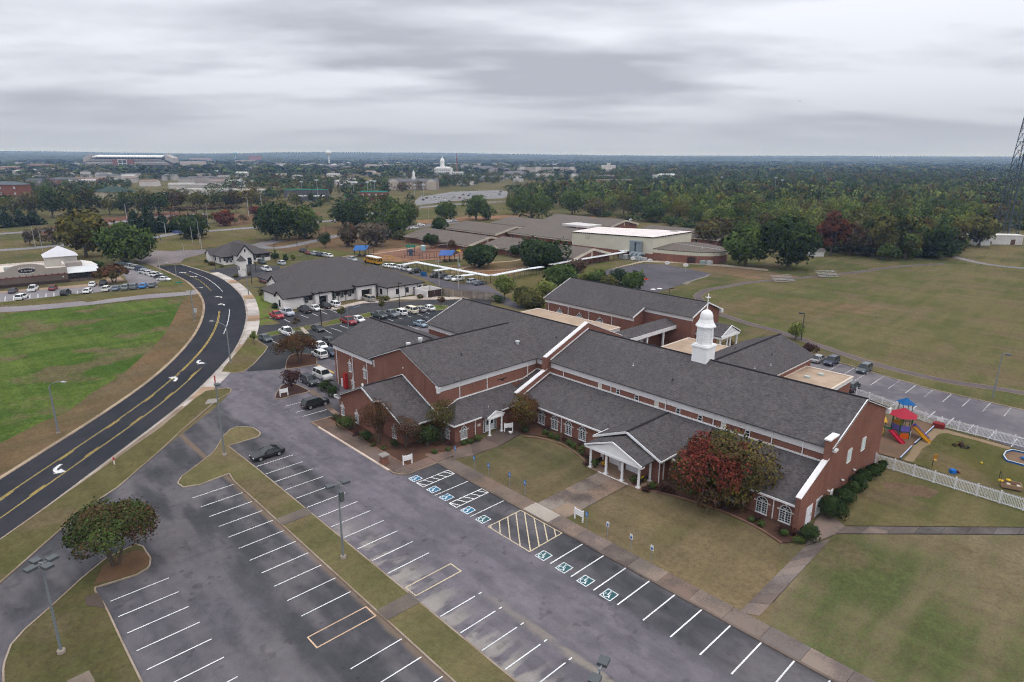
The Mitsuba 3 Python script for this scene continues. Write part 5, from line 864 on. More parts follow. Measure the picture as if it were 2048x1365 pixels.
put(wall_band([tuple(p) for p in oc],0,0,DK,DK,[z + .02 for z in zo]) if False else MB(CH).beam((*oc[np.argmin(np.abs(oc - [-200,229]).sum(1))],8.25),(*oc[np.argmin(np.abs(oc - [-157,231.5]).sum(1))],9.35),.1,.35,(.05,.045,.04)).beam((*oc[np.argmin(np.abs(oc - [-157,231.5]).sum(1))],9.35),(*oc[np.argmin(np.abs(oc - [-158,263]).sum(1))],9.35),.1,.35,(.05,.045,.04)),'roof_edge','m_plain',gym)
put(MB(CH).bb(-192.3,-190.2,229.2,229.5,6.0,7.6,(.48,.45,.36)),'vent_panel','m_plain',gym)
for i in range(5): put(MB(CH).bb(-166 + i * .9,-165.3 + i * .9,257,257.8,9.5,9.8,(.45,.42,.38)),'roof_vent','m_plain',gym)
cp = [(-157.5,231.6),(-150,232.6),(-144,234.2),(-138.5,236.6),(-134.6,240),(-132.6,244),(-132.3,248),(-134,252.5),(-138,257),(-144,261.2),(-150,263.6),(-157.5,264.5)]
cw = [(s * .985 - 2.3,t + (.6 if t < 245 else -.6)) for s,t in cp]
put(wall_band(cp[:],-.2,3.1,BRICK_A,BRICK_B),'curved_wall','m_brick',gym,'curved brick wall under a cream band'); put(wall_band(cp,3.1,4.6,(.58,.55,.45),(.53,.50,.40)),'cream_band','m_mottle',gym)
fm = MB(CH)
for i in range(len(cp) - 1): fm.fan([(*cp[i],4.72),(*cp[i + 1],4.72),(-157.5,248,5.7)],SR_A,SR_B)
put(fm,'curved_roof','m_shingle',gym); put(MB(CH).beam((-157,247,5.75),(-135,249,4.95),.12,.1,(.7,.68,.66)),'roof_seam','m_plain',gym)
em = MB(CH)
for i in range(len(cp) - 1): em.beam((*cp[i],4.63),(*cp[i + 1],4.63),.16,.2,(.05,.045,.04))
put(em,'roof_edge','m_plain',gym)
put(MB(CH @ frame(-140.5,235.2,22)).bb(-1.6,1.6,-.1,.2,0,2.6,(.06,.035,.03)),'door','m_plain',gym)
for s,t in ((-140.5,243),(-137,251),(-136,247)): put(MB(CH).lathe([(.2,0),(.2,.5),(.35,.55),(.3,.8)],(s,t,5.0),(.62,.62,.6),8),'roof_vent','m_plain',gym)
# duct work at the gym's corner
du = thing('air_duct','tall grey air duct climbing the gym wall with its cooling units','air duct')
dm = (.23,.27,.30)
put(MB(CH).bb(-167.3,-164.9,229.2,230.4,0,6.8,dm).bb(-164.1,-161.8,229.4,230.6,0,6.6,dm),'riser','m_plain',du); put(MB(CH).bb(-167.4,-161.7,229.1,230.7,6.8,7.4,dm),'riser_head','m_plain',du)
for s,t,w,h in ((-166.5,224.5,3.6,1.9),(-160.5,225.5,4.0,1.7),(-157.6,226.5,1.6,1.3)): put(MB(CH).bb(s - w / 2,s + w / 2,t - 1.2,t + 1.2,.1,h,(.36,.38,.39)),'cooling_unit','m_plain',du)
for i in range(3): put(MB(CH).tube([(-164 + i * 2,225,1.6),(-163.9 + i * 2,226,2.5),(-163.8 + i * 2,227.5,2.7),(-163.7 + i * 2,229.4,2.2)],.6,dm,8),'bend','m_plain',du)
for i,(s,t) in enumerate(((-135.8,238.0),(-133.6,239.4))): put(MB(CH).bb(s - 1.0,s + 1.0,t - 2.4,t - .8,0,1.6,(.30,.35,.34) if i == 0 else (.42,.44,.44)),'cooling_unit','m_plain',thing('cooling_unit',('dull green cooling unit' if i == 0 else 'pale grey cooling unit') + ' at the foot of the curved brick wall','cooling unit'))
# white canopies of the school's covered walks
cano = thing('walk_canopy','long flat white canopy on dark posts zigzagging past the school','canopy')
def canopy(p,q,w=2.3,z=2.75,posts=True,step=3.2):
 p,q = np.array(p),np.array(q); d = (q - p) / np.linalg.norm(q - p); nrm = np.array([-d[1],d[0]]) * w / 2; L = np.linalg.norm(q - p)
 put(MB().slab([(*(p - nrm),z),(*(q - nrm),z),(*(q + nrm),z),(*(p + nrm),z)],.16,(.68,.71,.72),(.60,.62,.63)),'roof_sheet','m_mottle',cano)
 for i in range(int(L / step) + 1):
  for e in (-.85,.85): c = p + d * min(i * step + .2,L - .2) + nrm * e; put(MB().box((c[0],c[1],z / 2),(.12,.12,z - .1),(.045,.036,.032)),'post','m_plain',cano)
P0,P1,P2 = (-37.77,247.8),(-7.97,218.5),(-7.1,218.5)
canopy(P0,P1); canopy((-41.13,240.7),(-37.84,245.8)); canopy((-27.78,228.3),(-22.97,232.5)); canopy((-17.5,218.2),(-13.56,221.3))
canopy((-6.9,219),(4.9,232.6)); canopy((5.6,233),(11.11,237.7)); canopy((14.44,242.6),(22.93,252)); canopy((23.35,252.5),(48.28,277.3)); canopy((46.82,280.1),(52.44,282.3),3.4)
# blue shade shelters
for (k0,lab) in ((((-67.6,276.1),(-59.84,277.8),(-64.2,286.8)),'blue roofed picnic shelter beside the school bus'),(((-29.55,262.8),(-21.59,263.8),(-24.59,271.3)),'blue roofed picnic shelter near the white canopies')):
 a,b,c = map(np.array,k0); sh = thing('picnic_shelter',lab,'shelter',None); x = (b - a); L = np.linalg.norm(x); x /= L; y = np.array([-x[1],x[0]]); S = frame(*(a + y * 0),rad=math.atan2(x[1],x[0])); Dp = 7.0; za,zb = 3.0,4.6
 put(MB(S).slab([(-.6,-.6,za),(L * .62,-.6,za),(L * .80,Dp / 2,zb),(.4,Dp / 2,zb)],.12,(.055,.15,.36) if 'bus' in lab else (.085,.14,.36),(.05,.13,.32)),'roof','m_mottle',sh)
 put(MB(S).slab([(.4,Dp / 2,zb),(L * .80,Dp / 2,zb),(L + .4,Dp + .6,za),(1.5,Dp + .6,za)],.12,(.055,.15,.36),(.05,.13,.32)),'roof','m_mottle',sh)
 put(MB(S).slab([(L * .62,-.6,za),(L + .4,Dp + .6,za),(L * .80,Dp / 2,zb)],.12,(.10,.075,.065)),'roof','m_mottle',sh)
 for i in range(5):
  for yy in (.1,Dp - .2): put(MB(S).bb(i * L / 4 - .09,i * L / 4 + .09,yy - .09,yy + .09,0,za + .05,(.055,.045,.04)),'post','m_plain',sh)
 for i in range(3):
  tb = thing('picnic_table','small picnic table under the ' + lab[:28].rstrip() + ' roof' if False else 'small picnic table under the ' + ('shelter beside the bus' if 'bus' in lab else 'shelter near the canopies'),'table','picnic tables under the blue shelters ' + ('by the bus' if 'bus' in lab else 'by the canopies'))
  put(MB(S).bb(1 + i * L * .3,2.8 + i * L * .3,2.6,3.4,.70,.76,(.12,.10,.10)),'table_top','m_plain',tb)
  for e in (2.1,3.6): put(MB(S).bb(1 + i * L * .3,2.8 + i * L * .3,e,e + .28,.42,.47,(.12,.10,.10)),'bench','m_plain',tb)
  put(MB(S).bb(1.4 + i * L * .3,2.4 + i * L * .3,2.9,3.1,0,.7,(.06,.06,.06)),'leg','m_plain',tb)
# ---- restaurant on the left
rest = thing('restaurant','grey stuccoed restaurant with a curved parapet sign, red band and white roofs','restaurant')
RA = math.atan2(217.3 - 205.5,-151.2 + 165.9); RF = frame(-151.2,217.3,rad=RA)     # local x along the front (negative leftwards), y into the building
ST_A,ST_B = (.36,.32,.29),(.31,.28,.255); BRN,BRN2 = (.155,.115,.10),(.125,.09,.08)
rp = lambda mb,name,mat='m_mottle',label=None,par=rest: put(mb,name,mat,par,label)
rp(MB(RF).bb(-48,0,0,22,-.2,1.0,(.06,.045,.04)),'plinth'); rp(MB(RF).bb(-48,0,.02,22,1.0,2.85,BRN,BRN2),'lower_wall')
rp(MB(RF).bb(-48,0.02,-.05,22,2.85,3.1,(.20,.05,.045)),'red_band')
arch = [(-48,3.1),(0,3.1),(0,5.2),(-5.8,5.3)] + [(-11 + 5.2 * math.cos(a) * (1 if abs(math.cos(a)) < 2 else 1),5.3 + 1.9 * max(0,math.sin(a)) ** .8) for a in np.linspace(.15,math.pi - .15,15)] + [(-16.6,5.3),(-18,5.15),(-48,5.15)]
m = MB(RF @ wallM(0,0,0,'-t',np.eye(4))); g = sg.Polygon(arch).buffer(0)
for q in getattr(g,'geoms',[g]):
 v,f = trimesh.creation.triangulate_polygon(q,engine='earcut'); m.tri(np.c_[v[:,0],np.full(len(v),.0),v[:,1]],f,ST_A,ST_B); m.tri(np.c_[v[:,0],np.full(len(v),-.35),v[:,1]],f,(.6,.57,.53)); c = np.array(q.exterior.coords)[:-1]; n_ = len(c)
 m.tri(np.vstack([np.c_[c[:,0],np.full(n_,-.35),c[:,1]],np.c_[c[:,0],np.full(n_,.0),c[:,1]]]),[[i,(i + 1) % n_,n_ + (i + 1) % n_,n_ + i] for i in range(n_)],(.62,.58,.54))
rp(m,'parapet_wall'); rp(MB(RF).bb(-48,-.35,.36,21.6,4.1,4.35,(.66,.60,.55),(.60,.53,.47)),'flat_roof'); rp(MB(RF).bb(-.35,.0,.3,22,3.1,5.2,ST_A,ST_B),'side_wall'); rp(MB(RF).bb(-48,0,21.6,22,3.1,4.9,(.6,.55,.5)),'back_parapet')
rp(MB(RF).bb(-.9,-.3,.3,6.5,5.2,6.3,(.60,.55,.50)),'fin_wall')
m = MB(RF @ wallM(-11.0,-.0,5.0,'-t',np.eye(4)))
el = sg.Point(0,0).buffer(1,32); oval = saf.scale(el,2.3,.78)
v,f = trimesh.creation.triangulate_polygon(oval,engine='earcut'); m.tri(np.c_[v[:,0],np.full(len(v),.07),v[:,1]],f,(.05,.045,.05)); k = rp(m,'sign','m_plain')
lm = MB(RF @ wallM(-11.0,0,5.0,'-t',np.eye(4))); rr_ = random.Random(4)
for i in range(9):
 x = -2.0 + i * .5; z = .72 + .32 * (1 - (x / 2.1) ** 2); lm.bb(x - .20,x - .10,.07,.12,z - .2,z + .24,(.72,.72,.70)).bb(x + .06,x + .15,.07,.12,z - .2,z + .24,(.72,.72,.70)).bb(x - .2,x + .15,.07,.12,z + (.14 if i % 2 else -.04),z + (.24 if i % 2 else .06),(.72,.72,.70))
for i in range(10): x = -1.7 + i * .38; z = -.62 - .32 * (1 - (x / 2.0) ** 2); lm.bb(x - .12,x + .10,.07,.12,z - .14,z + .14,(.72,.72,.70))
for i in range(7): x = -1.3 + i * .42; lm.bb(x - .13,x + .13,.08,.12,-.12 + .1 * math.sin(i * 2),.1 + .12 * math.cos(i * 3),(.55,.55,.54))
rp(lm,'lettering','m_plain',None,k)
for i in range(11): x = -.9 - i * 1.75; rp(MB(RF).bb(x - .14,x + .14,-.42,-.05,3.12,3.42,(.08,.07,.065)),'wall_lamp','m_plain')
rp(MB(RF @ wallM(-1.4,0,2.0,'-t',np.eye(4))).lathe([(.05,-.25),(.22,-.1),(.22,.15),(.05,.25)],(0,.1,0),(.7,.7,.7),8),'round_sign','m_plain')
# porch with a white lean-to roof, corner tower and skirt roofs
rp(MB(RF).bb(0,9.0,1.0,7,0,2.9,(.02,.022,.024)),'porch_glass','m_glass'); rp(MB(RF).bb(.0,9.4,.6,1.0,0,.8,BRN,BRN2),'porch_wall')
for x in (.3,3,6,9.2): rp(MB(RF).bb(x - .1,x + .1,.5,.7,0,3.0,(.05,.05,.05)),'post','m_plain')
rp(MB(RF).slab([(-.2,.0,3.05),(9.8,.0,3.05),(9.0,4.6,4.5),(.0,4.6,4.5)],.16,(.66,.68,.69),(.60,.62,.63)),'porch_roof'); rp(MB(RF).bb(.0,5.0,4.7,8.5,2.9,5.9,ST_A,ST_B),'upper_wall'); rp(MB(RF).slab([(5.0,4.7,4.6),(9.6,4.7,4.4),(8.2,9,5.2),(5,9,6.0)],.15,(.64,.63,.60)),'skirt_roof')
rp(MB(RF).bb(-5,4.2,10,18.5,3,7.6,(.52,.48,.44),(.46,.43,.39)),'tower')
for q in ([(-5.5,9.5),(4.7,9.5)],[(4.7,9.5),(4.7,19)],[(4.7,19),(-5.5,19)],[(-5.5,19),(-5.5,9.5)]): rp(MB(RF).slab([(*q[0],7.65),(*q[1],7.65),(-.4,14.2,10.9)],.12,(.66,.65,.69),(.6,.6,.63)),'tower_roof')
bar = [(-30 + 9.5 * math.cos(a),4.6 + 2.3 * math.sin(a)) for a in np.linspace(0,math.pi,13)]
m = MB(RF); nb = len(bar); m.tri(np.array([(x,14.0,z) for x,z in bar] + [(x,21.0,z) for x,z in bar]),[[i,i + 1,nb + i + 1,nb + i] for i in range(nb - 1)],(.50,.47,.47),(.44,.42,.42)); m.fan([(x,14.0,z) for x,z in bar],(.52,.49,.49)); rp(m,'vaulted_roof')
for x,y,w in ((-8.5,5,2.4),(-15.5,4.4,2.6)): rp(MB(RF).bb(x - w / 2,x + w / 2,y,y + 1.9,4.35,5.9,(.33,.37,.36),(.22,.25,.25)),'roof_unit','m_mottle')
# brick dormitory and green roofed hall behind the left woods
def far_block(name,label,cat,x,y,w,d,h,rot,wall,roofc,pitch=.35,windows=(0,0),group=None,mat='m_mottle',kind='hip',wc=(.62,.62,.6)):
 k = thing(name,label,cat,group); M = frame(x,y,rot)
 put(MB(M).bb(-w / 2,w / 2,0,d,-1,h,wall,tuple(c * .85 for c in wall)),'wall',mat,k)
 if kind == 'flat':
  put(MB(M).bb(-w / 2 - .15,w / 2 + .15,-.15,d + .15,h,h + .6,roofc),'roof','m_plain',k)
 else:
  o = .6
  if kind == 'hip': qs = [[(-w / 2 - o,-o,h),(w / 2 + o,-o,h),(w / 2 - d / 2,d / 2,h + pitch * d / 2),(-w / 2 + d / 2,d / 2,h + pitch * d / 2)],[(w / 2 + o,d + o,h),(-w / 2 - o,d + o,h),(-w / 2 + d / 2,d / 2,h + pitch * d / 2),(w / 2 - d / 2,d / 2,h + pitch * d / 2)],[(w / 2 + o,-o,h),(w / 2 + o,d + o,h),(w / 2 - d / 2,d / 2,h + pitch * d / 2)],[(-w / 2 - o,d + o,h),(-w / 2 - o,-o,h),(-w / 2 + d / 2,d / 2,h + pitch * d / 2)]]
  else: qs = [[(-w / 2 - o,-o,h),(w / 2 + o,-o,h),(w / 2 + o,d / 2,h + pitch * d / 2),(-w / 2 - o,d / 2,h + pitch * d / 2)],[(w / 2 + o,d + o,h),(-w / 2 - o,d + o,h),(-w / 2 - o,d / 2,h + pitch * d / 2),(w / 2 + o,d / 2,h + pitch * d / 2)]]
  m = MB(M)
  for q in qs: m.fan(q,roofc,tuple(c * .8 for c in roofc))
  if kind == 'gable':
   for e in (-1,1): m.fan([(e * w / 2,0,h),(e * w / 2,d,h),(e * w / 2,d / 2,h + pitch * d / 2 - .05)],wall)
  put(m,'roof','m_mottle',k)
 nx,nz = windows
 for i in range(nx):
  for j in range(nz):
   cx = -w / 2 + w * (i + .5) / nx; cz = h * (j + .5) / nz; ww = min(1.6,w / nx * .5); wh = min(1.7,h / nz * .55)
   put(MB(M).bb(cx - ww / 2,cx + ww / 2,-.06,.02,cz - wh / 2,cz + wh / 2,wc),'window','m_plain',k)
 return k
# ================================================================ trees, shrubs, woods
PAL = {
 'dark': [(.034,.054,.020),(.050,.074,.026),(.024,.040,.016)],'green': [(.060,.092,.028),(.086,.122,.036),(.040,.064,.020)],
 'olive': [(.098,.098,.034),(.130,.122,.044),(.064,.068,.024)],'lime': [(.150,.180,.048),(.190,.205,.058),(.100,.128,.036)],
 'rust': [(.100,.048,.028),(.130,.062,.034),(.060,.034,.022)],'russet': [(.085,.058,.030),(.060,.062,.026),(.110,.060,.036)],
 'red': [(.150,.034,.028),(.105,.030,.025),(.19,.055,.035)],'grey': [(.105,.085,.060),(.135,.105,.075),(.070,.062,.042)],
 'conifer': [(.022,.040,.022),(.032,.054,.028),(.016,.028,.016)],'purple': [(.055,.028,.026),(.038,.024,.022),(.075,.036,.030)],
 'orange': [(.30,.11,.025),(.22,.10,.03),(.10,.085,.03)],'gold': [(.150,.120,.030),(.105,.098,.030),(.085,.070,.028)],'brownred': [(.105,.040,.026),(.135,.050,.030),(.070,.034,.022)],
 'blue': [(.035,.055,.030),(.050,.070,.040),(.026,.042,.024)]}
BARK = (.115,.090,.072)
def clumps(kind,h,w,z0,nc,rg):
 a = rg.uniform(0,2 * math.pi,nc); u = rg.uniform(-1,1,nc); zc,sz,sr = (z0 + 1) / 2 * h,(1 - z0) / 2 * h,w / 2
 if kind == 'cone':
  k = rg.uniform(0,1,nc) ** 1.4; r = (1 - k) * sr * .72 * np.sqrt(rg.uniform(.2,1,nc)); z = z0 * h + k * (1 - z0) * h * .95; cr = (.16 + .16 * (1 - k)) * w
 elif kind == 'spread':
  k = np.sqrt(rg.uniform(.05,1,nc)); r = k * sr * .80; z = z0 * h + (h - z0 * h) * (.25 + .55 * np.sqrt(np.maximum(0,1 - k ** 2)) * rg.uniform(.55,1.05,nc)); cr = rg.uniform(.10,.17,nc) * w
 elif kind == 'bush':
  k = np.sqrt(rg.uniform(0,1,nc)); r = k * sr * .62; z = h * (.30 + .42 * np.sqrt(np.maximum(0,1 - k ** 2)) * rg.uniform(.5,1.1,nc)); cr = rg.uniform(.26,.36,nc) * min(w,1.6 * h)
 else:
  q = rg.uniform(.45,.86,nc); s = np.sqrt(1 - u ** 2); low = 1.0; r = s * q * sr * low; z = zc + u * q * sz * .98; cr = rg.uniform(.16,.26,nc) * w * (1 - .15 * np.abs(u)) * (.8 if nc > 60 else 1)
 lob = 1 + .13 * np.sin(a * 3 + rg.uniform(0,6)) + .09 * np.sin(a * 5 + rg.uniform(0,6))
 return np.stack([np.cos(a) * r * lob,np.sin(a) * r * lob,z],1),cr
def crown_arrays(kind,h,w,z0,n,ls,cols,seed,top=None,hot=.66):
 rg = np.random.default_rng(seed); nc = {'bush': 9}.get(kind,75 if n > 5000 else 34 if n > 900 else 16); C,R = clumps(kind,h,w,z0,nc,rg)
 wt = R ** 2; i = rg.choice(nc,n,p=wt / wt.sum()); d = rg.normal(size=(n,3)); d[:,2] += .35; d /= np.linalg.norm(d,axis=1,keepdims=True)
 rad = R[i] * (rg.uniform(.55,1.0,n) ** .5) * (1 + .25 * (rg.uniform(size=n) < .12)); flat = .78 if kind == 'spread' else .92
 p = C[i] + d * rad[:,None] * [1,1,flat]; p[:,2] = np.maximum(p[:,2],.12 * ls)
 nf = d * .55 + rg.normal(size=(n,3)) * .55; nf[:,2] += .25; nf /= np.linalg.norm(nf,axis=1,keepdims=True)
 t = np.cross(nf,rg.normal(size=(n,3))); t /= np.linalg.norm(t,axis=1,keepdims=True); b = np.cross(nf,t); s = ls * rg.uniform(.55,1.25,n)[:,None]
 V = np.stack([p - t * s * .9,p + b * s * .55 - t * s * .1,p + t * s,p - b * s * .55 + t * s * .15],1)
 cen = np.array([0,0,(z0 + .8) / 2 * h]); o = (p - cen) / [w / 2,w / 2,h * (1 - z0) / 2 + .01]; o /= np.linalg.norm(o,axis=1,keepdims=True) + 1e-9
 N = d * .5 + o * .45 + nf * .25; N /= np.linalg.norm(N,axis=1,keepdims=True)
 cc = np.array(cols); base = rg.integers(0,len(cc),nc); pick = np.where(rg.uniform(size=n) < .62,base[i],rg.integers(0,len(cc),n)); col = cc[pick] * rg.uniform(.72,1.28,(n,1))
 if top is not None:
  hot_ = meshkit.fbm(np.c_[p * (2.2 / w),np.full(n,0)][:,:3] + seed,3,5) + .30 * (o[:,2]) > hot; tc = np.array(PAL[top])[rg.integers(0,3,n)]; col = np.where(hot_[:,None],tc * rg.uniform(.7,1.25,(n,1)),col)
 return V,N,col
def leaf_mesh(V,N,col,x,y,z=0.0):
 mb = MB(); n = len(V); P = V.reshape(-1,3) + [x,y,z]
 f = np.arange(n * 4).reshape(n,4); f = np.concatenate([f[:,[0,1,2]],f[:,[0,2,3]]],1).reshape(-1,3)
 return mb.tri(P,f,np.repeat(col,2,0),None,np.repeat(N,4,0))
tree_no = [0]
def tree(spec,kind,pal,label,cat='tree',group=None,n=2200,ls=None,z0=None,name=None,top=None,stems=1,mixp=None,hot=.66):
 x,y,h,w = spec; tree_no[0] += 1; sd = 100 + tree_no[0] * 7; rg = np.random.default_rng(sd); h = max(h,.4)
 z0 = {'round': .07,'spread': .26,'cone': .06,'bush': 0.0,'oval': .18,'street': .30}[kind] if z0 is None else z0
 name = name or {'cone': 'conifer','bush': 'shrub'}.get(kind,'tree'); ls = ls or max(.09,min(.8,w / 15)); kk = 'round' if kind in ('oval','street') else kind
 k = thing(name,label,cat,group); cols = PAL[pal] + (PAL[mixp] if mixp else [])
 V,N,col = crown_arrays(kk,h,w,z0,n,ls,cols,sd,top,hot); put(leaf_mesh(V,N,col,x,y),'crown' if kind != 'bush' else 'foliage','m_leaf',k)
 m = MB(frame(x,y)); r0 = max(.05,.022 * w + .008 * h)
 for i in range(stems):
  a = i * 2 * math.pi / stems + rg.uniform(0,1); sp = 0 if stems == 1 else .10 * w; zt = h * (.62 if kind != 'bush' else .5); b = np.array([math.cos(a) * sp * .25,math.sin(a) * sp * .25,-.1]); e = np.array([math.cos(a) * sp * 1.6 + rg.normal() * .02 * w,math.sin(a) * sp * 1.6 + rg.normal() * .02 * w,zt]); mid = (b + e) / 2 + [rg.normal() * .02 * w,rg.normal() * .02 * w,0]
  m.tube([b,mid,e],[r0 / math.sqrt(stems) * 1.15,r0 / math.sqrt(stems) * .85,r0 * .35 / math.sqrt(stems)],BARK,6)
 if kind != 'bush':
  for i in range(5 if n > 800 else 3):
   a = rg.uniform(0,6.28); zb = h * rg.uniform(max(.2,z0 * .9),.5); L = w * .36; m.tube([(0,0,zb),(math.cos(a) * L * .5,math.sin(a) * L * .5,zb + L * .35),(math.cos(a) * L,math.sin(a) * L,zb + L * .75)],[r0 * .45,r0 * .3,r0 * .12],BARK,5)
 put(m,'trunk' if kind != 'bush' else 'stem','m_plain',k); return k
# ---- by the church
tree((26.06,73,9.37,11.64),'round','gold','big maple turning red and orange, on the front lawn beside the arched windows',n=26000,ls=.20,z0=.0,top='red',mixp='russet',hot=.76)
tree((-42.12,59.55,7.73,8.54),'spread','russet','broad spreading tree with green and russet leaves on the lower left island',n=20000,ls=.15,z0=.25,stems=3,mixp='green')
tree((-44.8,129.6,6.69,8.83),'spread','russet','spreading russet tree on the mulched island of the side car park',n=8000,ls=.17,stems=3,mixp='rust',z0=.28)
tree((-40.94,113,4.17,3.49),'oval','purple','small dark plum tree behind the white sign on a mulched island',n=1500,ls=.17,z0=.22)
tree((-20.12,89.8,7.49,4.64),'oval','russet','thin bronze tree at the left corner of the brick annex',n=4200,ls=.12,stems=4,z0=.30,mixp='rust')
tree((-15.72,88.9,4.96,4.42),'oval','rust','reddish many-stemmed tree behind the white sign board by the annex',n=4200,ls=.11,stems=4,z0=.30,mixp='grey')
tree((-10.7,91.2,6.77,4.8),'oval','russet','thin bronze tree between the annex and the side entrance',n=4200,ls=.12,stems=4,z0=.28,mixp='olive')
tree((1.86,95.6,6.29,5.61),'round','gold','golden brown tree in the corner beside the side entrance',n=6500,ls=.14,z0=.10,mixp='rust')
def shrub(spec,pal,label,n=420,**kw): return tree(spec,'bush',pal,label,'shrub',n=n,**kw)
for sp,pal,lab,n in (((-26.11,95.3,2.47,2.8),'green','large round green shrub at the left end of the annex bed',900),((-22.39,90.6,1.97,2.39),'dark','dark green shrub between the bronze tree and the corner walk',700),((-29.08,99.2,1.11,1.45),'dark','small dark shrub at the annex corner, nearest the car park',300),((-28.08,97.5,1.25,1.22),'green','low green shrub beside the annex corner',300),
 ((-24.26,92.9,0.85,1.17),'purple','low dark red shrub under the annex window',260),((-17.56,88.7,1.43,1.69),'dark','dark shrub at the foot of the reddish tree',420),((-12.65,89.2,3.76,4.33),'dark','tall dense dark green holly in the middle of the annex bed',1800),((-20.79,88.9,0.72,0.94),'green','small green tuft in the mulch near the corner walk',200),
 ((-5.32,91.3,0.94,1.54),'green','clipped green ball right of the arched window at the side entrance',420),((-6.32,90.4,0.73,1.33),'green','clipped green ball, middle of the three by the side entrance walk',380),((-7.25,89.5,0.82,1.13),'green','clipped green ball, left of the three by the side entrance walk',340),((-9.29,89.4,1.33,1.51),'purple','low dark shrub beside the corner of the side entrance wing',260),
 ((-11.3,86.9,0.66,0.92),'green','small clipped shrub in the mulch left of the first blue sign',240),((-9.34,87.6,0.65,0.96),'green','small clipped shrub in the mulch beside the first blue sign',240),((-11.25,86.8,0.74,0.83),'green','little round shrub near the white sign board by the annex',200),((-19.03,88,0.57,1.02),'green','low shrub behind the brick pillar',200),
 ((5.18,93.8,0.81,1.22),'green','first clipped green ball below the arched windows',340),((6.13,92.9,0.76,1.09),'green','second clipped green ball below the arched windows',340),((6.96,91.8,0.88,1.24),'green','third clipped green ball below the arched windows',360),((8.25,91.4,1.05,1.12),'purple','dark plum shrub between the two groups of clipped balls',360),
 ((8.68,89.7,1.03,1.25),'green','first of four clipped balls left of the portico',380),((9.42,88.7,1.06,1.16),'green','second of four clipped balls left of the portico',380),((10.25,87.4,1.15,1.44),'green','third of four clipped balls left of the portico, the largest',420),((10.42,86.4,0.8,0.92),'green','last of four clipped balls left of the portico',300),((10.92,85.1,0.99,1.27),'purple','dark plum shrub next to the portico',340),((10.78,83.3,0.88,1.24),'purple','low dark plum shrub at the bed edge by the portico',340),
 ((5.55,95.4,0.76,1.4),'purple','dark shrub under the first visible arched window',300),((10.57,89.7,0.62,1.14),'purple','dark shrub under the arched window nearest the portico',300),((2.14,94.4,0.96,1.78),'dark','dark shrub below the golden brown tree',340),
 ((17.64,75.8,0.91,1.08),'purple','dark plum shrub at the foot of the right portico column',320),((18.68,76.9,0.86,1.33),'green','leafy green shrub right of the portico',380),((19.62,75.8,1.27,1.47),'purple','dark shrub between the portico and the red maple',380),((20.6,75.4,1.3,1.3),'purple','dark shrub half under the red maple',360),
 ((28.85,68.8,0.76,0.87),'green','clipped green ball, first right of the red maple',340),((29.58,67.7,0.94,1.01),'green','clipped green ball, second right of the red maple',360),((29.73,69,0.85,1.21),'purple','dark plum shrub under the second arched window from the right',340),((31.62,66.7,1,1.47),'purple','dark plum shrub under the rightmost arched window',420),((31.64,65.7,0.94,1.1),'green','clipped green ball below the rightmost arched window',380),((32.93,65.8,0.9,1.16),'purple','dark plum shrub at the front right corner',360),((32.66,64.4,0.89,1.28),'green','low clipped green ball at the right end of the bed',400),((34.21,64.9,1.95,2.22),'dark','large round dark green shrub at the front right corner',1200)):
 shrub(sp,pal,lab,n,ls=.10 if n < 600 else .14)
for i,(sp,n) in enumerate((((39.04,69.7,3.17,3.13),2600),((41.8,72.7,2.81,2.28),1600),((43.53,74.4,2.72,2.08),1500),((45.53,76.5,2.57,2.01),1400),((47.35,78.2,2.54,1.92),1300),((49.38,80,2.08,1.96),1200),((51.08,81.7,1.54,1.6),900),((52.44,82.9,1.48,1.08),700))):
 shrub(sp,'dark',('big rounded dark hedge shrub nearest the white end doors','second dark hedge shrub along the gable wall','third dark hedge shrub along the gable wall','fourth dark hedge shrub along the gable wall','fifth dark hedge shrub along the gable wall','sixth dark hedge shrub along the gable wall','seventh dark hedge shrub along the gable wall','last dark hedge shrub, against the picket fence')[i],n,ls=.17)
shrub((-34.47,112.8,1.97,2.56),'dark','dark clipped shrub beside the black car at the side wing',900,ls=.15); shrub((-32.15,109.3,2.4,2.26),'dark','dark clipped shrub beside the meter boxes of the side wing',900,ls=.15)
tree((68.2,149.5,4.34,3.91),'oval','lime','thin bright green tree beside the lamp behind the rear roof',n=1000,ls=.25,z0=.1); shrub((66.3,137.3,2.89,3.06),'purple','dark shrub at the corner of the rear car park',900,ls=.2); shrub((50.3,143.8,1.21,3.77),'russet','low brown shrub by the hall portico',400,ls=.15)
# ---- round the white buildings
for sp,pal,lab in (((-53.97,156.9,3.24,1.95),'grey','thin young tree, first on the bright strip by the clinic drive'),((-45.41,167.4,3.52,2.2),'olive','young tree, second on the bright strip by the clinic drive'),((-36.77,177,3.13,2.04),'olive','young tree beside the tall black lamp on the bright strip'),((-20.46,181.7,3.46,2.38),'russet','reddish young tree on the far bright island'),((-75.2,190,3.93,2.18),'olive','young tree on the bright lawn left of the white building'),((-59.4,142.9,3.73,1.73),'lime','wispy sapling on the grass island by the road walk')):
 tree(sp,'street',pal,lab,n=420,ls=.22)
for sp,pal,lab in (((-96.4,261.9,5.02,3.03),'dark','dark bushy tree right of the gabled office'),((-93.2,264.1,3.17,2.74),'dark','smaller dark tree beside the plank screen'),((-91.1,267.5,2.56,1.71),'lime','spindly pale tree behind the white building')):
 tree(sp,'oval',pal,lab,n=900,ls=.3,z0=.05)
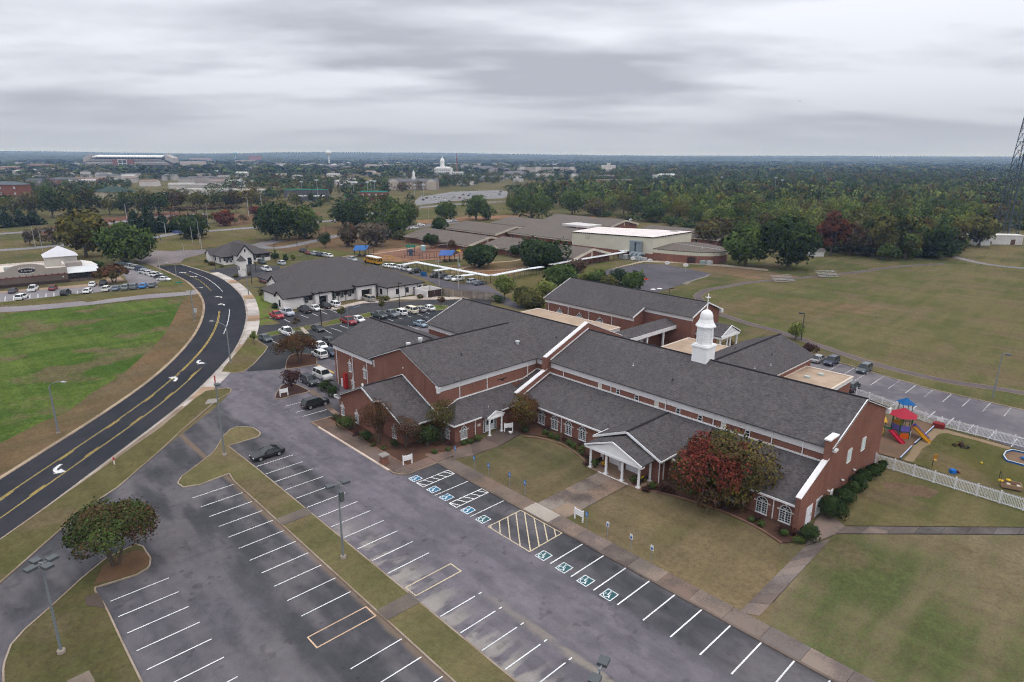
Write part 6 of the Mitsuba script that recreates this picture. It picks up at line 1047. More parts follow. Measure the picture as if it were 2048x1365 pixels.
for sp,pal,lab in (((-118.8,253.4,1.4,2.62),'russet','brownish shrubs at the left corner of the gabled office'),((-123.9,260,1.11,1.42),'dark','dark shrub at the far left corner of the gabled office'),((-112.8,248.9,0.92,1.82),'olive','low shrub in front of the gabled office wall'),((-98.3,227.6,0.99,2.51),'olive','low olive shrub left of the sign pylon'),((-95.8,231.5,1.14,2.27),'russet','low brown shrub right of the sign pylon'),
 ((-71.3,188.3,2.09,2.8),'grey','round grey brown grass clump by the white building'),((-75.8,198.1,1.79,3.13),'dark','dark shrub under the left gable of the white building'),((-67.5,180.2,1.28,2.5),'dark','dark shrub at the front left corner of the white building'),((-52.66,186.2,1.13,2.58),'dark','low shrub between the white building windows'),((-38.79,190.8,1.35,5.66),'olive','low olive planting along the right wing of the white building'),((-28.06,193.8,1.17,3.45),'russet','brown shrub beside the bin enclosure'),((-4.21,189.1,2.29,4.12),'dark','dark shrub at the end of the plank fence')):
 shrub(sp,pal,lab,360,ls=.28)
# ---- school trees
for sp,kd,pal,lab,n,kw in (
 ((-120.1,331,19.38,22.34),'round','dark','huge dark oak left of the school drive',5200,{}),((-108.3,339.3,17.63,17.64),'round','green','broad oak joined to the huge dark oak on its right',3600,{}),((-88.1,304.4,7.01,5.77),'oval','dark','small dark egg-shaped tree by the round planting bed',1200,{}),((-78.4,309.1,10.63,10.45),'round','russet','half bare brown tree on the red earth',1500,dict(mixp='grey')),((-65.3,310.9,11.69,13.52),'round','grey','wide grey brown tree on the red earth',1900,{}),
 ((-97.4,391.4,15.8,22.14),'round','dark','dark round oak behind the half bare brown tree',3400,{}),((-65.7,349.2,19.28,24.19),'round','green','very large oak beside the school wing',4800,{}),((-64.4,411.2,14.65,13.38),'round','olive','olive tree right behind the very large oak',1900,{}),((-58.42,336.1,4.18,7.12),'round','olive','small tree at the end of the school wing',700,{}),
 ((-44.48,440.9,11.97,15.58),'round','green','green tree behind the first school roof',2000,{}),((-42.89,383.7,6.39,9.94),'bush','dark','dark bushy tree at the left end of the second school roof',1400,{}),((-24.98,446.3,16.66,17.9),'round','green','tall green tree behind the second school roof',2400,{}),((-17.15,442.3,11.19,10.14),'round','green','smaller green tree leaning against the tall one behind the school',1200,{}),
 ((-38.43,304.9,6.91,6.6),'oval','dark','dark tree in front of the school wing porch',1500,{}),((-28.49,299.4,5.02,4.52),'bush','russet','small brown tree by the cream school gable',700,{}),((-12.81,251.8,8.57,12.52),'round','dark','big dark tree on the red earth inside the covered walk',4200,dict(z0=.22)),((-2.47,193.5,7.34,6.31),'oval','lime','young yellow green tree at the end of the plank fence',1900,{}),
 ((0.89,278.2,5.66,5.13),'bush','dark','dark bush at the cream porch of the school',1100,{}),((13.27,448.4,20.45,29.55),'round','green','mass of tall green trees behind the far school roofs',3400,{}),((1.37,486.5,16.29,14.84),'round','olive','yellowish tall tree behind the far school roofs',1500,{}),((44.25,489.1,18.62,20.5),'round','green','round green tree behind the farthest school wing',2200,{}),((60.3,479.6,12.53,17.38),'round','grey','grey green tree behind the farthest school wing',1600,dict(mixp='olive')),((94.1,439.5,15.61,17.64),'round','green','bright green tree by the school back drive',2200,{}),
 ((49.74,405.6,6.89,7.38),'oval','olive','small tree with an orange top among the school roofs',1300,dict(top='orange',z0=.02)),((46.05,298.9,6.61,9.54),'round','olive','round tree with a red top against the cream gym',2200,dict(top='red',z0=.08)),((11.42,252.6,10.05,19.2),'round','dark','broad dark tree overhanging the white canopy',4600,dict(z0=.10)),
 ((16.78,214.7,6.79,11.39),'round','green','leafy green tree behind the rear hall roof, left',3400,dict(z0=.05)),((10.79,200.3,4.2,6.52),'bush','lime','yellow green bush behind the rear hall roof',1400,{}),((4.88,184.3,5.2,8.22),'bush','olive','dark olive tree by the drive behind the hall',2400,{}),((24.4,241.6,4.5,7.55),'bush','rust','low brown tree beside the green tree and the canopy',1200,dict(mixp='grey')),
 ((25.76,221.6,3.95,4.78),'bush','lime','pale green bush in the row before the ball court',900,{}),((29.11,217.2,5.37,6.4),'bush','green','taller green bush in the row before the ball court',1300,{}),((35.29,213,6.33,6.28),'bush','blue','dull green bush in the row before the ball court',1200,{}),((39.4,207.9,5.99,7.77),'bush','green','widest bush at the right end of the row before the ball court',1500,{}),((31.54,208.7,4.57,6.16),'bush','olive','low olive bush in the row before the ball court',1000,{}),
 ((93.6,258,16.24,16.01),'round','green','big round green tree right of the curved gym wing',4400,{}),((107.4,250.6,20.16,22.06),'round','dark','largest dark green tree at the edge of the ball field',6500,dict(z0=.10)),((100.3,323.9,12.29,19.92),'round','russet','brown green tree behind the curved gym wing',2600,dict(mixp='olive')),((142.4,289,18.85,12.64),'round','brownred','dark red brown tree beside the white shed',3000,{}),((151.1,289.3,15.07,9.68),'round','grey','grey brown tree right of the dark red tree',1800,dict(mixp='russet')),
 ((158.6,278.5,21.57,10.46),'oval','olive','tall olive tree on the wood edge by the ball field',1700,{}),((170,278.9,21.94,13.26),'round','olive','broad olive tree on the wood edge by the ball field',2200,dict(mixp='green')),((159.6,274.1,7.53,8.24),'bush','green','low bright bush on the wood edge',1000,{}),((182.5,286.3,8.54,9.31),'round','gold','golden tree on the wood edge',1200,{}),((184.6,279.4,13.85,12.59),'round','dark','dark tree at the corner of the wood by the lane',2200,{}),((193.2,286.7,5.36,4.3),'bush','dark','dark bush at the very corner of the wood',500,{}),((158.7,287.9,12.82,9.35),'round','grey','greyish tree on the wood edge between red and olive trees',1200,{}),
 ((218.2,319.2,13.72,10.33),'oval','gold','slim yellowish tree left of the mast compound',1300,{}),((230.4,319.7,16.07,14.33),'round','olive','olive tree hiding part of the mast compound',1900,{})):
 tree(sp,kd,pal,lab,n=n,**kw)
# ---- left distance
for sp,kd,pal,lab,n,kw in (
 ((-180.2,272.1,19.85,19.56),'round','olive','large olive brown tree behind the restaurant',6500,dict(mixp='gold')),((-153.6,256.5,15.42,20.98),'round','green','large round green tree by the junction',5600,{}),((-135.1,216.1,6.07,10.1),'spread','rust','small russet spreading tree in the restaurant car park',1600,dict(stems=2,mixp='russet')),((-152.1,235.1,4.39,5.06),'bush','dark','dark bush at the corner of the restaurant',900,{}),
 ((-230.5,309,8.4,6.57),'round','grey','first grey leafless-looking tree on the grass by the highway',800,{}),((-225.3,309.2,8.99,7.17),'round','grey','second grey tree on the grass by the highway',800,{}),((-219.8,309.4,9.29,7.77),'round','grey','third grey tree on the grass by the highway',800,{}),((-262.8,386.9,8.76,9.65),'round','grey','grey tree peeping out behind the large olive tree',800,{}),
 ((-299.3,385.2,11.61,10.34),'cone','conifer','dark evergreen at the far left edge',1300,{}),((-296.1,392.4,9.98,10.53),'cone','conifer','second dark evergreen from the left edge',1300,{}),((-293.1,399.8,7.16,10.73),'cone','conifer','third dark evergreen from the left edge',1300,{}),((-355.5,465.7,11.3,17.77),'round','olive','yellow olive tree behind the left evergreens',1000,{}),
 ((-333.4,457.1,17.86,16.58),'round','grey','grey brown tree below the brick dormitory',1300,dict(mixp='olive')),((-312.4,444.2,20.25,16.12),'round','dark','dark tree right of the grey brown tree, left woods',1500,{}),((-358.6,509.5,19.34,10.67),'round','green','taller green tree above the left woods',900,{}),((-303.8,449.2,18.82,18.02),'round','dark','dark tree in the middle of the left woods',1600,dict(mixp='olive')),((-298.1,459.1,18.79,18.4),'round','dark','dark broad tree left of the green roofed hall',1600,dict(mixp='russet')),
 ((-288.6,469.6,10.52,11.65),'round','olive','small tree in front of the green roofed hall',700,{}),((-277.3,470.3,16.63,17.05),'round','dark','dark tree right of the green roofed hall',1500,{}),((-266,470.9,17.95,17.07),'round','olive','olive dark tree in the left woods near the lamps',1500,dict(mixp='dark')),((-254.7,471.6,14.93,15.29),'round','dark','dark tree left of the brown hedge rows',1300,{}),((-265.1,515.5,14.36,18.64),'round','rust','red brown tree in the left woods',1300,dict(mixp='dark')),((-252.7,522.5,15.02,19.88),'round','olive','olive tree behind the brown hedge rows',1300,{}),((-239.9,529.6,15.22,20.15),'round','dark','dark tree behind the tall white pole',1300,dict(mixp='olive')),((-230.5,543.3,14.1,19.63),'round','russet','brown green tree behind the hedge rows, right',1200,{}),((-216.4,544.3,15.12,19.66),'round','gold','golden brown tree at the right end of the left woods',1200,{}),
 ((-211.9,366.3,10.05,11.96),'cone','conifer','dark evergreen behind the double street lamp',1500,{}),((-201.1,360.7,13.96,12.48),'cone','conifer','tallest dark evergreen near the highway',1600,{}),((-195.2,364,8.62,11.89),'cone','conifer','dark evergreen right of the tallest one',1400,{}),((-190.9,367.3,5.92,9.17),'cone','conifer','small dark evergreen by the highway lamp',900,{}),((-165.8,336.9,12.15,15.58),'round','dark','dark round tree on the grass knoll',2400,dict(z0=.06)),
 ((-176.6,399.7,9.79,11.1),'round','red','bright red brown tree by the highway',1500,dict(mixp='rust')),((-171.9,404.4,4.58,4.65),'street','olive','little green tree right of the red one',300,{}),((-171.1,415.2,4.93,6.36),'street','russet','little brown tree right of the red one',350,{}),((-190.2,485.9,4.09,11.11),'round','red','red tree left of the huge dark oak',600,dict(mixp='rust'))):
 tree(sp,kd,pal,lab,n=n,**kw)
for i in range(9): tree((-238.6,457.7,8.14,9.61) if False else tuple(np.array((-237.2,454.9,8.18,9.12)) * (1 - i / 8) + np.array((-206.6,490.3,6.69,8.88)) * i / 8),'spread','russet','brown clipped tree in the back row along the highway verge',group='back row of brown trees by the highway',n=500,mixp='grey',z0=.3)
for i in range(6): tree(tuple(np.array((-204.7,395.4,7.46,7.96)) * (1 - i / 5) + np.array((-188.8,414.3,7.02,7.53)) * i / 5),'spread','russet','brown green clipped tree in the front row along the highway verge',group='front row of brown trees by the highway',n=500,mixp='olive',z0=.3)
# ---- woods: the nearer trees one by one, the rest as one mass
def scatter(poly,gap,seed,dens=1.0,keep=lambda x,y: True):
 g = sg.Polygon(poly).buffer(0); rg = np.random.default_rng(seed); x0,y0,x1,y1 = g.bounds; out = []; prep = __import__('shapely').prepared.prep(g); cell = {}
 for _ in range(int((x1 - x0) * (y1 - y0) / gap ** 2 * 2.5)):
  x,y = rg.uniform(x0,x1),rg.uniform(y0,y1)
  if not prep.contains(sg.Point(x,y)) or not keep(x,y): continue
  i,j = int(x // gap),int(y // gap)
  if any((x - a) ** 2 + (y - b) ** 2 < gap ** 2 for p in (-1,0,1) for q in (-1,0,1) for a,b in cell.get((i + p,j + q),[])): continue
  cell.setdefault((i,j),[]).append((x,y)); out.append((x,y))
 return out
wood = [(-7.01,599.6),(15.16,576.8),(64.8,517),(96.5,460.2),(114.8,405.1),(108.2,347.2),(119.9,327.3),(147.4,320.8),(154,313.9),(169.4,297.7),(195.6,295.4),(219.8,323.6),(253.4,362.2),(298,405.2),(341.6,407.3),(424.7,435.7),(801,832.7),(519.4,786.4),(297.7,831.3),(110.2,836.8),(19.86,762)]
WP = sorted(scatter(wood,9.5,3),key=lambda p: p[0] ** 2 + p[1] ** 2)
KINDS = [('lime','light yellow green tree in the wood beyond the ball field',.30),('olive','olive tree in the wood beyond the ball field',.24),('green','mid green tree in the wood beyond the ball field',.30),('dark','dark green tree in the wood beyond the ball field',.09),('russet','brownish tree in the wood beyond the ball field',.07),('gold','golden tree in the wood beyond the ball field',.04)]
rgw = np.random.default_rng(12)
def wood_pal(x,y,w=[k[2] for k in KINDS]):
 f = meshkit.fbm(np.array([[x * .012,y * .012,2.0]]),3,4)[0]; left = x < 60
 p = np.array(w) * ([.45,.7,1.0,3.2,.9,.8] if left else [1,1,1,.55,1,1]) * ([1,1,1,1,1,1] if f > .45 else [.5,1,1.2,1.6,1,.6]); return int(rgw.choice(6,p=p / p.sum()))
for x,y in WP[:205]:
 i = wood_pal(x,y); hgt = rgw.uniform(12,19); tree((x,y,hgt,rgw.uniform(9,14.5)),'round',KINDS[i][0],KINDS[i][1],group=KINDS[i][1].replace('tree in','trees in'),n=1000,ls=.56,z0=.01)
def mass_of(name,pts,label,hr,wr,n,pals,pw,ls):
 Vs,Ns,Cs = [],[],[]; rg = np.random.default_rng(len(pts)); lib = [[crown_arrays('round',1.0,1.0,.02,n,ls,PAL[p],50 + 5 * q + v) for v in range(3)] for q,p in enumerate(pals)]
 pw = np.array(pw) / np.sum(pw)
 for x,y in pts:
  V,N,C = lib[rg.choice(len(pals),p=pw)][rg.integers(3)]; a = rg.uniform(0,6.28); R = np.array([[math.cos(a),-math.sin(a),0],[math.sin(a),math.cos(a),0],[0,0,1]]); h,w = rg.uniform(*hr),rg.uniform(*wr)
  Vs.append((V @ R.T) * [w,w,h] + [x,y,0]); Ns.append(N @ R.T); Cs.append(C * rg.uniform(.8,1.2))
 put(leaf_mesh(np.concatenate(Vs),np.concatenate(Ns),np.concatenate(Cs),0,0),name,'m_leaf',None,label,kind='stuff')
mass_of('wood',WP[205:],'dense mixed wood beyond the ball field',(11,17),(9,14),110,['lime','olive','green','dark','russet'],[.16,.25,.25,.26,.08],.11)
OPEN = [sg.Polygon(p).buffer(0) for p in ([(-84.9,339.2),(-50.84,378.1),(-5.67,486.1),(16.28,621),(-13.23,686),(-79.6,634.7),(-117,471.5),(-105.5,356)],[(-86.3,613.4),(-13.23,686),(-8.91,759.4),(-30.01,873.3),(-77.6,818.4),(-100.1,713.3)],[(-236.9,292.6),(-201.7,351.8),(-224.1,403.3),(-298.8,431.6),(-280.3,348.4)],[(-368.6,690.2),(-293.3,724.1),(-312.8,773),(-401.8,764.5)],[(-211,624.6),(-109.3,611.7),(-113,661.9),(-142.5,709.6),(-230.9,684.7)])]
def free(x,y): return not any(g.contains(sg.Point(x,y)) for g in OPEN)
mid = scatter([(-384.4,464),(-289.2,523.9),(-209.3,544.7),(-153.3,522.6),(-106.2,525.7),(-12.34,639.8),(16.46,627.9),(113.4,861.9),(306.4,856.1),(698.6,845.9),(1380,1683),(-1.85,1447),(-1035,1270)],15,8,keep=lambda x,y: free(x,y) and (x > y * .1 or meshkit.fbm(np.array([[x * .010,y * .006,3.0]]),3,9)[0] > .50))
mixed = (130,['dark','green','olive','russet','blue'],[.38,.30,.18,.08,.06],.105)
mass_of('mixed_trees',[p for p in mid if p[0] > p[1] * .1],'groves and scattered trees of the middle distance, right',(9,15),(11,18),*mixed)
mass_of('mixed_trees',[p for p in mid if p[0] <= p[1] * .1],'groves and street trees of the town, left',(7,12),(9,15),*mixed)
und = [(x + rgw.normal() * 3,y + rgw.normal() * 3) for x,y in smooth([(57.76,489.8),(92.1,438.6),(109.4,385.5),(104.4,334.6),(115.9,316),(142.6,310),(149.1,303.4),(164.2,288.2),(187.4,286),(211.3,312.5),(289.8,393.8),(330.4,401.1)],16)]
mass_of('undergrowth',und,'undergrowth along the edge of the wood',(3,6),(6,10),120,['dark','green','olive'],[.3,.4,.3],.11)
far = scatter([(-1085,1261),(1454,1696),(2704,3165),(-1657,1932)],33,9)
mass_of('distant_woods',far,'far woods fading blue towards the horizon',(9,16),(22,38),60,['dark','green','olive','blue','grey'],[.42,.2,.17,.2,.03],.22)
vfar = scatter([(-1749,1906),(2959,3237),(9464,10381),(-2944,3216)],105,10)
mass_of('distant_woods',vfar,'farthest woods, a blue band below the hills',(9,17),(80,140),30,['dark','green','blue'],[.5,.25,.25],.2)
# ---- far hills: one wooded sheet that rises to the horizon
ang = np.linspace(-.86,.86,150); rad = np.array([4300,4700,5100,5500,6000,6500,7000,7600,8200,8900,9600,10300,11000]); vv = []
for r in rad:
 for a in ang:
  x,y = r * math.sin(a),r * math.cos(a); t = np.clip((r - 4300) / 6000,0,1)
  hgt = t * (24 + 54 * meshkit.fbm(np.array([[x * .00042 + 4,y * .00030,1.0]]),4,6)[0]) + 7 * meshkit.noise(np.array([[x * .0042,y * .002,5.0]]),3)[0] * min(1,t * 5) - 6 * (1 - t) * (r < 4500)
  hgt += 14 * t * math.exp(-((math.degrees(a) + 14) / 13) ** 2) * (r > 8500); vv.append((x,y,hgt))
n = len(ang); ff = [[i * n + j,i * n + j + 1,(i + 1) * n + j + 1,(i + 1) * n + j] for i in range(len(rad) - 1) for j in range(n - 1)]
vv = np.array(vv); tm = trimesh.Trimesh(vv,np.vstack([np.array(ff)[:,[0,1,2]],np.array(ff)[:,[0,2,3]]]),process=False); nn = np.array(tm.vertex_normals); nn[nn[:,2] < 0] *= -1
put(MB().tri(vv,ff,(.026,.040,.018),(.052,.064,.026),nn),'hills','m_forest',None,'low wooded hills along the horizon',kind='structure')
# ================================================================ vehicles
def car_mesh_parts(kind):
 """Side outline stations: (x, belt z, half width) of the body and the cabin's corners."""
 if kind == 'sedan': return dict(L=4.75,W=1.82,st=[(-2.37,.72,.80),(-2.2,.86,.86),(-1.3,.93,.91),(0,.92,.91),(1.0,.92,.91),(1.75,.80,.88),(2.2,.70,.80),(2.37,.58,.70)],cab=(-1.85,-1.05,.45,1.25),zr=1.44,wb=2.75)
 if kind == 'coupe': return dict(L=4.7,W=1.88,st=[(-2.35,.80,.80),(-2.2,.94,.86),(-1.3,.95,.94),(0,.90,.93),(.7,.92,.93),(1.7,.86,.91),(2.2,.76,.84),(2.35,.58,.74)],cab=(-1.75,-.85,.10,.85),zr=1.36,wb=2.72)
 if kind == 'suv': return dict(L=4.75,W=1.9,st=[(-2.37,.90,.84),(-2.25,1.05,.90),(-1.3,1.07,.94),(0,1.06,.94),(.9,1.06,.94),(1.8,1.0,.92),(2.25,.88,.84),(2.38,.65,.74)],cab=(-2.2,-1.85,.45,1.15),zr=1.72,wb=2.8)
 if kind == 'big': return dict(L=5.3,W=2.02,st=[(-2.65,1.0,.92),(-2.55,1.18,.98),(-1.3,1.2,1.0),(0,1.2,1.0),(1.2,1.2,1.0),(2.2,1.14,.98),(2.55,1.02,.92),(2.66,.7,.84)],cab=(-2.5,-2.25,.75,1.35),zr=1.92,wb=3.05)
 if kind == 'pickup': return dict(L=5.7,W=2.0,st=[(-2.85,1.0,.96),(-2.8,1.12,.99),(-1.0,1.14,1.0),(0,1.14,1.0),(1.2,1.16,1.0),(2.3,1.10,.98),(2.7,1.0,.92),(2.86,.7,.84)],cab=(-1.0,-.72,.80,1.45),zr=1.86,wb=3.5)
GLASSY = (.02,.022,.024)
def car(xy,deg,kind,col,label,detail=2,group=None,cat=None):
 S = car_mesh_parts(kind); M = frame(*xy[:2],deg,.02); key = thing({'pickup': 'pickup_truck','big': 'parked_van' if False else 'parked_car'}.get(kind,'parked_car'),label,cat or {'pickup': 'pickup truck','big': 'car','suv': 'car'}.get(kind,'car'),group)
 b = MB(M); st = S['st']; rings = []
 for x,z,hw in st: zb = .26 if abs(x) < S['L'] / 2 - .1 else .34; rings.append([(x,-hw * .94,zb),(x,-hw,zb + .22),(x,-hw,z * .82),(x,-hw * .93,z),(x,hw * .93,z),(x,hw,z * .82),(x,hw,zb + .22),(x,hw * .94,zb)])
 V = np.array(rings); n,m = V.shape[:2]; f = [[i * m + j,i * m + (j + 1) % m,(i + 1) * m + (j + 1) % m,(i + 1) * m + j] for i in range(n - 1) for j in range(m)]
 tm = trimesh.Trimesh(V.reshape(-1,3),np.vstack([np.array(f)[:,[0,1,2]],np.array(f)[:,[0,2,3]]]),process=False); b.tri(V.reshape(-1,3),f,col,None,None); b.fan(V[0],col); b.fan(V[-1][::-1],col)
 x0,x1,x2,x3 = S['cab']; zr = S['zr']; zb = [np.interp(x,[q[0] for q in st],[q[1] for q in st]) for x in (x0,x3)]; hw = np.interp(0,[q[0] for q in st],[q[2] for q in st]); wb_,wt = hw * .93,hw * .74
 lo = [(x0,-wb_,zb[0]),(x3,-wb_,zb[1]),(x3,wb_,zb[1]),(x0,wb_,zb[0])]; hi = [(x1,-wt,zr - .05),(x2,-wt,zr),(x2,wt,zr),(x1,wt,zr - .05)]; xm = (x1 + x2) / 2
 ridge_ = [(x1 + .08,-wt * .86,zr + .02),(x2 - .08,-wt * .86,zr + .05),(x2 - .08,wt * .86,zr + .05),(x1 + .08,wt * .86,zr + .02)]
 b.fan(ridge_,col); b.tri(np.array(hi + ridge_),[[i,(i + 1) % 4,4 + (i + 1) % 4,4 + i] for i in range(4)],col)
 lo_,hi_ = np.array(lo),np.array(hi)
 for i,j in ((0,0),(1,1),(2,2),(3,3)): b.beam(lo_[i],hi_[j],.09,.09,col)
 for s in (0,1):
  a,c = (lo_[0],lo_[1]) if s == 0 else (lo_[3],lo_[2]); d,e = (hi_[0],hi_[1]) if s == 0 else (hi_[3],hi_[2])
  for q in ((.36,.40),(.68,)) [0][:2 if kind != 'coupe' else 1]: b.beam(a * (1 - q) + c * q,d * (1 - q) + e * q,.07,.07,col)
 if kind in ('pickup',):
  b.bb(-2.7,-1.05,-.78,.78,1.142,1.15,(.02,.02,.02))
 put(b,'body','m_gloss',key)
 g = MB(M)
 if detail >= 2:
  for nm,q in (('windscreen',[lo[1],lo[2],hi[2],hi[1]]),('rear_window',[lo[3],lo[0],hi[0],hi[3]]),('side_window',[lo[0],lo[1],hi[1],hi[0]]),('side_window',[lo[2],lo[3],hi[3],hi[2]])): put(MB(M).fan(q,GLASSY),nm,'m_glass',key)
 else:
  for q in ([lo[1],lo[2],hi[2],hi[1]],[lo[3],lo[0],hi[0],hi[3]],[lo[0],lo[1],hi[1],hi[0]],[lo[2],lo[3],hi[3],hi[2]]): g.fan(q,GLASSY)
  put(g,'window','m_glass',key)
 R = .34 if kind in ('sedan','coupe') else .39
 wm = MB(M)
 for x in (-S['wb'] / 2,S['wb'] / 2):
  for e in (-1,1):
   w = wm if detail < 2 else MB(M); y = e * (hw - .10); k = np.arange(14) * 2 * math.pi / 14; o = np.stack([np.cos(k) * R,np.sin(k) * R],1)
   v = np.vstack([np.c_[x + o[:,0],np.full(14,y - e * .12),R + o[:,1]],np.c_[x + o[:,0],np.full(14,y + e * .13),R + o[:,1]]]); w.tri(v,[[i,(i + 1) % 14,14 + (i + 1) % 14,14 + i] for i in range(14)],(.018,.018,.02)); w.fan(v[14:],(.02,.02,.022))
   r2 = np.c_[x + o[:,0] * .62,np.full(14,y + e * .14),R + o[:,1] * .62]; w.fan(r2,(.34,.34,.35)); w.fan(np.c_[x + o[:,0] * .2,np.full(14,y + e * .15),R + o[:,1] * .2],(.08,.08,.08))
   if detail >= 2: put(w,'wheel','m_plain',key)
 if detail < 2: put(wm,'wheel','m_plain',key)
 xe = S['L'] / 2; zl = st[-2][1] - .12; zt = st[0][1] - .02
 for e in (-1,1):
  if detail >= 2:
   put(MB(M).bb(xe - .16,xe - .03,e * .62 - .17,e * .62 + .17,zl - .08,zl + .05,(.62,.64,.65)),'headlight','m_gloss',key); put(MB(M).bb(-xe - .015,-xe + .12,e * .66 - .13,e * .66 + .13,zt - .18,zt,(.30,.02,.02)),'taillight','m_gloss',key)
   put(MB(M).bb(x3 - .42,x3 - .22,e * (hw + .08) - .10,e * (hw + .08) + .10,zb[1] + .0,zb[1] + .16,col),'wing_mirror','m_gloss',key)
 if detail >= 2:
  put(MB(M).bb(xe - .10,xe + .012,-.45,.45,.42,.60,(.02,.02,.02)),'grille','m_plain',key); put(MB(M).bb(-xe - .012,-xe + .05,-.26,.26,.52,.64,(.6,.6,.58)),'number_plate','m_plain',key)
 return key
BLK,CHAR,WHT,SILV,GRY,NAVY,RED_,TAN = (.012,.012,.014),(.035,.038,.042),(.72,.72,.72),(.34,.36,.38),(.13,.14,.15),(.018,.025,.06),(.22,.018,.022),(.30,.27,.235)
TV,SV = 43.62,-46.38
for xy,dg,kd,col,lab in (
 ((-35.45,85.6),TV + 180,'coupe',BLK,'black coupe parked alone by the median'),((-34.22,105.2),TV,'suv',BLK,'black car parked nose to the annex walk'),((-38.72,116.7),SV,'suv',CHAR,'charcoal car beside the plum tree island'),((-37.02,119.8),SV,'big',(.50,.50,.49),'big silver white car next to the clipped shrubs'),
 ((-41.73,133.8),SV + 180,'suv',WHT,'white hatchback right of the russet tree, nearer one'),((-43.49,140.6),SV,'sedan',WHT,'white saloon right of the russet tree, farther one'),((-41.85,143),SV,'suv',BLK,'black car half behind the side wing roof corner'),((-39.88,135.7),SV,'sedan',NAVY,'dark blue car half behind the side wing wall'),
 ((-58.09,146.4),SV,'sedan',(.05,.065,.07),'dark green grey saloon on the corner by the grass island'),((-54.9,152),SV + 180,'pickup',WHT,'white pickup truck behind the russet tree'),((-48.39,155.6),SV,'sedan',CHAR,'charcoal saloon alone in front of the bright strip'),((-42.52,162.8),SV,'pickup',RED_,'dark red pickup truck on the church side of the bright strip'),((-40.53,165.2),SV,'sedan',WHT,'white car peeping over the side wing roof'),
 ((-35.86,169.4),SV,'pickup',(.04,.05,.05),'dark pickup truck left in the row behind the side wing'),((-32.92,170.9),SV,'pickup',GRY,'grey pickup truck in the row behind the side wing'),((-30.71,173),SV + 180,'suv',WHT,'white hatchback in the row behind the side wing'),((-28.32,175.4),SV + 180,'big',(.66,.60,.48),'cream box-shaped car with a tan rear in the row behind the side wing'),((-25.92,177),SV + 180,'sedan',(.24,.23,.24),'grey saloon second from the right in the row behind the side wing'),((-23.7,178.8),SV + 180,'sedan',WHT,'white saloon at the right end of the row behind the side wing'),
 ((-23.41,160.6),SV,'sedan',(.22,.30,.36),'light blue saloon beside the hall roof corner'),((-22.09,163.9),SV,'sedan',BLK,'black car behind the light blue saloon'),
 ((-63.3,168.7),SV,'pickup',(.34,.025,.035),'bright red pickup truck at the left of the white building'),((-61.6,172),SV,'pickup',(.40,.44,.50),'silver blue pickup truck beside the bright red one'),((-57.78,175.3),SV + 180,'pickup',BLK,'black pickup truck in front of the white building'),((-55.6,177.7),SV,'sedan',WHT,'white saloon in front of the white building'),((-53.51,180),SV + 180,'suv',BLK,'black hatchback in front of the white building'),((-51.41,182.5),SV + 180,'suv',WHT,'white hatchback in front of the white building'),((-43.19,189.9),SV + 180,'big',TAN,'tan van at the door of the white building'),
 ((65.9,132.5),TV,'sedan',(.26,.26,.27),'grey saloon leftmost in the rear car park'),((67.8,130.6),TV + 180,'suv',(.022,.026,.055),'dark blue car second in the rear car park'),((72.1,125.6),TV + 180,'suv',(.06,.07,.08),'slate grey car alone in the rear car park'),((64.2,114.9),TV,'suv',CHAR,'dark car half hidden by the flat roof corner')):
 car(xy,dg,kd,col,lab)
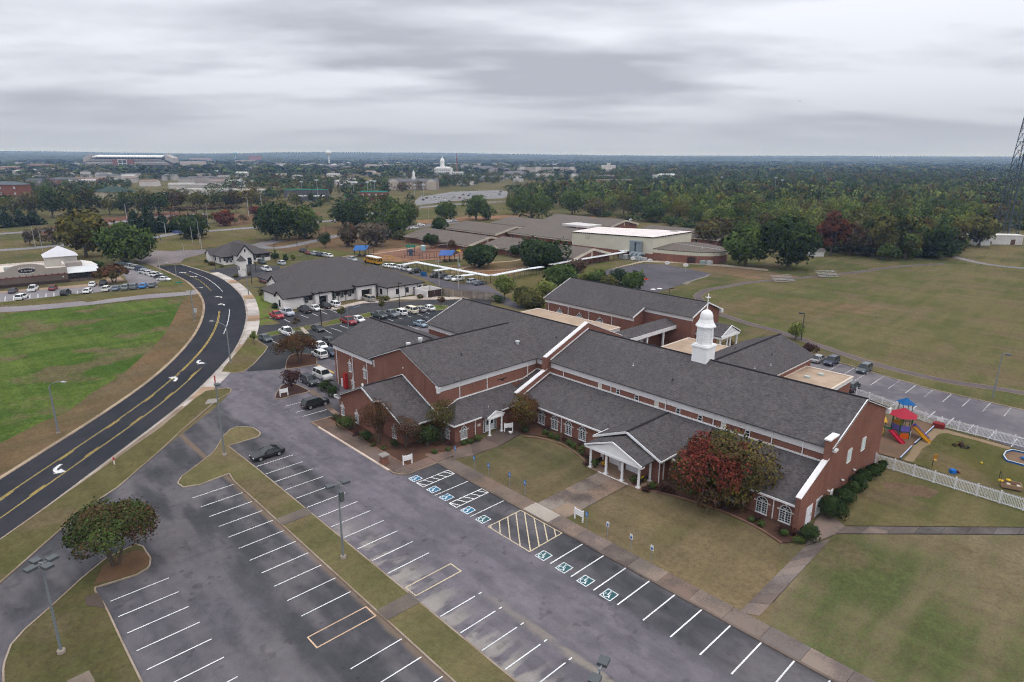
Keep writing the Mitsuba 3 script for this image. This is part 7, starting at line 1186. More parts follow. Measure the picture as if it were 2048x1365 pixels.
for xy,dg,kd,col,lab in (
 ((-100.7,258.3),SV,'suv',(.03,.055,.05),'dark green car beside the gabled office'),((-92.8,241.5),SV + 180,'pickup',WHT,'white pickup truck behind the left gable of the white building'),((-85.1,218.3),SV,'suv',(.10,.025,.03),'maroon car at the left end of the white building'),((-92,255.7),SV + 180,'suv',(.42,.45,.48),'silver hatchback between the two white buildings'),
 ((-94.2,289.8),SV + 180,'suv',BLK,'black car leftmost in the row by the school field'),((-90.3,284.6),SV + 180,'sedan',RED_,'red car in the row by the school field'),((-86.7,281.7),SV + 180,'suv',SILV,'silver car in the row by the school field'),((-83.5,278.9),SV + 180,'suv',NAVY,'dark blue car in the row by the school field'),((-81.2,277.6),SV + 180,'suv',SILV,'pale blue grey car in the row by the school field'),((-78.6,276.2),SV + 180,'sedan',WHT,'white car at the right of the row by the school field'),((-66.2,265.7),SV,'pickup',SILV,'silver pickup truck left of the school bus'),
 ((-48.93,250.7),SV,'sedan',WHT,'white car just behind the school bus'),((-46.09,248.5),SV,'suv',WHT,'second white car behind the school bus'),((-42.72,245.7),SV,'suv',WHT,'third white car behind the school bus'),((-40.13,243),SV,'suv',WHT,'white car under the end of the canopy'),((-36.35,238.2),TV + 180,'suv',BLK,'black car left of the blue bins'),
 ((-27.52,230.2),TV + 180,'suv',BLK,'black car right of the blue bins'),((-24.16,227.4),TV,'suv',CHAR,'charcoal car in front of the canopies'),((-21.72,225),TV,'sedan',SILV,'silver car between charcoal and white cars at the canopies'),((-19.06,223.2),TV + 180,'suv',WHT,'white car beside the utility pole at the canopies'),((-13.54,218.7),TV,'suv',SILV,'silver car right of the utility pole at the canopies'),((-11.05,216.1),TV,'sedan',(.06,.08,.09),'slate car at the right end of the canopy row'),
 ((-56.72,404.1),10,'suv',WHT,'white car on the school forecourt'),((-58.44,388.4),20,'sedan',WHT,'white car under the trees at the school forecourt'),((-42,428.3),5,'suv',WHT,'white car behind the second school roof'),((-38.55,430.9),5,'suv',SILV,'silver car behind the second school roof'),((79.1,450.1),60,'suv',(.03,.05,.04),'dark car behind the farthest school gable'),((80.7,444.9),60,'sedan',WHT,'white car behind the farthest school gable'),
 ((-185.4,359.6),8,'sedan',(.02,.05,.26),'blue car driving on the highway'),((-186.2,335),185,'pickup',(.5,.55,.62),'white pickup truck on the highway beside the green tree')):
 car(xy,dg,kd,col,lab,1)
for xy,dg,kd,col,lab in (
 ((-157,199.5),112,'sedan',(.07,.06,.07),'dark grey car nearest the restaurant wall at the left edge'),((-147.3,190),100,'suv',WHT,'white hatchback at the left front of the restaurant car park'),((-152.8,202.4),112,'pickup',WHT,'white pickup truck against the restaurant walk'),((-147.6,204.1),112,'sedan',(.16,.02,.025),'dark red car against the restaurant walk'),((-138.5,196.6),105,'suv',BLK,'black hatchback in the middle of the restaurant car park'),((-133.9,200.1),105,'sedan',WHT,'white car in the middle of the restaurant car park'),((-138.9,210.5),112,'sedan',WHT,'white car by the restaurant porch'),((-136.4,212.3),112,'suv',BLK,'black car by the restaurant porch'),
 ((-129.7,203),105,'suv',(.62,.62,.58),'off-white car at the front row of the restaurant car park'),((-127.3,204.2),105,'sedan',(.16,.20,.26),'blue grey car in the front row of the restaurant car park'),((-125,205.5),105,'suv',(.20,.24,.23),'grey green car in the front row of the restaurant car park'),((-123,206.8),105,'suv',(.14,.16,.17),'grey car in the front row of the restaurant car park'),((-121,208.5),105,'sedan',(.03,.19,.52),'bright blue car in the front row of the restaurant car park'),((-118.8,210),105,'sedan',(.10,.12,.13),'dark grey car at the end of the restaurant front row'),
 ((-153.4,252.8),-8,'pickup',(.16,.2,.2),'pickup truck half under the big green tree'),((-145.9,244.8),-8,'pickup',SILV,'silver pickup truck behind the restaurant tree'),((-142.5,242.1),-8,'pickup',(.45,.44,.40),'pale pickup truck behind the restaurant tree'),((-138.7,239.5),-8,'suv',(.02,.04,.12),'dark blue car in the side row of the restaurant'),((-134.2,233.8),-8,'suv',(.46,.48,.5),'silver car in the side row of the restaurant'),((-131,231.3),-8,'suv',WHT,'white car in the side row of the restaurant'),((-127.1,227.9),-8,'suv',WHT,'second white car in the side row of the restaurant'),((-123.8,224.6),-8,'sedan',CHAR,'dark car second last in the side row of the restaurant'),((-120.5,220.4),-8,'sedan',WHT,'white car last in the side row of the restaurant')):
 car(xy,dg,kd,col,lab,1)
# school bus
bx,by = (-56.4,259.6); bus = thing('school_bus','yellow school bus with a white roof behind the white building','bus'); M = frame(bx,by,SV + 180); YB = (.52,.27,.025)
m = MB(M).bb(-5.2,3.6,-1.2,1.2,.55,2.75,YB,(.46,.24,.03)).bb(3.6,5.2,-1.0,1.0,.55,1.65,YB); put(m,'body','m_mottle',bus); put(MB(M).slab([(-5.2,-1.15,2.98),(3.5,-1.15,2.98),(3.5,1.15,2.98),(-5.2,1.15,2.98)],.25,(.74,.74,.73)),'roof','m_plain',bus)
for i in range(10):
 for e in (-1,1): put(MB(M).bb(-4.9 + i * .82,-4.25 + i * .82,e * 1.21 - .01,e * 1.21 + .01,1.75,2.45,GLASSY),'window','m_glass',bus)
for e in (-.75,0,.75): put(MB(M).bb(-5.23,-5.19,e - .28,e + .28,1.5,2.5,GLASSY),'rear_window','m_glass',bus)
put(MB(M).bb(3.58,3.63,-1.0,1.0,1.75,2.6,GLASSY),'windscreen','m_glass',bus); put(MB(M).bb(-5.25,3.6,-1.22,1.22,1.38,1.46,(.02,.02,.02)),'black_stripe','m_plain',bus)
for x in (-3.3,3.9):
 for e in (-1,1): put(MB(M @ np.array([[1,0,0,x],[0,0,1,e * 1.05],[0,1,0,.5],[0,0,0,1.0]])).lathe([(.5,-.15),(.5,.15),(.3,.16),(.05,.16)],(0,0,0),(.02,.02,.02),14),'wheel','m_plain',bus)
# ================================================================ lamps, poles, signs
GALV,DKM = (.23,.255,.265),(.03,.03,.03)
def lot_lamp(x,y,h,label,heads,col=GALV,rot=SV,base=True,cab=False):
 k = thing('parking_lamp',label,'street lamp'); M = frame(x,y,rot); put(MB(M).tube([(0,0,.3),(0,0,h * .5),(0,0,h)],[.13,.105,.08],col,10),'pole','m_metal',k)
 if base: put(MB(M).lathe([(.34,0),(.34,.38),(.28,.42)],(0,0,0),(.33,.28,.24),14),'base','m_mottle',k)
 for a in heads:
  A = M @ frame(0,0,a); put(MB(A).bb(.0,.5,-.04,.04,h - .18,h - .10,col),'arm','m_metal',k); hm = MB(A); hm.bb(.45,1.25,-.34,.34,h - .24,h - .0,tuple(c * .40 for c in col)).bb(.5,1.2,-.28,.28,h - .27,h - .235,(.55,.56,.55)); put(hm,'lamp_head','m_metal',k)
 if cab: put(MB(M).bb(.08,.5,-.25,.25,h - 2.2,h - 1.1,(.10,.115,.11)),'equipment_box','m_metal',k)
 return k
def arm_lamp(x,y,h,ang,label,L=3.0,col=GALV,r=.14,rise=.9):
 k = thing('street_lamp',label,'street lamp'); M = frame(x,y,ang); put(MB(M).tube([(0,0,0),(0,0,h * .5),(0,0,h)],[r * 1.25,r,r * .7],col,10),'pole','m_metal',k); put(MB(M).tube([(0,0,h - .1),(L * .35,0,h + rise * .6),(L * .8,0,h + rise),(L,0,h + rise)],[.06,.055,.05,.045],col,7),'arm','m_metal',k)
 m = MB(M); m.bb(L - .1,L + .65,-.16,.16,h + rise - .08,h + rise + .08,(.46,.47,.47)).bb(L + .1,L + .55,-.12,.12,h + rise - .14,h + rise - .07,(.6,.62,.62)); put(m,'lamp_head','m_metal',k); put(MB(M).lathe([(.26,0),(.26,.12)],(0,0,0),(.36,.32,.28),12),'base','m_mottle',k); return k
def pole(x,y,h,label,name='utility_pole',cat='pole',col=(.36,.34,.31),r=.14,cross=False,top=None):
 k = thing(name,label,cat); put(MB(frame(x,y)).tube([(0,0,0),(0,0,h * .5),(0,0,h)],[r * 1.2,r,r * .75],col,8),'pole','m_plain',k)
 if cross: put(MB(frame(x,y,20)).bb(-1.2,1.2,-.06,.06,h - .7,h - .55,col),'crossarm','m_plain',k)
 if top: put(MB(frame(x,y,10)).bb(-top,top,-.25,.25,h - .6,h + .5,(.50,.54,.56)),'floodlights','m_plain',k)
 return k
P = (-39.43,46.94,9.24); lot_lamp(*P,'grey lamp with four box heads on the lower left island',(20,110,200,290))
P = (-18.21,61,9.14); lot_lamp(*P,'grey lamp with two box heads in the long median',(0,180),cab=True,rot=TV - 6)
P = (-41.72,85.7,11.38); lot_lamp(*P,'lamp with a red tipped pole at the tip of the median',(-5,)); put(MB(frame(*P[:2])).lathe([(.09,0),(.09,.9),(.03,.95)],(0,0,P[2]),(.40,.03,.03),8),'red_tip','m_plain','parking_lamp_002')
P = (5.76,34.3); lot_lamp(P[0],P[1],10.4,'two grey box heads of a lamp at the bottom edge',(20,200),rot=TV)
P = (-71.2,93.5,7.82); arm_lamp(*P,-12,'galvanised lamp with a curved arm beside the green field',2.6)
P = (-59.09,129.1,8.03); arm_lamp(*P,168,'galvanised lamp whose arm reaches over the road from the grass island',3.0)
P = (-83.5,164.6,8.03); arm_lamp(*P,5,'galvanised lamp at the top corner of the green field',2.6)
P = (-119.5,227.1,4.48); arm_lamp(*P,190,'street lamp on the bend near the junction',2.2)
P = (-82.4,198,7.88); arm_lamp(*P,190,'grey street lamp beside the sign pylon',.4,rise=.2)
for Q,lab in (((-48.88,160.4,9.08),'tall black lamp beside the lone charcoal saloon'),((-31.99,179,7.86),'tall black lamp on the bright strip before the white building'),((-112,241.4,5.54),'black lamp by the gabled office lawn'),((-94.7,236.4,6.66),'black lamp behind the sign pylon'),((-87,212.7,8.53),'black lamp in front of the sign pylon'),((-58.1,254.9,7.93),'black lamp by the school bus'),((-86.8,272.4,5.18),'black lamp by the row of cars at the school field'),((-98.9,267.9,6.49),'black lamp right of the gabled office')):
 lot_lamp(*Q,lab,(0,),col=DKM,base=False)
P = (-41.5,158.4,5.69); lot_lamp(*P,'slim grey lamp beside the dark red pickup truck',(0,),base=False,rot=0)
P = (69,148.4,6.81); lot_lamp(*P,'dark lamp behind the rear roofs by the ball field',(180,),col=(.06,.06,.06),base=False)
P = (87.6,110.4,8.8); lot_lamp(*P,'grey lamp on the bank between rear car park and ball field',(0,),base=False)
P = (49.84,201.2,2.34); lot_lamp(*P,'low lamp at the corner of the ball court',(0,),col=(.07,.07,.07),base=False)
for Q,an,lab in (((-259.9,440.7,9.66),20,'lamp behind the large trees, left of the pair'),((-267.5,465.8,7.85),190,'lamp with a curved arm, right of the pair behind the large trees'),((-190.4,357,5.7),185,'highway lamp beside the dark evergreens'),((-186.7,463.5,12.29),185,'tall highway lamp near the red tree'),((-198.4,519.8,11.6),10,'street lamp left of the huge dark oak'),((-150.5,608.7,8.45),185,'street lamp before the green roofed pavilion'),((-34.22,672.2,9.3),185,'street lamp by the far car park')):
 arm_lamp(*Q,an,lab,2.6,r=.2,col=(.42,.44,.44))
for Q,lab,cr in (((-222.5,301.4,9.53),'tall pale pole behind the restaurant',0),((-210.9,289.6,9.18),'second pole behind the restaurant',0),((-185.5,397.8,13.82),'tall white pole by the brown hedge rows',0),((-198.2,384.5,10.73),'wooden pole behind the dark evergreens',0),((-158.6,321.1,7.79),'grey pole on the grass knoll, left',0),((-153.3,317.5,11.5),'tallest grey pole on the grass knoll',0),((-142.8,296.9,7.59),'grey pole at the right of the knoll',0),((-140.2,275.2,5.59),'thin pole at the junction',0),((-130.5,237,8.34),'thin pole beside the bend',0),((-204.7,551.9,5.65),'white pole near the huge dark oak',0),
 ((-24.57,214,8.99),'white utility pole in front of the canopies',1),((-17.7,209.1,10.81),'pale utility pole with a transformer in front of the canopies',1),((-56.12,437.6,12.13),'tall white pole beyond the school forecourt',0),((-74.8,540.4,12.04),'tall pole at the edge of the playing field',0),((-103.3,310.3,7.14),'thin dark pole by the school drive',0),((-104.5,365,5.55),'thin dark pole behind the egg-shaped tree',0),((-162.9,624.8,20.69),'very tall pole among the town trees',0)):
 pole(*Q,lab,cross=bool(cr),r=.11,col=(.40,.40,.38) if 'dark' not in lab else (.05,.05,.05))
P = (-17.7,209.1); put(MB(frame(*P)).lathe([(.3,0),(.3,1.0),(.1,1.05)],(.4,0,7.2),(.30,.33,.31),10),'transformer','m_plain','utility_pole_011')
for Q,lab in (((-222.2,698.3,14.76),'sports floodlight mast, leftmost of the far town'),((-183.9,623.2,19.27),'sports floodlight mast above the green roofed stand'),((-187.3,724.1,10.92),'short floodlight mast behind the very tall pole'),((-154.7,643.4,16.23),'floodlight mast above the green pavilion'),((-145.3,663.2,16.11),'floodlight mast left of a pair by the red brick block'),((-137.8,644.7,18.39),'tallest floodlight mast by the red brick block'),((-130.5,627.2,18.48),'floodlight mast right of a pair by the red brick block'),((-82.5,613.7,15.85),'floodlight mast by the far car park'),((-101.9,687,12.65),'floodlight mast left of the far car park'),((310.8,786.9,18.66),'floodlight mast above the wood, left of two'),((326.4,806,15.5),'floodlight mast above the wood, right of two'),((307.5,980,13.31),'floodlight mast far left above the wood'),((-334.3,818.6,12.97),'floodlight mast over the white car lot'),((-321.4,819.9,10.5),'second floodlight mast over the white car lot')):
 pole(*Q,lab,'floodlight_mast','floodlight',(.34,.37,.37),.22,top=1.6)
def small_sign(s,t,blue,label):
 k = thing('parking_sign',label,'sign'); put(MB(CH).bb(s - .03,s + .03,t - .03,t + .03,0,2.1,(.30,.32,.33)),'post','m_metal',k); c = (.04,.16,.42) if blue else (.72,.72,.72)
 put(MB(CH).bb(s - .19,s + .19,t - .06,t - .035,1.5,2.15,c),'panel','m_plain',k); sc = (.72,.74,.76) if blue else (.04,.12,.36)
 g = unary_union([sg.Point(0,.17).buffer(.045),sg.LineString([(0,.1),(0,-.02),(.1,-.02),(.13,-.14)]).buffer(.022),sg.Point(-.01,-.06).buffer(.11).difference(sg.Point(-.01,-.06).buffer(.078))])
 if not blue: g = unary_union([sg.box(-.12,-.18,.12,.1)])
 m = MB(wallM(s,t - .062,1.85 if blue else 1.78,'-t'))
 for q in getattr(g,'geoms',[g]): v,f = trimesh.creation.triangulate_polygon(q,engine='earcut'); m.tri(np.c_[v[:,0],np.full(len(v),.004),v[:,1]],f,sc)
 put(m,'symbol','m_plain',k)
for i,(s,t,b) in enumerate(((-67.0,52.75,1),(-62.8,52.7,1),(-59.75,52.7,1),(-55.9,53.0,1),(-52.95,52.9,1),(-42.6,52.9,1),(-39.55,53.0,0),(-36.2,52.9,0),(-33.4,52.8,0))):
 small_sign(s,t,b,('first blue parking sign, by the mulched bed at the far left','second blue parking sign along the left lawn','third blue parking sign along the left lawn','fourth blue parking sign along the left lawn','fifth blue parking sign, last before the entrance walk','blue parking sign next to the white board at the entrance walk','first white parking sign on the right lawn','middle white parking sign on the right lawn','last white parking sign on the right lawn')[i])
def board(M,w,label,h=1.25,z0=.62):
 k = thing('sign_board',label,'sign'); put(MB(M).bb(-w / 2,w / 2,-.04,.04,z0,h,(.80,.80,.81)),'panel','m_plain',k)
 for e in (-1,1): put(MB(M).bb(e * w / 2 - .07,e * w / 2 + .07,-.07,.07,0,h + .1,(.80,.80,.81)),'post','m_plain',k)
for s,t,r,w,lab in ((-70.35,46.75,78,1.3,'blank white sign board in the mulch at the annex corner'),(-44.2,53.35,0,1.25,'blank white sign board at the foot of the entrance walk'),(-68.9,65.0,60,1.3,'small white sign board beside the side entrance'),(-108.0,45.9,80,1.35,'blank white sign board in front of the plum tree')):
 board(CH @ frame(s,t,r),w,lab,1.5,.75)
k = thing('brick_pillar','short brick pillar with a grey stone cap on the corner walk','pillar'); put(MB(CH).bb(-77.3,-76.5,45.4,46.2,0,1.5,BRICK_A,BRICK_B) if False else MB(frame(*(-18.04,83.4),SV)).bb(-.45,.45,-.45,.45,0,1.35,BRICK_A,BRICK_B),'pier','m_brick',k); put(MB(frame(*(-18.04,83.4),SV)).bb(-.62,.62,-.62,.62,1.35,1.52,(.34,.31,.29),(.26,.24,.22)),'cap','m_mottle',k)
k = thing('road_marker','small red and white marker post on the grass strip','marker post'); P = (-55.97,82.7); put(MB(frame(*P)).lathe([(.09,0),(.09,.75)],(0,0,0),(.75,.72,.70),8),'post','m_plain',k); put(MB(frame(*P)).lathe([(.095,.75),(.095,1.15),(.02,1.2)],(0,0,0),(.5,.03,.03),8),'tip','m_plain',k)
k = thing('street_name_sign','green street name sign on a post by the access road','sign'); P = (-106.5,203.2,1.02); put(MB(frame(*P[:2])).lathe([(.05,0),(.05,3.0)],(0,0,0),GALV,6),'post','m_plain',k); put(MB(frame(*P[:2],8)).bb(-1.0,1.0,-.03,.03,2.6,3.0,(.02,.22,.16)),'panel','m_plain',k)
k = thing('notice_board','pale back of a road sign at the corner of the green field','sign'); P = (-85.1,168.7,2.59); put(MB(frame(*P[:2])).bb(-.05,.05,-.05,.05,0,1.6,GALV).bb(-.55,.55,-.07,-.03,1.3,2.5,(.45,.45,.43)),'panel','m_plain',k)
# porch furniture
bn = thing('porch_bench','dark bench at the right end of the portico','bench')
put(MB(CH).bb(-44.6,-44.2,65.9,67.5,.5,.58,(.04,.035,.03)).bb(-44.25,-44.15,65.9,67.5,.58,1.0,(.04,.035,.03)),'seat','m_plain',bn)
for t in (66.0,67.3): put(MB(CH).bb(-44.55,-44.25,t,t + .08,.12,.5,(.03,.03,.03)),'leg','m_plain',bn)
bn2 = thing('porch_bench','dark bench at the left end of the portico','bench'); put(MB(CH).bb(-52.0,-51.6,66.0,67.4,.5,.58,(.05,.035,.03)).bb(-52.05,-51.95,66.0,67.4,.58,1.0,(.05,.035,.03)),'seat','m_plain',bn2)
for t in (66.1,67.2): put(MB(CH).bb(-51.95,-51.65,t,t + .08,.12,.5,(.03,.03,.03)),'leg','m_plain',bn2)
def potted(s,t,leaf,label,pot=(.10,.06,.045),h=.9,w=1.0,n=260,ls=.12):
 k = thing('potted_plant',label,'potted plant'); x,y = ST(s,t); put(MB(frame(x,y,0,.12)).lathe([(.20,0),(.28,.32),(.30,.36),(.26,.36)],(0,0,0),pot,12),'pot','m_plain',k); V,N,c = crown_arrays('bush',h,w,0,n,ls,leaf,int(abs(s * 10))); put(leaf_mesh(V,N,c,x,y,.40),'foliage','m_leaf',k)
potted(-44.9,65.4,PAL['green'],'bushy green potted fern by the right portico column',h=1.0,w=1.3); potted(-51.6,65.35,PAL['green'],'bushy green potted fern by the left portico column',h=1.0,w=1.2)
potted(-50.9,66.6,[(.55,.34,.02),(.62,.42,.03),(.45,.2,.02)],'pot of yellow and orange flowers left of the porch doors',w=.9,h=.6); potted(-44.5,66.9,[(.62,.46,.03),(.55,.38,.02)],'pot of yellow flowers on the right porch bench',w=.7,h=.5)
k = thing('white_planter','tall white planter between the two porch doors','planter'); put(MB(CH).bb(-48.95,-48.45,67.3,67.8,.12,1.2,(.62,.62,.62)),'box','m_plain',k); V,N,c = crown_arrays('bush',.8,.7,0,120,.12,PAL['dark'],5); x,y = ST(-48.7,67.55); put(leaf_mesh(V,N,c,x,y,1.15),'foliage','m_leaf',k)
k = thing('garden_urn','white bowl-shaped urn beside the side entrance walk','urn'); P = (-0.14,93.7); put(MB(frame(*P)).lathe([(.18,0),(.12,.15),(.3,.35),(.36,.5),(.28,.48),(.05,.4)],(0,0,0),(.66,.64,.62),14),'bowl','m_plain',k)
k = thing('air_conditioner','grey air conditioner behind the clipped shrubs at the side wing','air conditioner'); put(MB(CH).bb(-106.9,-105.9,54.6,55.6,0,1.0,(.20,.21,.20)),'case','m_plain',k); put(MB(CH).lathe([(.4,0),(.4,.06),(.1,.08)],(-106.4,55.1,1.0),(.07,.07,.07),14),'fan','m_plain',k)
for q,c in ((1330,'left'),(1353,'right')):
 k = thing('wheelie_bin','blue bin, ' + c + ' of two by the school canopies','bin'); P = (-32.8,232.6) if c == 'left' else (-31.62,231.6); put(MB(frame(*P)).bb(-.55,.55,-.5,.5,0,1.3,(.03,.11,.26)),'body','m_plain',k); put(MB(frame(*P)).slab([(-.6,-.55,1.4),(.6,-.55,1.4),(.6,.55,1.5),(-.6,.55,1.5)],.1,(.02,.07,.18)),'lid','m_plain',k)
# picket fences of the playground
PK = (.76,.76,.77)
def picket_fence(label,s0,s1,tf,h,bay,each):
 k = thing('picket_fence',label,'fence'); n = int(round((s1 - s0) / bay)); extra = MB(CH); rails = {}
 for i in range(n + 1): s = s0 + (s1 - s0) * i / n; put(MB(CH).bb(s - .07,s + .07,tf(s) - .07,tf(s) + .07,0,h + .1,PK),'post','m_plain',k); 
 for i in range(n):
  a,b = s0 + (s1 - s0) * i / n,s0 + (s1 - s0) * (i + 1) / n; m = MB(CH)
  for z in (.18,h - .22): put(MB(CH).beam((a,tf(a),z),(b,tf(b),z),.05,.11,PK),'rail','m_plain',k)
  c = int((b - a) / .16)
  for j in range(1,c):
   s = a + (b - a) * j / c
   if each: put(MB(CH).bb(s - .035,s + .035,tf(s) - .045,tf(s) - .02,.08,h,PK),'picket','m_plain',k)
   else: extra.bb(s - .032,s + .032,tf(s) - .045,tf(s) - .02,.08,h,PK)
 if not each: put(extra,'pickets','m_plain',k,kind='stuff')
 return k
picket_fence('near white picket fence running from the gable wall to the right edge',-25.0,-3.0,lambda s: 95.6,1.75,2.44,True)
pf2 = picket_fence('far white picket fence between playground and rear car park',-37.0,-3.0,lambda s: 118.2 + max(0,-24 - s) * .33,1.65,2.44,False)
put(MB(wallM(-22.6,118.1,.9,'-t')).bb(-.5,.5,.03,.07,0,.55,(.78,.78,.78)),'notice','m_plain',pf2)
# play tower
pt = thing('play_tower','play tower with red and blue roofs, slides and coloured panels','playground tower'); M = frame(61.3,94.0,-8)
GP = (.03,.13,.075)
for i in range(6):
 a = i * math.pi / 3; put(MB(M).tube([(1.5 * math.cos(a),1.5 * math.sin(a),0),(1.5 * math.cos(a),1.5 * math.sin(a),3.7)],.07,GP,8),'post','m_plain',pt)
m = MB(M); hx = [(2.1 * math.cos(i * math.pi / 3),2.1 * math.sin(i * math.pi / 3),3.55) for i in range(6)]
for i in range(6): m.fan([hx[i],hx[(i + 1) % 6],(0,0,4.75)],(.42,.045,.075),(.36,.04,.06))
put(m,'red_roof','m_mottle',pt,'red six-sided roof'); put(MB(M).extrude([(1.45 * math.cos(i * math.pi / 3),1.45 * math.sin(i * math.pi / 3)) for i in range(6)],1.15,1.25,(.10,.08,.06)),'deck','m_plain',pt)
BM = M @ frame(1.6,3.2)
for a,b in ((-.7,-.7),(.7,-.7),(.7,.7),(-.7,.7)): put(MB(BM).tube([(a,b,0),(a,b,4.6)],.06,GP,8),'post','m_plain',pt)
m = MB(BM); q = [(-1.1,-1.1,4.4),(1.1,-1.1,4.4),(1.1,1.1,4.4),(-1.1,1.1,4.4)]
for i in range(4): m.fan([q[i],q[(i + 1) % 4],(0,0,5.3)],(.03,.14,.36),(.025,.12,.30))
put(m,'blue_roof','m_mottle',pt,'blue pointed roof'); put(MB(BM).bb(-.8,.8,-.8,.8,1.5,1.6,(.1,.08,.06)),'deck','m_plain',pt)
for a,zc,c,nm in ((-150,1.75,(.13,.10,.30),'purple_panel'),(-90,1.75,(.14,.12,.38),'violet_panel'),(-30,1.75,(.42,.08,.13),'pink_panel'),(-90,.5,(.62,.11,.02),'orange_panel'),(-30,.5,(.60,.58,.50),'cream_arch'),(150,1.8,(.60,.10,.03),'orange_panel'),(90,1.8,(.55,.30,.04),'yellow_panel')):
 A = M @ frame(1.32 * math.cos(math.radians(a)),1.32 * math.sin(math.radians(a)),a + 90)
 if nm == 'cream_arch': m = MB(A).bb(-.6,-.25,-.04,.04,.02,1.05,c).bb(.25,.6,-.04,.04,.02,1.05,c).bb(-.25,.25,-.04,.04,.75,1.05,c)
 else: m = MB(A).bb(-.64,.64,-.04,.04,zc - .45,zc + .45,c)
 put(m,nm,'m_plain',pt)
def slide(M,L,z,w,c,name):
 m = MB(M); pts = [(0,z),(L * .3,z * .72),(L * .7,z * .30),(L * .9,.18),(L,.15)]
 for (a,b),(d,e) in zip(pts[:-1],pts[1:]):
  m.slab([(a,-w / 2,b),(d,-w / 2,e),(d,w / 2,e),(a,w / 2,b)],.06,c)
  for y in (-w / 2,w / 2): m.beam((a,y,b + .12),(d,y,e + .12),.06,.3,c)
 put(m,name,'m_plain',pt)
slide(M @ frame(-2.0,-1.0,-65),2.6,1.25,.7,(.45,.03,.06),'red_slide'); slide(M @ frame(1.9,.3,-62),3.0,1.5,.6,(.55,.30,.03),'yellow_slide'); slide(M @ frame(2.2,1.2,-60),2.8,1.55,.55,(.10,.09,.40),'violet_slide')
A = M @ frame(-3.2,.2)
for a,b in ((-.6,-.6),(.6,-.6),(.6,.6),(-.6,.6)): put(MB(A).tube([(a,b,0),(a,b,2.5)],.06,GP,8),'post','m_plain',pt)
put(MB(A).slab([(-.8,-.8,2.4),(.8,-.8,2.4),(.8,0,3.0),(-.8,0,3.0)],.08,(.60,.34,.06)).slab([(-.8,0,3.0),(.8,0,3.0),(.8,.8,2.4),(-.8,.8,2.4)],.08,(.60,.34,.06)),'yellow_roof','m_plain',pt); put(MB(A).bb(-.65,.65,-.64,-.58,.3,1.4,(.58,.32,.05)),'yellow_panel','m_plain',pt)
put(MB(A).tube([(-.6,-1.1,1.5),(-.85,-1.35,1.1),(-.45,-1.4,.75),(-.8,-1.5,.35),(-.6,-1.6,0)],.05,(.6,.34,.05),6),'curly_climber','m_plain',pt); put(MB(A).beam((.65,0,1.25),(1.8,-.4,1.25),.7,.08,GP).beam((.65,-.35,1.9),(1.8,-.75,1.9),.05,.05,GP),'bridge','m_plain',pt)
def edge_boards(name,label,pts,c,h=.28,top=(.62,.62,.66)):
 k = thing(name,label,'edging')
 for a,b in zip(pts[:-1],pts[1:]): put(MB().beam((*a,h / 2 + .05),(*b,h / 2 + .05),.14,h,c).beam((*a,h + .06),(*b,h + .06),.16,.03,top),'board','m_plain',k)
edge_boards('mulch_edging','blue edging board, longer piece along the bark mulch',[(61.6,90.7),(63.9,92.8),(66.2,94.9),(68.6,97.2),(69.5,98.5)],(.045,.075,.17),top=(.45,.48,.56)); edge_boards('mulch_edging','blue edging board, shorter piece near the picket fence',[(56.55,85.7),(58.69,87.8),(60.6,89.7)],(.045,.075,.17),top=(.45,.48,.56))
edge_boards('pit_edging','blue edging round the sand pit at the right edge',[(74.9,83.6),(73,83.6),(71.6,85.1),(72.3,86.7),(73.6,88),(75,88.6),(76.2,87.7),(77.1,86.5)],(.04,.12,.30),top=(.50,.55,.60))
k = thing('toy_chest','dark red plastic box against the far picket fence','toy'); P = (69.4,97.2); put(MB(frame(*P,SV)).bb(-.8,.8,-.4,.4,0,.75,(.20,.035,.035)),'box','m_plain',k); put(MB(frame(*P,SV)).slab([(-.85,-.45,.82),(.85,-.45,.82),(.7,.35,.92),(-.7,.35,.92)],.12,(.24,.04,.04)),'lid','m_plain',k)
k = thing('basket_toy','toddler ball hoop with an orange backboard on the playground lawn','toy'); P = (59.55,83.1); put(MB(frame(*P)).tube([(0,0,0),(0,0,1.5)],.05,(.05,.05,.05),8),'post','m_plain',k); put(MB(frame(*P,20)).bb(-.05,.75,-.05,.05,1.4,2.0,(.36,.17,.03)),'backboard','m_plain',k); put(MB(frame(*P)).lathe([(.2,1.3),(.2,1.4),(.15,1.4)],(.1,-.2,0),(.6,.38,.12),10),'hoop','m_plain',k)
k = thing('toy_slide','small blue and red toddler slide on the playground lawn','toy'); P = (61.6,81.5); put(MB(frame(*P,10)).bb(-.55,.15,-.3,.3,0,.6,(.025,.14,.45)),'steps','m_plain',k); put(MB(frame(*P,10)).slab([(.15,-.28,.6),(.9,-.28,.05),(.9,.28,.05),(.15,.28,.6)],.08,(.30,.04,.05)),'chute','m_plain',k)
k = thing('toy_ball','little yellow ball on the playground lawn','ball'); P = (67.5,84.4); put(MB(frame(*P)).lathe([(.01,0),(.12,.04),(.17,.17),(.12,.30),(.01,.34)],(0,0,0),(.62,.46,.05),10),'ball','m_plain',k)
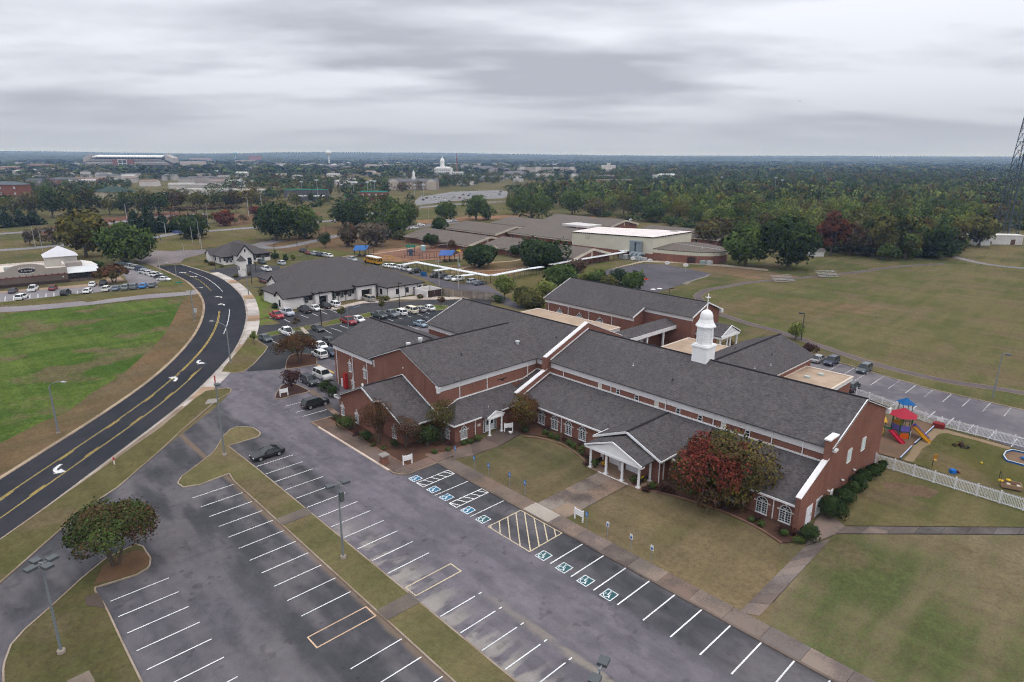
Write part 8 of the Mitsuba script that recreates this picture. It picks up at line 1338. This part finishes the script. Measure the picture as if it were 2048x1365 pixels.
for i,(P,c) in enumerate((((67.7,90.2),(.16,.05,.035)),((68.6,90.6),(.20,.07,.045)),((68.2,89.8),(.14,.05,.04)),((68.7,89.7),(.10,.06,.05)))):
 k = thing('tricycle','small reddish tricycle standing with others on the playground lawn','tricycle','tricycles parked together on the playground lawn'); T_ = frame(*P,40 * i)
 put(MB(T_).beam((-.35,0,.3),(.35,0,.45),.08,.08,c).bb(-.42,-.15,-.14,.14,.40,.46,(.04,.04,.04)).beam((.35,0,.2),(.28,0,.8),.05,.05,c).beam((.28,-.22,.8),(.28,.22,.8),.05,.05,(.05,.05,.05)),'frame','m_plain',k)
 for x,y,r in ((.38,0,.22),(-.38,-.24,.15),(-.38,.24,.15)): put(MB(T_ @ np.array([[1,0,0,x],[0,0,1,y],[0,1,0,r],[0,0,0,1.0]])).lathe([(r,-.04),(r,.04),(.02,.05)],(0,0,0),(.03,.03,.03),12),'wheel','m_plain',k)
rk = thing('play_car','wooden play vehicle with yellow wheels on the playground lawn','toy'); P = (66.4,77.3); R_ = frame(*P,-30); WD = (.30,.20,.13)
put(MB(R_).bb(-1.1,1.1,-.8,-.7,.25,.8,WD).bb(-1.1,1.1,.7,.8,.25,.8,WD).bb(1.0,1.1,-.7,.7,.25,.8,WD).bb(-1.1,1.1,-.7,.7,.2,.28,(.20,.13,.09)),'cart','m_plain',rk)
for x in (-.5,.6): put(MB(R_).bb(x,x + .4,-.4,.35,.5,.6,(.58,.50,.42)),'seat','m_plain',rk)
for x,y in ((-1.2,-.2),(-.3,.5)): put(MB(R_).lathe([(.28,.9),(.28,1.02),(.12,1.02)],(x,y,0),(.62,.42,.04),12),'yellow_wheel','m_plain',rk); 
put(MB(R_).tube([(-1.3,-.7,.8),(-1.3,-.7,1.9),(-1.3,.7,1.9),(-1.3,.7,.8)],.04,(.06,.05,.05),6),'roll_bar','m_plain',rk)
k = thing('green_post','green climbing post with a blue step at the right edge','playground post'); P = (74.5,85.6); put(MB(frame(*P)).tube([(0,0,0),(0,0,2.2)],.08,GP,8),'post','m_plain',k); put(MB(frame(*P)).bb(-.4,.2,-.3,.3,.3,.45,(.03,.12,.34)),'step','m_plain',k)
for sp,lab in ((((-51.86,105.4)),None),): pass
# ball court hoops and benches, school playground
for i,P in enumerate(((48.26,258.2),(54.15,253.3),(59.61,247.4),(65.4,242.3))):
 k = thing('court_hoop',('first','second','third','fourth')[i] + ' round white backboard on a post from the left by the ball court','basketball hoop'); put(MB(frame(*P)).tube([(0,0,0),(0,0,2.6)],.07,(.33,.33,.32),7),'post','m_plain',k)
 m = MB(frame(*P,-12)); v = [(.95 * math.cos(a),-.12,2.85 + .68 * math.sin(a)) for a in np.arange(20) * math.pi / 10]; m.slab(v,.08,(.78,.77,.76),None,(0,1,0)); put(m,'backboard','m_plain',k)
 m = MB(frame(*P,-12))
 for x in (-.42,-.14,.14,.42): m.bb(x - .09,x + .09,-.15,-.11,2.72,2.98,(.22,.20,.20))
 put(m,'mark','m_plain',k); put(MB(frame(*P,-12)).lathe([(.23,2.35),(.25,2.37),(.23,2.39)],(0,-.45,0),(.5,.16,.05),10),'hoop','m_plain',k)
for i,(P,r) in enumerate((((95.5,223.3),12),((115.7,233.2),12))):
 k = thing('bleacher',('nearer' if i == 0 else 'farther') + ' metal bleacher at the edge of the ball field','bleacher'); B_ = frame(*P,r)
 for j in range(5): put(MB(B_).bb(-4,4,j * .75,j * .75 + .32,.35 + j * .4,.42 + j * .4,(.42,.43,.43)),'bench','m_plain',k); 
 for x in (-3.6,-1.2,1.2,3.6): put(MB(B_).beam((x,0,.2),(x,3.3,2.0),.06,.06,(.25,.26,.26)).beam((x,3.3,0),(x,3.3,2.0),.06,.06,(.25,.26,.26)),'frame','m_plain',k)
for P,n_,lab in (((-45.42,271.4),4,'dark swing frame on the reddish play surface, left'),((-38.54,275.1),4,'dark swing frame on the reddish play surface, right')):
 k = thing('swing_set',lab,'swing'); S_ = frame(*P,4); L = 3.1 * n_
 for i in range(n_ + 1): put(MB(S_).beam((i * 3.1 - .0,-1.1,0),(i * 3.1,0,2.6),.09,.09,(.06,.05,.06)).beam((i * 3.1,1.1,0),(i * 3.1,0,2.6),.09,.09,(.06,.05,.06)),'leg','m_plain',k)
 put(MB(S_).beam((0,0,2.6),(L,0,2.6),.1,.1,(.06,.05,.06)),'beam','m_plain',k)
 for i in range(n_): put(MB(S_).bb(i * 3.1 + 1.3,i * 3.1 + 1.8,-.12,.12,.5,.55,(.03,.03,.03)).beam((i * 3.1 + 1.3,0,.5),(i * 3.1 + 1.3,0,2.6),.03,.03,(.2,.2,.2)).beam((i * 3.1 + 1.8,0,.5),(i * 3.1 + 1.8,0,2.6),.03,.03,(.2,.2,.2)),'seat','m_plain',k)
cl_ = thing('climbing_tower','dark green and blue climbing tower on the school playground','playground tower'); C_ = frame(*(-44.41,282.1),10)
for x,y in ((-1.6,-1.2),(1.6,-1.2),(1.6,1.2),(-1.6,1.2)): put(MB(C_).tube([(x,y,0),(x,y,4.2)],.1,(.04,.06,.09),6),'post','m_plain',cl_)
put(MB(C_).bb(-1.7,1.7,-1.3,1.3,1.7,1.85,(.05,.06,.08)).bb(-1.0,.8,-1.35,-1.25,1.85,2.9,(.06,.10,.17)),'deck','m_plain',cl_); put(MB(C_).slab([(-2,-1.6,3.7),(2,-1.6,3.7),(2,0,4.6),(-2,0,4.6)],.1,(.03,.11,.075)).slab([(-2,0,4.6),(2,0,4.6),(2,1.6,3.7),(-2,1.6,3.7)],.1,(.03,.11,.075)),'roof','m_plain',cl_); put(MB(C_).slab([(1.7,-.5,1.8),(4.6,-.9,.3),(4.6,.2,.3),(1.7,.5,1.8)],.1,(.06,.09,.12)).lathe([(.8,0),(.8,1.6)],(0,-.6,0),(.07,.09,.14),10),'slide','m_plain',cl_)
k = thing('water_butt','pale turquoise tank by the school playground path','tank'); P = (-40.97,296.5); put(MB(frame(*P)).lathe([(1.1,0),(1.1,2.2),(.9,2.35)],(0,0,0),(.24,.40,.42),16),'drum','m_plain',k); put(MB(frame(*P)).lathe([(1.15,2.2),(1.15,2.4),(.1,2.7)],(0,0,0),(.50,.55,.55),16),'lid','m_plain',k)
for i,P in enumerate(((-52.96,269.5),(-50.5,268.9))):
 k = thing('climbing_arch',('left' if i == 0 else 'right') + ' yellow climbing arch in the school playground','climbing frame')
 for a in (-.5,.5): put(MB(frame(*P,30)).tube([(1.2 * math.cos(q),a,1.7 * math.sin(q)) for q in np.linspace(0,math.pi,9)],.07,(.55,.36,.05),6),'rail','m_plain',k)
 put(MB(frame(*P,30)).beam((0,-.5,1.7),(0,.5,1.7),.05,.05,(.55,.36,.05)).beam((-.85,-.5,1.2),(-.85,.5,1.2),.05,.05,(.55,.36,.05)).beam((.85,-.5,1.2),(.85,.5,1.2),.05,.05,(.55,.36,.05)),'rung','m_plain',k)
for i,P in enumerate(((-24.73,290.4),(-23.89,291.2))):
 k = thing('spring_seat',('left' if i == 0 else 'right') + ' yellow seat under the long swing beam by the school','playground seat'); put(MB(frame(*P)).bb(-.4,.4,-.4,.4,.3,.5,(.6,.45,.06)),'seat','m_plain',k); put(MB(frame(*P)).bb(-.4,.4,.3,.42,.5,1.4,(.6,.45,.06)),'back','m_plain',k)
k = thing('swing_beam','long pale swing beam in front of the school wing','swing'); a,b = np.array((-34.25,294)),np.array((-22.49,304.7)); put(MB().beam((*a,2.9),(*b,2.9),.12,.12,(.55,.55,.5)),'beam','m_plain',k)
for q in np.linspace(0,1,9): c = a * (1 - q) + b * q; put(MB().tube([(*c,0),(*c,2.9)],.06,(.08,.10,.09),6),'leg','m_plain',k)
k = thing('play_fence','low dark rail fence round the school playground','fence'); pts = [*[(-65.7,279.5),(-58.17,274.5),(-46.73,271.4),(-44.34,261.6),(-39.46,266.6),(-31.57,270.2),(-26.29,275.5)]]
for a,b in zip(pts[:-1],pts[1:]): put(MB().beam((*a,.9),(*b,.9),.08,.08,(.07,.05,.06)),'rail','m_plain',k)
for a in pts: put(MB().tube([(*a,0),(*a,1.0)],.05,(.07,.05,.06),5),'post','m_plain',k)
# dark bird gliding past the blank wall, and one high in the sky
def bird(p,span,yaw,label,bank=0):
 k = thing('bird',label,'bird'); M = frame(p[0],p[1],yaw,p[2]); c = (.018,.014,.014); m = MB(M)
 bp = [(-.35,.02),(-.2,.07),(0,.09),(.2,.08),(.33,.05),(.40,.0)]; m.tube([(x * span * .5,0,0) for x,_ in bp],[r * span * .55 for _,r in bp],c,8); m.slab([(-.17 * span,-.05 * span,0),(-.17 * span,.05 * span,0),(-.34 * span,.09 * span,0),(-.34 * span,-.09 * span,0)],.01 * span,c); put(m,'body','m_plain',k)
 for e in (-1,1):
  w = MB(M); a = [(.08,.03),(.13,.22),(.05,.40),(-.02,.5)]; b = [(-.10,.03),(-.07,.22),(-.07,.40),(-.05,.5)]; zz_ = [0,.06 + bank * e,.08 + 2 * bank * e,.06 + 3 * bank * e]
  P_ = [(x * span,e * y * span,z * span) for (x,y),z in zip(a,zz_)] + [(x * span,e * y * span,z * span) for (x,y),z in zip(b,zz_)]; w.tri(np.array(P_ + [(x,y,z - .012 * span) for x,y,z in P_]),[[0,1,5,4],[1,2,6,5],[2,3,7,6],[8,12,13,9],[9,13,14,10],[10,14,15,11],[0,8,9,1],[1,9,10,2],[2,10,11,3],[4,5,13,12],[5,6,14,13],[6,7,15,14]],c); put(w,'wing','m_plain',k)
bird((*(-1.3,80),14.0),1.6,120,'dark bird gliding in front of the blank brick wall',-.02); bird((*(195,500.7),75.0) if False else (100.0,240.0,61.0),1.3,100,'tiny dark bird high in the grey sky')
# ================================================================ mast, town and landmarks far off
tw = thing('radio_mast','tall grey lattice radio mast with aerials at the right edge','mast'); TX,TY = 275.5,364.0; M = frame(TX,TY,20); Hm,MC = 108.0,(.085,.105,.115)
wd = lambda z: 4.9 * (1 - z / Hm) + .55 * (z / Hm); legs = [(math.cos(a),math.sin(a)) for a in np.radians([45,135,225,315])]
lv = [0]; 
while lv[-1] < Hm - 1: lv.append(min(Hm,lv[-1] + max(2.6,wd(lv[-1]) * 1.45)))
pt_ = lambda i,z: np.array([legs[i][0] * wd(z) * 1.2,legs[i][1] * wd(z) * 1.2,z])
for i in range(4): put(MB(M).tube([pt_(i,z) for z in (0,Hm / 3,Hm * 2 / 3,Hm)],[.30,.24,.18,.12],MC,6),'leg','m_plain',tw)
for a,b in zip(lv[:-1],lv[1:]):
 m = MB(M)
 for i in range(4):
  j = (i + 1) % 4; r = .09 if a < 50 else .07; p,q = pt_(i,a),pt_(j,a); mid = (pt_(i,b) + pt_(j,b)) / 2
  m.beam(p,mid,r * 1.7,r * 1.7,MC).beam(q,mid,r * 1.7,r * 1.7,MC).beam(pt_(i,b),pt_(j,b),r * 1.5,r * 1.5,MC)
 put(m,'bracing','m_plain',tw)
put(MB(M).tube([pt_(2,z) * [.86,.86,1] for z in (0,Hm * .5,Hm)],[.5,.42,.3],(.06,.075,.085),6),'cable_run','m_plain',tw)
for z,L in ((98,3.5),(88,2.8),(80.5,3.2),(73.5,4.0)): put(MB(M).bb(-L,L,-.08,.08,z,z + .16,(.3,.3,.3)).bb(-L,L,-.08,.08,z + .9,z + 1.06,(.3,.3,.3)),'aerial','m_plain',tw)
for z in (65,60,57):
 for a in range(0,360,60): p = (2.6 * math.cos(math.radians(a)),2.6 * math.sin(math.radians(a))); put(MB(M).bb(p[0] - .2,p[0] + .2,p[1] - .2,p[1] + .2,z,z + 2.4,(.45,.46,.46)),'antenna_panel','m_plain',tw)
def simple_block(name,label,cat,x,y,w,d,h,rot,wall,roofc,**kw): return far_block(name,label,cat,x,y,w,d,h,rot,wall,roofc,**kw)
P = (250.7,329.5,3.42); k = far_block('mast_hut','long white hut at the foot of the mast','hut',*P[:2],15,6,4.2,-8,(.60,.585,.56),(.62,.60,.58),kind='flat',windows=(0,0)); put(MB(frame(*P[:2],-8)).bb(2.0,4.0,-.1,.1,0,2.6,(.12,.07,.06)),'door','m_plain',k)
P = (236.3,325.9); far_block('mast_hut','small white hut left of the mast, behind the trees','hut',*P,7,4,2.6,-5,(.62,.62,.62),(.55,.55,.55),kind='flat')
P = (220.5,323.5); far_block('mast_hut','white hut among trees at the corner of the wood','hut',*P,5,4,3.2,0,(.64,.64,.63),(.58,.58,.57),kind='gable')
for i,P in enumerate(((232.8,338.3),(243.2,348.8))): k = thing('white_tank',('left' if i == 0 else 'right') + ' rounded white tank among the trees near the mast','tank'); put(MB(frame(*P)).lathe([(1.3,0),(1.3,4.2),(1.0,4.9),(.3,5.3)],(0,0,0),(.66,.66,.65),14),'shell','m_plain',k); put(MB(frame(*P)).lathe([(1.4,0),(1.4,.3)],(0,0,0),(.4,.38,.36),14),'base','m_plain',k)
P = (135.2,285); far_block('garden_shed','small white shed beside the dark red brown tree','shed',*P,5.5,4,2.3,10,(.66,.65,.62),(.16,.15,.14),kind='gable',pitch=.6)
def spx(x0,x1,yb,yt): return None
def town(x,w,d,h,kind,wall,roofc,label,cat='building',group=None,windows=(0,0),rot=0,pitch=.35,wc=(.5,.52,.52),name='town_building',mat='m_mottle'):
 return far_block(name,label,cat,x[0],x[1],w,d,h,rot,wall,roofc,kind=kind,group=group,windows=windows,pitch=pitch,wc=wc,mat=mat)
BRK,PALE,GREY_R,TILE = (.23,.10,.075),(.50,.45,.40),(.12,.12,.125),(.24,.15,.11)
# each: foot point, width, depth, height
town((-453.7,586.2),34,16,15,'hip',BRK,(.13,.15,.165),'red brick dormitory with a grey hipped roof at the left edge',windows=(3,3),rot=8,wc=(.5,.5,.48)); town((-339.1,552.4),27,20,11,'hip',(.50,.44,.30),(.065,.095,.085),'cream hall with a dark green hipped roof in the left woods',windows=(4,2),rot=-4,pitch=.45)
# stadium
st_ = thing('stadium','large stadium with brick and white concrete tiers on the left horizon','stadium'); SX,SY = -1110,1935; M = frame(SX,SY,12); Wst = 228.0
put(MB(M).bb(-114,114,6,60,0,12,(.30,.17,.13),(.25,.15,.12)),'lower_tier','m_mottle',st_); 
for i in range(4): put(MB(M).bb(-114 + i * 2,110 - i * 8,-2 + i * 2,30,12.2 + i * 4.2,14.2 + i * 4.2,(.55,.52,.50)),'concrete_band','m_plain',st_); put(MB(M).bb(-112,108 - i * 8,2 + i * 2,28,14.2 + i * 4.2,16.4 + i * 4.2,(.10,.11,.12)),'gallery','m_plain',st_)
put(MB(M).slab([(-92,-4,34),(92,-4,34),(88,34,38),(-88,34,38)],2.2,(.76,.76,.76)),'canopy','m_plain',st_); put(MB(M).bb(-90,90,10,40,24,34,(.16,.20,.20)),'press_box','m_glass',st_)
put(MB(M).bb(-40,14,-8,6,0,26,BRK),'brick_tower','m_mottle',st_)
for i in range(2):
 for j in range(2): put(MB(M).bb(-24 + i * 11,-15 + i * 11,-8.6,-8,6 + j * 10,14 + j * 10,(.05,.06,.06)),'big_window','m_plain',st_)
put(MB(M).bb(-26,-2,-8.3,-8.05,4,26,(.62,.60,.58)),'white_surround','m_plain',st_)
for e in (-1,1): put(MB(M).slab([(e * 98,0,40),(e * 118,0,30),(e * 118,60,30),(e * 98,60,40)],14,(.40,.37,.36)),'end_stand','m_plain',st_)
town((-1000 + 40,1990),60,40,20,'flat',(.52,.46,.42),(.50,.48,.46),'pale end building attached to the right of the stadium',windows=(6,3))
wt = thing('water_tower','white mushroom-shaped water tower on the horizon','water tower'); WX,WY = -727,2650; put(MB(frame(WX,WY)).lathe([(5.5,0),(3.2,6),(2.9,38),(4.5,43)],(0,0,0),(.66,.68,.70),16),'stem','m_plain',wt); put(MB(frame(WX,WY)).lathe([(3,40),(9,43),(12,48),(11,53.5),(6,57),(.5,58.5)],(0,0,0),(.70,.73,.74),20),'tank','m_plain',wt)
wt2 = thing('water_tower','pale blue water tower far off left of the white one','water tower'); put(MB(frame(-1880,4550)).lathe([(4,0),(3.5,40)],(0,0,0),(.35,.5,.55),12),'stem','m_plain',wt2); put(MB(frame(-1880,4550)).lathe([(4,38),(13,44),(13,50),(5,56)],(0,0,0),(.30,.48,.54),16),'tank','m_plain',wt2)
# white domed building
dm_ = thing('domed_hall','white building with a domed tower in the middle of the town','building'); P = (-138.9,1324); M = frame(*P,-3); WH = (.74,.74,.73)
put(MB(M).bb(-16.5,16.5,0,22,0,17,WH,(.66,.66,.65)),'wall','m_mottle',dm_); put(MB(M).bb(16.5,39,2,18,0,10.5,WH,(.66,.66,.65)),'side_wall','m_mottle',dm_)
for q in ([(-17.5,-1,17),(17.5,-1,17),(12,11,20),(-12,11,20)],[(17.5,23,17),(-17.5,23,17),(-12,11,20),(12,11,20)]): put(MB(M).slab(q,.5,(.62,.62,.62)),'roof','m_plain',dm_)
put(MB(M).lathe([(5,18),(5,22),(4.2,22.4),(4.2,29),(4.9,29.4),(4.6,30.5),(4.1,33),(2.6,35.5),(.9,36.6),(.7,39),(.15,41),(.1,45)],(-2,9,0),(.78,.78,.78),16),'dome','m_plain',dm_)
for i in range(7):
 for j in range(3): put(MB(M).bb(-15 + i * 4.4,-13.2 + i * 4.4,-.25,.05,2 + j * 5,4.8 + j * 5,(.22,.24,.26)),'window','m_plain',dm_)
for i in range(5):
 for j in range(2): put(MB(M).bb(18 + i * 4.2,20 + i * 4.2,1.75,2.05,1.5 + j * 4.6,4.4 + j * 4.6,(.25,.27,.28)),'window','m_plain',dm_)
# school with a white cupola
cs = town((-126.2,837.7),62,14,10,'gable',(.34,.27,.23),(.16,.16,.165),'long brick school block with a white cupola on its grey roof',windows=(12,2),pitch=.5,rot=-4,wc=(.62,.62,.6)); M = frame(*(-126.2,837.7),-4); put(MB(M).bb(-2,2,5,9,12,16,WH).lathe([(1.6,16),(1.6,20),(.3,24)],(0,7,0),WH,8),'cupola','m_plain',cs)
for x in (-24,24): put(MB(M).bb(x - 6,x + 6,-2.5,0,0,10,(.44,.38,.33)).fan([(x - 6,-2.5,10),(x + 6,-2.5,10),(x,-2.5,13)],(.55,.5,.45)),'gable_bay','m_mottle',cs)
rm = thing('red_mast','slim red and white lattice mast behind the domed building','mast'); P = (-112.0,1330.0); M = frame(*P)
for i,(a,b) in enumerate(((0,14),(14,27),(27,40),(40,46))):
 m = MB(M)
 for j in range(3): an = j * 2.09; w0,w1 = 2.6 * (1 - a / 52),2.6 * (1 - b / 52); m.beam((w0 * math.cos(an),w0 * math.sin(an),a),(w1 * math.cos(an),w1 * math.sin(an),b),.5,.5,(.30,.08,.07) if i % 2 == 0 else (.36,.22,.20)); m.beam((w0 * math.cos(an),w0 * math.sin(an),a),(w1 * math.cos(an + 2.09),w1 * math.sin(an + 2.09),b),.3,.3,(.30,.08,.07))
 put(m,'section','m_plain',rm)
ap = town((79.6,1579),140,18,13,'hip',(.46,.41,.37),(.20,.18,.17),'long pale apartment block with a grey roof beyond the wood',windows=(22,3),wc=(.3,.3,.3)); M = frame(*(79.6,1579))
for x in (-58,-20,22,60): put(MB(M).bb(x - 6,x + 6,-2,3,0,17,(.60,.57,.54),(.52,.49,.46)),'bay','m_mottle',ap)
town((236.8,1652),34,18,20,'flat',(.66,.62,.58),(.58,.55,.52),'cream mid-rise block standing above the wood',windows=(7,5),wc=(.38,.36,.34)); town((236.8,1652),8,8,25,'flat',(.64,.60,.56),(.58,.55,.52),'stair tower of the cream mid-rise block')
town((140.2,919),50,16,10,'flat',(.21,.085,.07),(.30,.26,.24),'red brick block with white bands beyond the wood',windows=(9,2)); town((163.5,1180),34,14,9,'flat',(.24,.12,.10),(.48,.45,.43),'smaller red brick block behind the first one',windows=(6,2))
town((278,1196),36,14,10,'hip',(.62,.60,.57),(.56,.57,.56),'white modern building with a pale roof beyond the wood',windows=(6,2)); town((235.7,1102),8,8,12,'flat',(.55,.55,.54),(.6,.6,.6),'white corner tower beside the modern building')
town((-323.7,731),95,8,4.5,'flat',(.52,.49,.45),(.62,.60,.57),'long low white wall and roof by the ballpark car lot',windows=(0,0)); town((-385.3,836.3),52,12,5,'flat',(.45,.42,.40),(.58,.57,.55),'low white roofed building behind the car lot')
town((-196.2,625.7),34,8,4.0,'flat',(.10,.10,.10),(.62,.62,.60),'open white roofed stand of the ball park','stand'); town((-209.8,669.9),44,6,8,'gable',(.12,.12,.12),(.04,.20,.13),'dark stand with a long green roof at the ball park','stand',pitch=.2)
town((-148.9,608.8),15,10,4.5,'hip',(.40,.34,.26),(.03,.26,.18),'small pavilion with a bright green roof','pavilion'); town((-129.4,610.2),24,12,9,'flat',(.24,.09,.08),(.04,.22,.17),'red brick block with a green roof edge',windows=(4,2))
for x,yb,w,h,kd,wl_,rf,lab in (
 (20,350,60,12,'flat',BRK,PALE,'brick college block at the far left with a white top'),(75,345,55,14,'flat',(.30,.17,.14),PALE,'tall brick college block left of the stadium'),(110,352,40,9,'flat',(.32,.18,.15),(.5,.4,.36),'low brick block with a pale roof left of the stadium'),(75,378,32,8,'hip',(.32,.30,.30),(.11,.12,.13),'dark roofed house group below the college blocks'),(125,378,40,9,'hip',(.28,.15,.12),(.14,.15,.16),'brick block with a grey roof, left town'),(170,376,44,8,'gable',BRK,(.25,.18,.16),'red brick gabled row in the left town'),(200,372,36,7,'flat',(.5,.47,.45),(.55,.53,.52),'pale flat roofed shop in the left town'),(215,365,34,8,'hip',(.45,.42,.40),(.16,.17,.18),'grey roofed building below the stadium'),
 (372,374,20,9,'gable',(.45,.42,.40),(.17,.16,.165),'grey gabled town house, first of the row'),(392,373,20,10,'gable',(.42,.38,.36),(.16,.15,.155),'grey gabled town house, second of the row'),(412,372,20,10,'gable',(.48,.46,.44),(.18,.17,.175),'grey gabled town house, third of the row'),(432,372,24,9,'gable',(.40,.37,.36),(.17,.16,.16),'grey gabled town house, fourth of the row'),(465,370,26,5,'flat',(.5,.48,.46),(.6,.58,.56),'white low block right of the gabled row'),
 (398,326,120,16,'flat',(.36,.24,.2),(.5,.48,.46),'faint brick block on the far ridge right of the stadium'),(510,326,70,34,'flat',(.30,.13,.11),(.3,.15,.13),'square red brick tower block on the horizon'),(487,329,90,12,'flat',(.5,.42,.38),(.52,.36,.30),'long low red roofed block below the blue water tower'),(410,343,70,6,'flat',(.55,.54,.52),(.66,.65,.63),'long white flat roof in the middle town'),(500,344,46,7,'hip',(.42,.38,.35),(.30,.26,.23),'brown roofed hall in the middle town'),(560,336,70,10,'flat',(.45,.42,.40),(.5,.48,.46),'grey block in the town left of the water tower'),(615,338,50,11,'flat',(.5,.48,.47),(.56,.54,.52),'pale block left of the water tower'),(660,342,60,10,'hip',(.30,.18,.16),(.20,.19,.2),'brick block at the foot of the water tower'),(700,344,60,10,'flat',(.36,.26,.23),(.45,.43,.42),'long brick block right of the water tower'),
 (742,341,40,12,'hip',(.40,.34,.31),(.42,.36,.33),'building with a low domed roof in the middle town'),(775,338,60,10,'flat',(.44,.41,.39),(.55,.54,.52),'white topped block in the middle town'),(805,338,70,11,'flat',(.46,.42,.40),(.5,.47,.45),'wide pale block left of the domed building'),(845,344,46,8,'flat',(.5,.36,.32),(.52,.42,.38),'pinkish block beside the domed building'),(940,340,60,11,'flat',(.42,.40,.39),(.5,.49,.48),'grey block right of the domed building'),(965,346,54,13,'hip',(.36,.34,.33),(.17,.17,.18),'grey apartment block right of the domed building'),(1000,350,50,12,'hip',(.38,.33,.31),(.18,.18,.19),'dark roofed apartment block left of the pale one'),(1030,356,44,10,'hip',(.34,.32,.32),(.19,.19,.2),'slate roofed block at the edge of the wood'),(985,362,40,7,'flat',(.46,.45,.44),(.5,.5,.5),'low pale block above the far car park'),(1160,356,30,6,'flat',(.6,.6,.58),(.62,.61,.6),'small white block in the wood right of the apartments'),
 (1262,362,26,5,'flat',(.55,.55,.53),(.6,.6,.58),'small pale block beside the brick ones'),(1180,322,60,10,'flat',(.62,.62,.62),(.7,.7,.7),'tiny white works on the far ridge'),(1290,326,50,8,'flat',(.6,.6,.6),(.68,.68,.68),'tiny pale building on the far right ridge'),(1712,336,42,8,'flat',(.66,.67,.66),(.72,.72,.71),'white building alone in the right woods'),(1594,350,32,6,'hip',(.52,.54,.54),(.3,.33,.34),'pale house in the right woods'),(1540,347,24,6,'gable',(.5,.5,.5),(.4,.42,.42),'small grey house in the right woods'),(1682,392,15,5,'hip',(.66,.66,.64),(.45,.45,.44),'white house roof above the near wood'),
 (1975,349,26,6,'gable',(.62,.61,.58),(.5,.48,.45),'white house left of the mast'),(1996,360,20,6,'hip',(.64,.63,.60),(.5,.48,.46),'white house with a pale roof beside the mast'),(2030,352,24,6,'gable',(.62,.61,.58),(.3,.28,.27),'white house right of the mast, upper'),(2036,366,22,6,'gable',(.64,.62,.60),(.36,.34,.33),'white house right of the mast, lower'),(2008,340,28,6,'gable',(.58,.57,.55),(.28,.28,.28),'pale house on the right hillside'),(1960,343,24,6,'gable',(.56,.55,.53),(.3,.3,.3),'grey roofed house on the right hillside'),(2042,340,24,6,'gable',(.58,.57,.55),(.3,.29,.29),'pale house at the right edge of the hillside')):
 a = math.radians(.0)
 px = (x - 1024) / 1292.1; yy_ = (682.5 - yb) / 1292.1
 d = fwd + np.array([math.cos(ROLL),0,0]) * px + upv * yy_; d[2] -= 0; dd = EYE / -d[2]; town((d[0] * dd,d[1] * dd),w * 1.0,max(8,w * .35),h,kd,wl_,rf,lab,windows=(max(2,int(w / 7)),max(1,int(h / 4))),rot=(hash_ := (x * 37 % 21) - 10),wc=(.42,.42,.42))
rgt = np.random.default_rng(21)
TOWN = [g for g in scatter([(-565,728.5),(-254.9,876.6),(10.48,966),(137.1,1470),(323.9,3494),(-1980,2583)],48,31) if free(*g)]
for x,y in TOWN[:290]:
 c = rgt.uniform(.42,.72)
 q = rgt.integers(4); kd = ['gable','hip','flat'][rgt.integers(3)]; rc = [(.55,.54,.53),(.16,.16,.17),(.30,.22,.19),(.42,.40,.39)][q]; ds = ('pale','dark','brown','grey')[q] + ' ' + {'gable': 'gable','hip': 'hipped','flat': 'flat'}[kd] + ' roof'
 far_block('town_house','small pale house with a ' + ds + ' between the trees of the far town','house',x,y,rgt.uniform(12,30),rgt.uniform(9,14),rgt.uniform(4,8),rgt.uniform(-40,40),(c,c * .95,c * .9),rc,kind=kd,group='far town houses with a ' + ds)
far_lot = struct('far_lot',sheet([(-84.6,570),(-59.83,629.1),(-10.51,678.1),(11.66,792.9),(-22.43,835.8),(-72.5,796),(-97.7,695.9),(-93.9,633.6)],.03,(.21,.205,.21),(.26,.25,.25)),'m_asphalt','pale car park beyond the school trees')
street('far_street',[(-83.9,537.2),(-55.59,583.8),(-12.07,625.7),(36.36,643.5)],9,'pale street beyond the playing field',z=.035)
struct('far_lot',sheet([(-366.1,690.4),(-284.4,715.5),(-314.1,783.9),(-401.8,764.5)],.03,(.33,.32,.31),(.40,.39,.37)),'m_asphalt','pale car lot by the ball park')
rgc = np.random.default_rng(5)
def tiny_car(x,y,a,c,label,group):
 k = thing('distant_car',label,'car',group); m = MB(frame(x,y,a)); m.bb(-2.2,2.2,-.9,.9,.3,.95,c); put(m,'body','m_plain',k); m = MB(frame(x,y,a)); lo = [(-1.7,-.85,.95),(1.0,-.85,.95),(1.0,.85,.95),(-1.7,.85,.95)]; hi = [(-1.2,-.7,1.5),(.4,-.7,1.5),(.4,.7,1.5),(-1.2,.7,1.5)]
 m.tri(np.array(lo + hi),[[i,(i + 1) % 4,4 + (i + 1) % 4,4 + i] for i in range(4)],GLASSY).fan(hi,c); put(m,'cabin','m_plain',k)
def cc(where): i = rgc.choice(5,p=[.42,.25,.15,.14,.04]); nm = ('white','silver','grey','dark','red')[i]; return [WHT,SILV,GRY,CHAR,RED_][i],'small ' + nm + ' car ' + where,nm + ' cars ' + where
a,b = np.array((-86.7,634.1)),np.array((-14.64,758.9))
for r in range(3):
 for i in range(12):
  if rgc.uniform() < .72: p = a * (1 - i / 11) + b * i / 11 + np.array([0,r * 26 - 20]); tiny_car(p[0],p[1],80 + 5 * rgc.uniform(-1,1),*cc('in the pale car park beyond the school trees'))
a,b = np.array((-381.7,725.7)),np.array((-303.6,752.8))
for i in range(24):
 p = a * (1 - i / 23) + b * i / 23; tiny_car(p[0],p[1],95,*cc('in the pale lot by the ball park'))
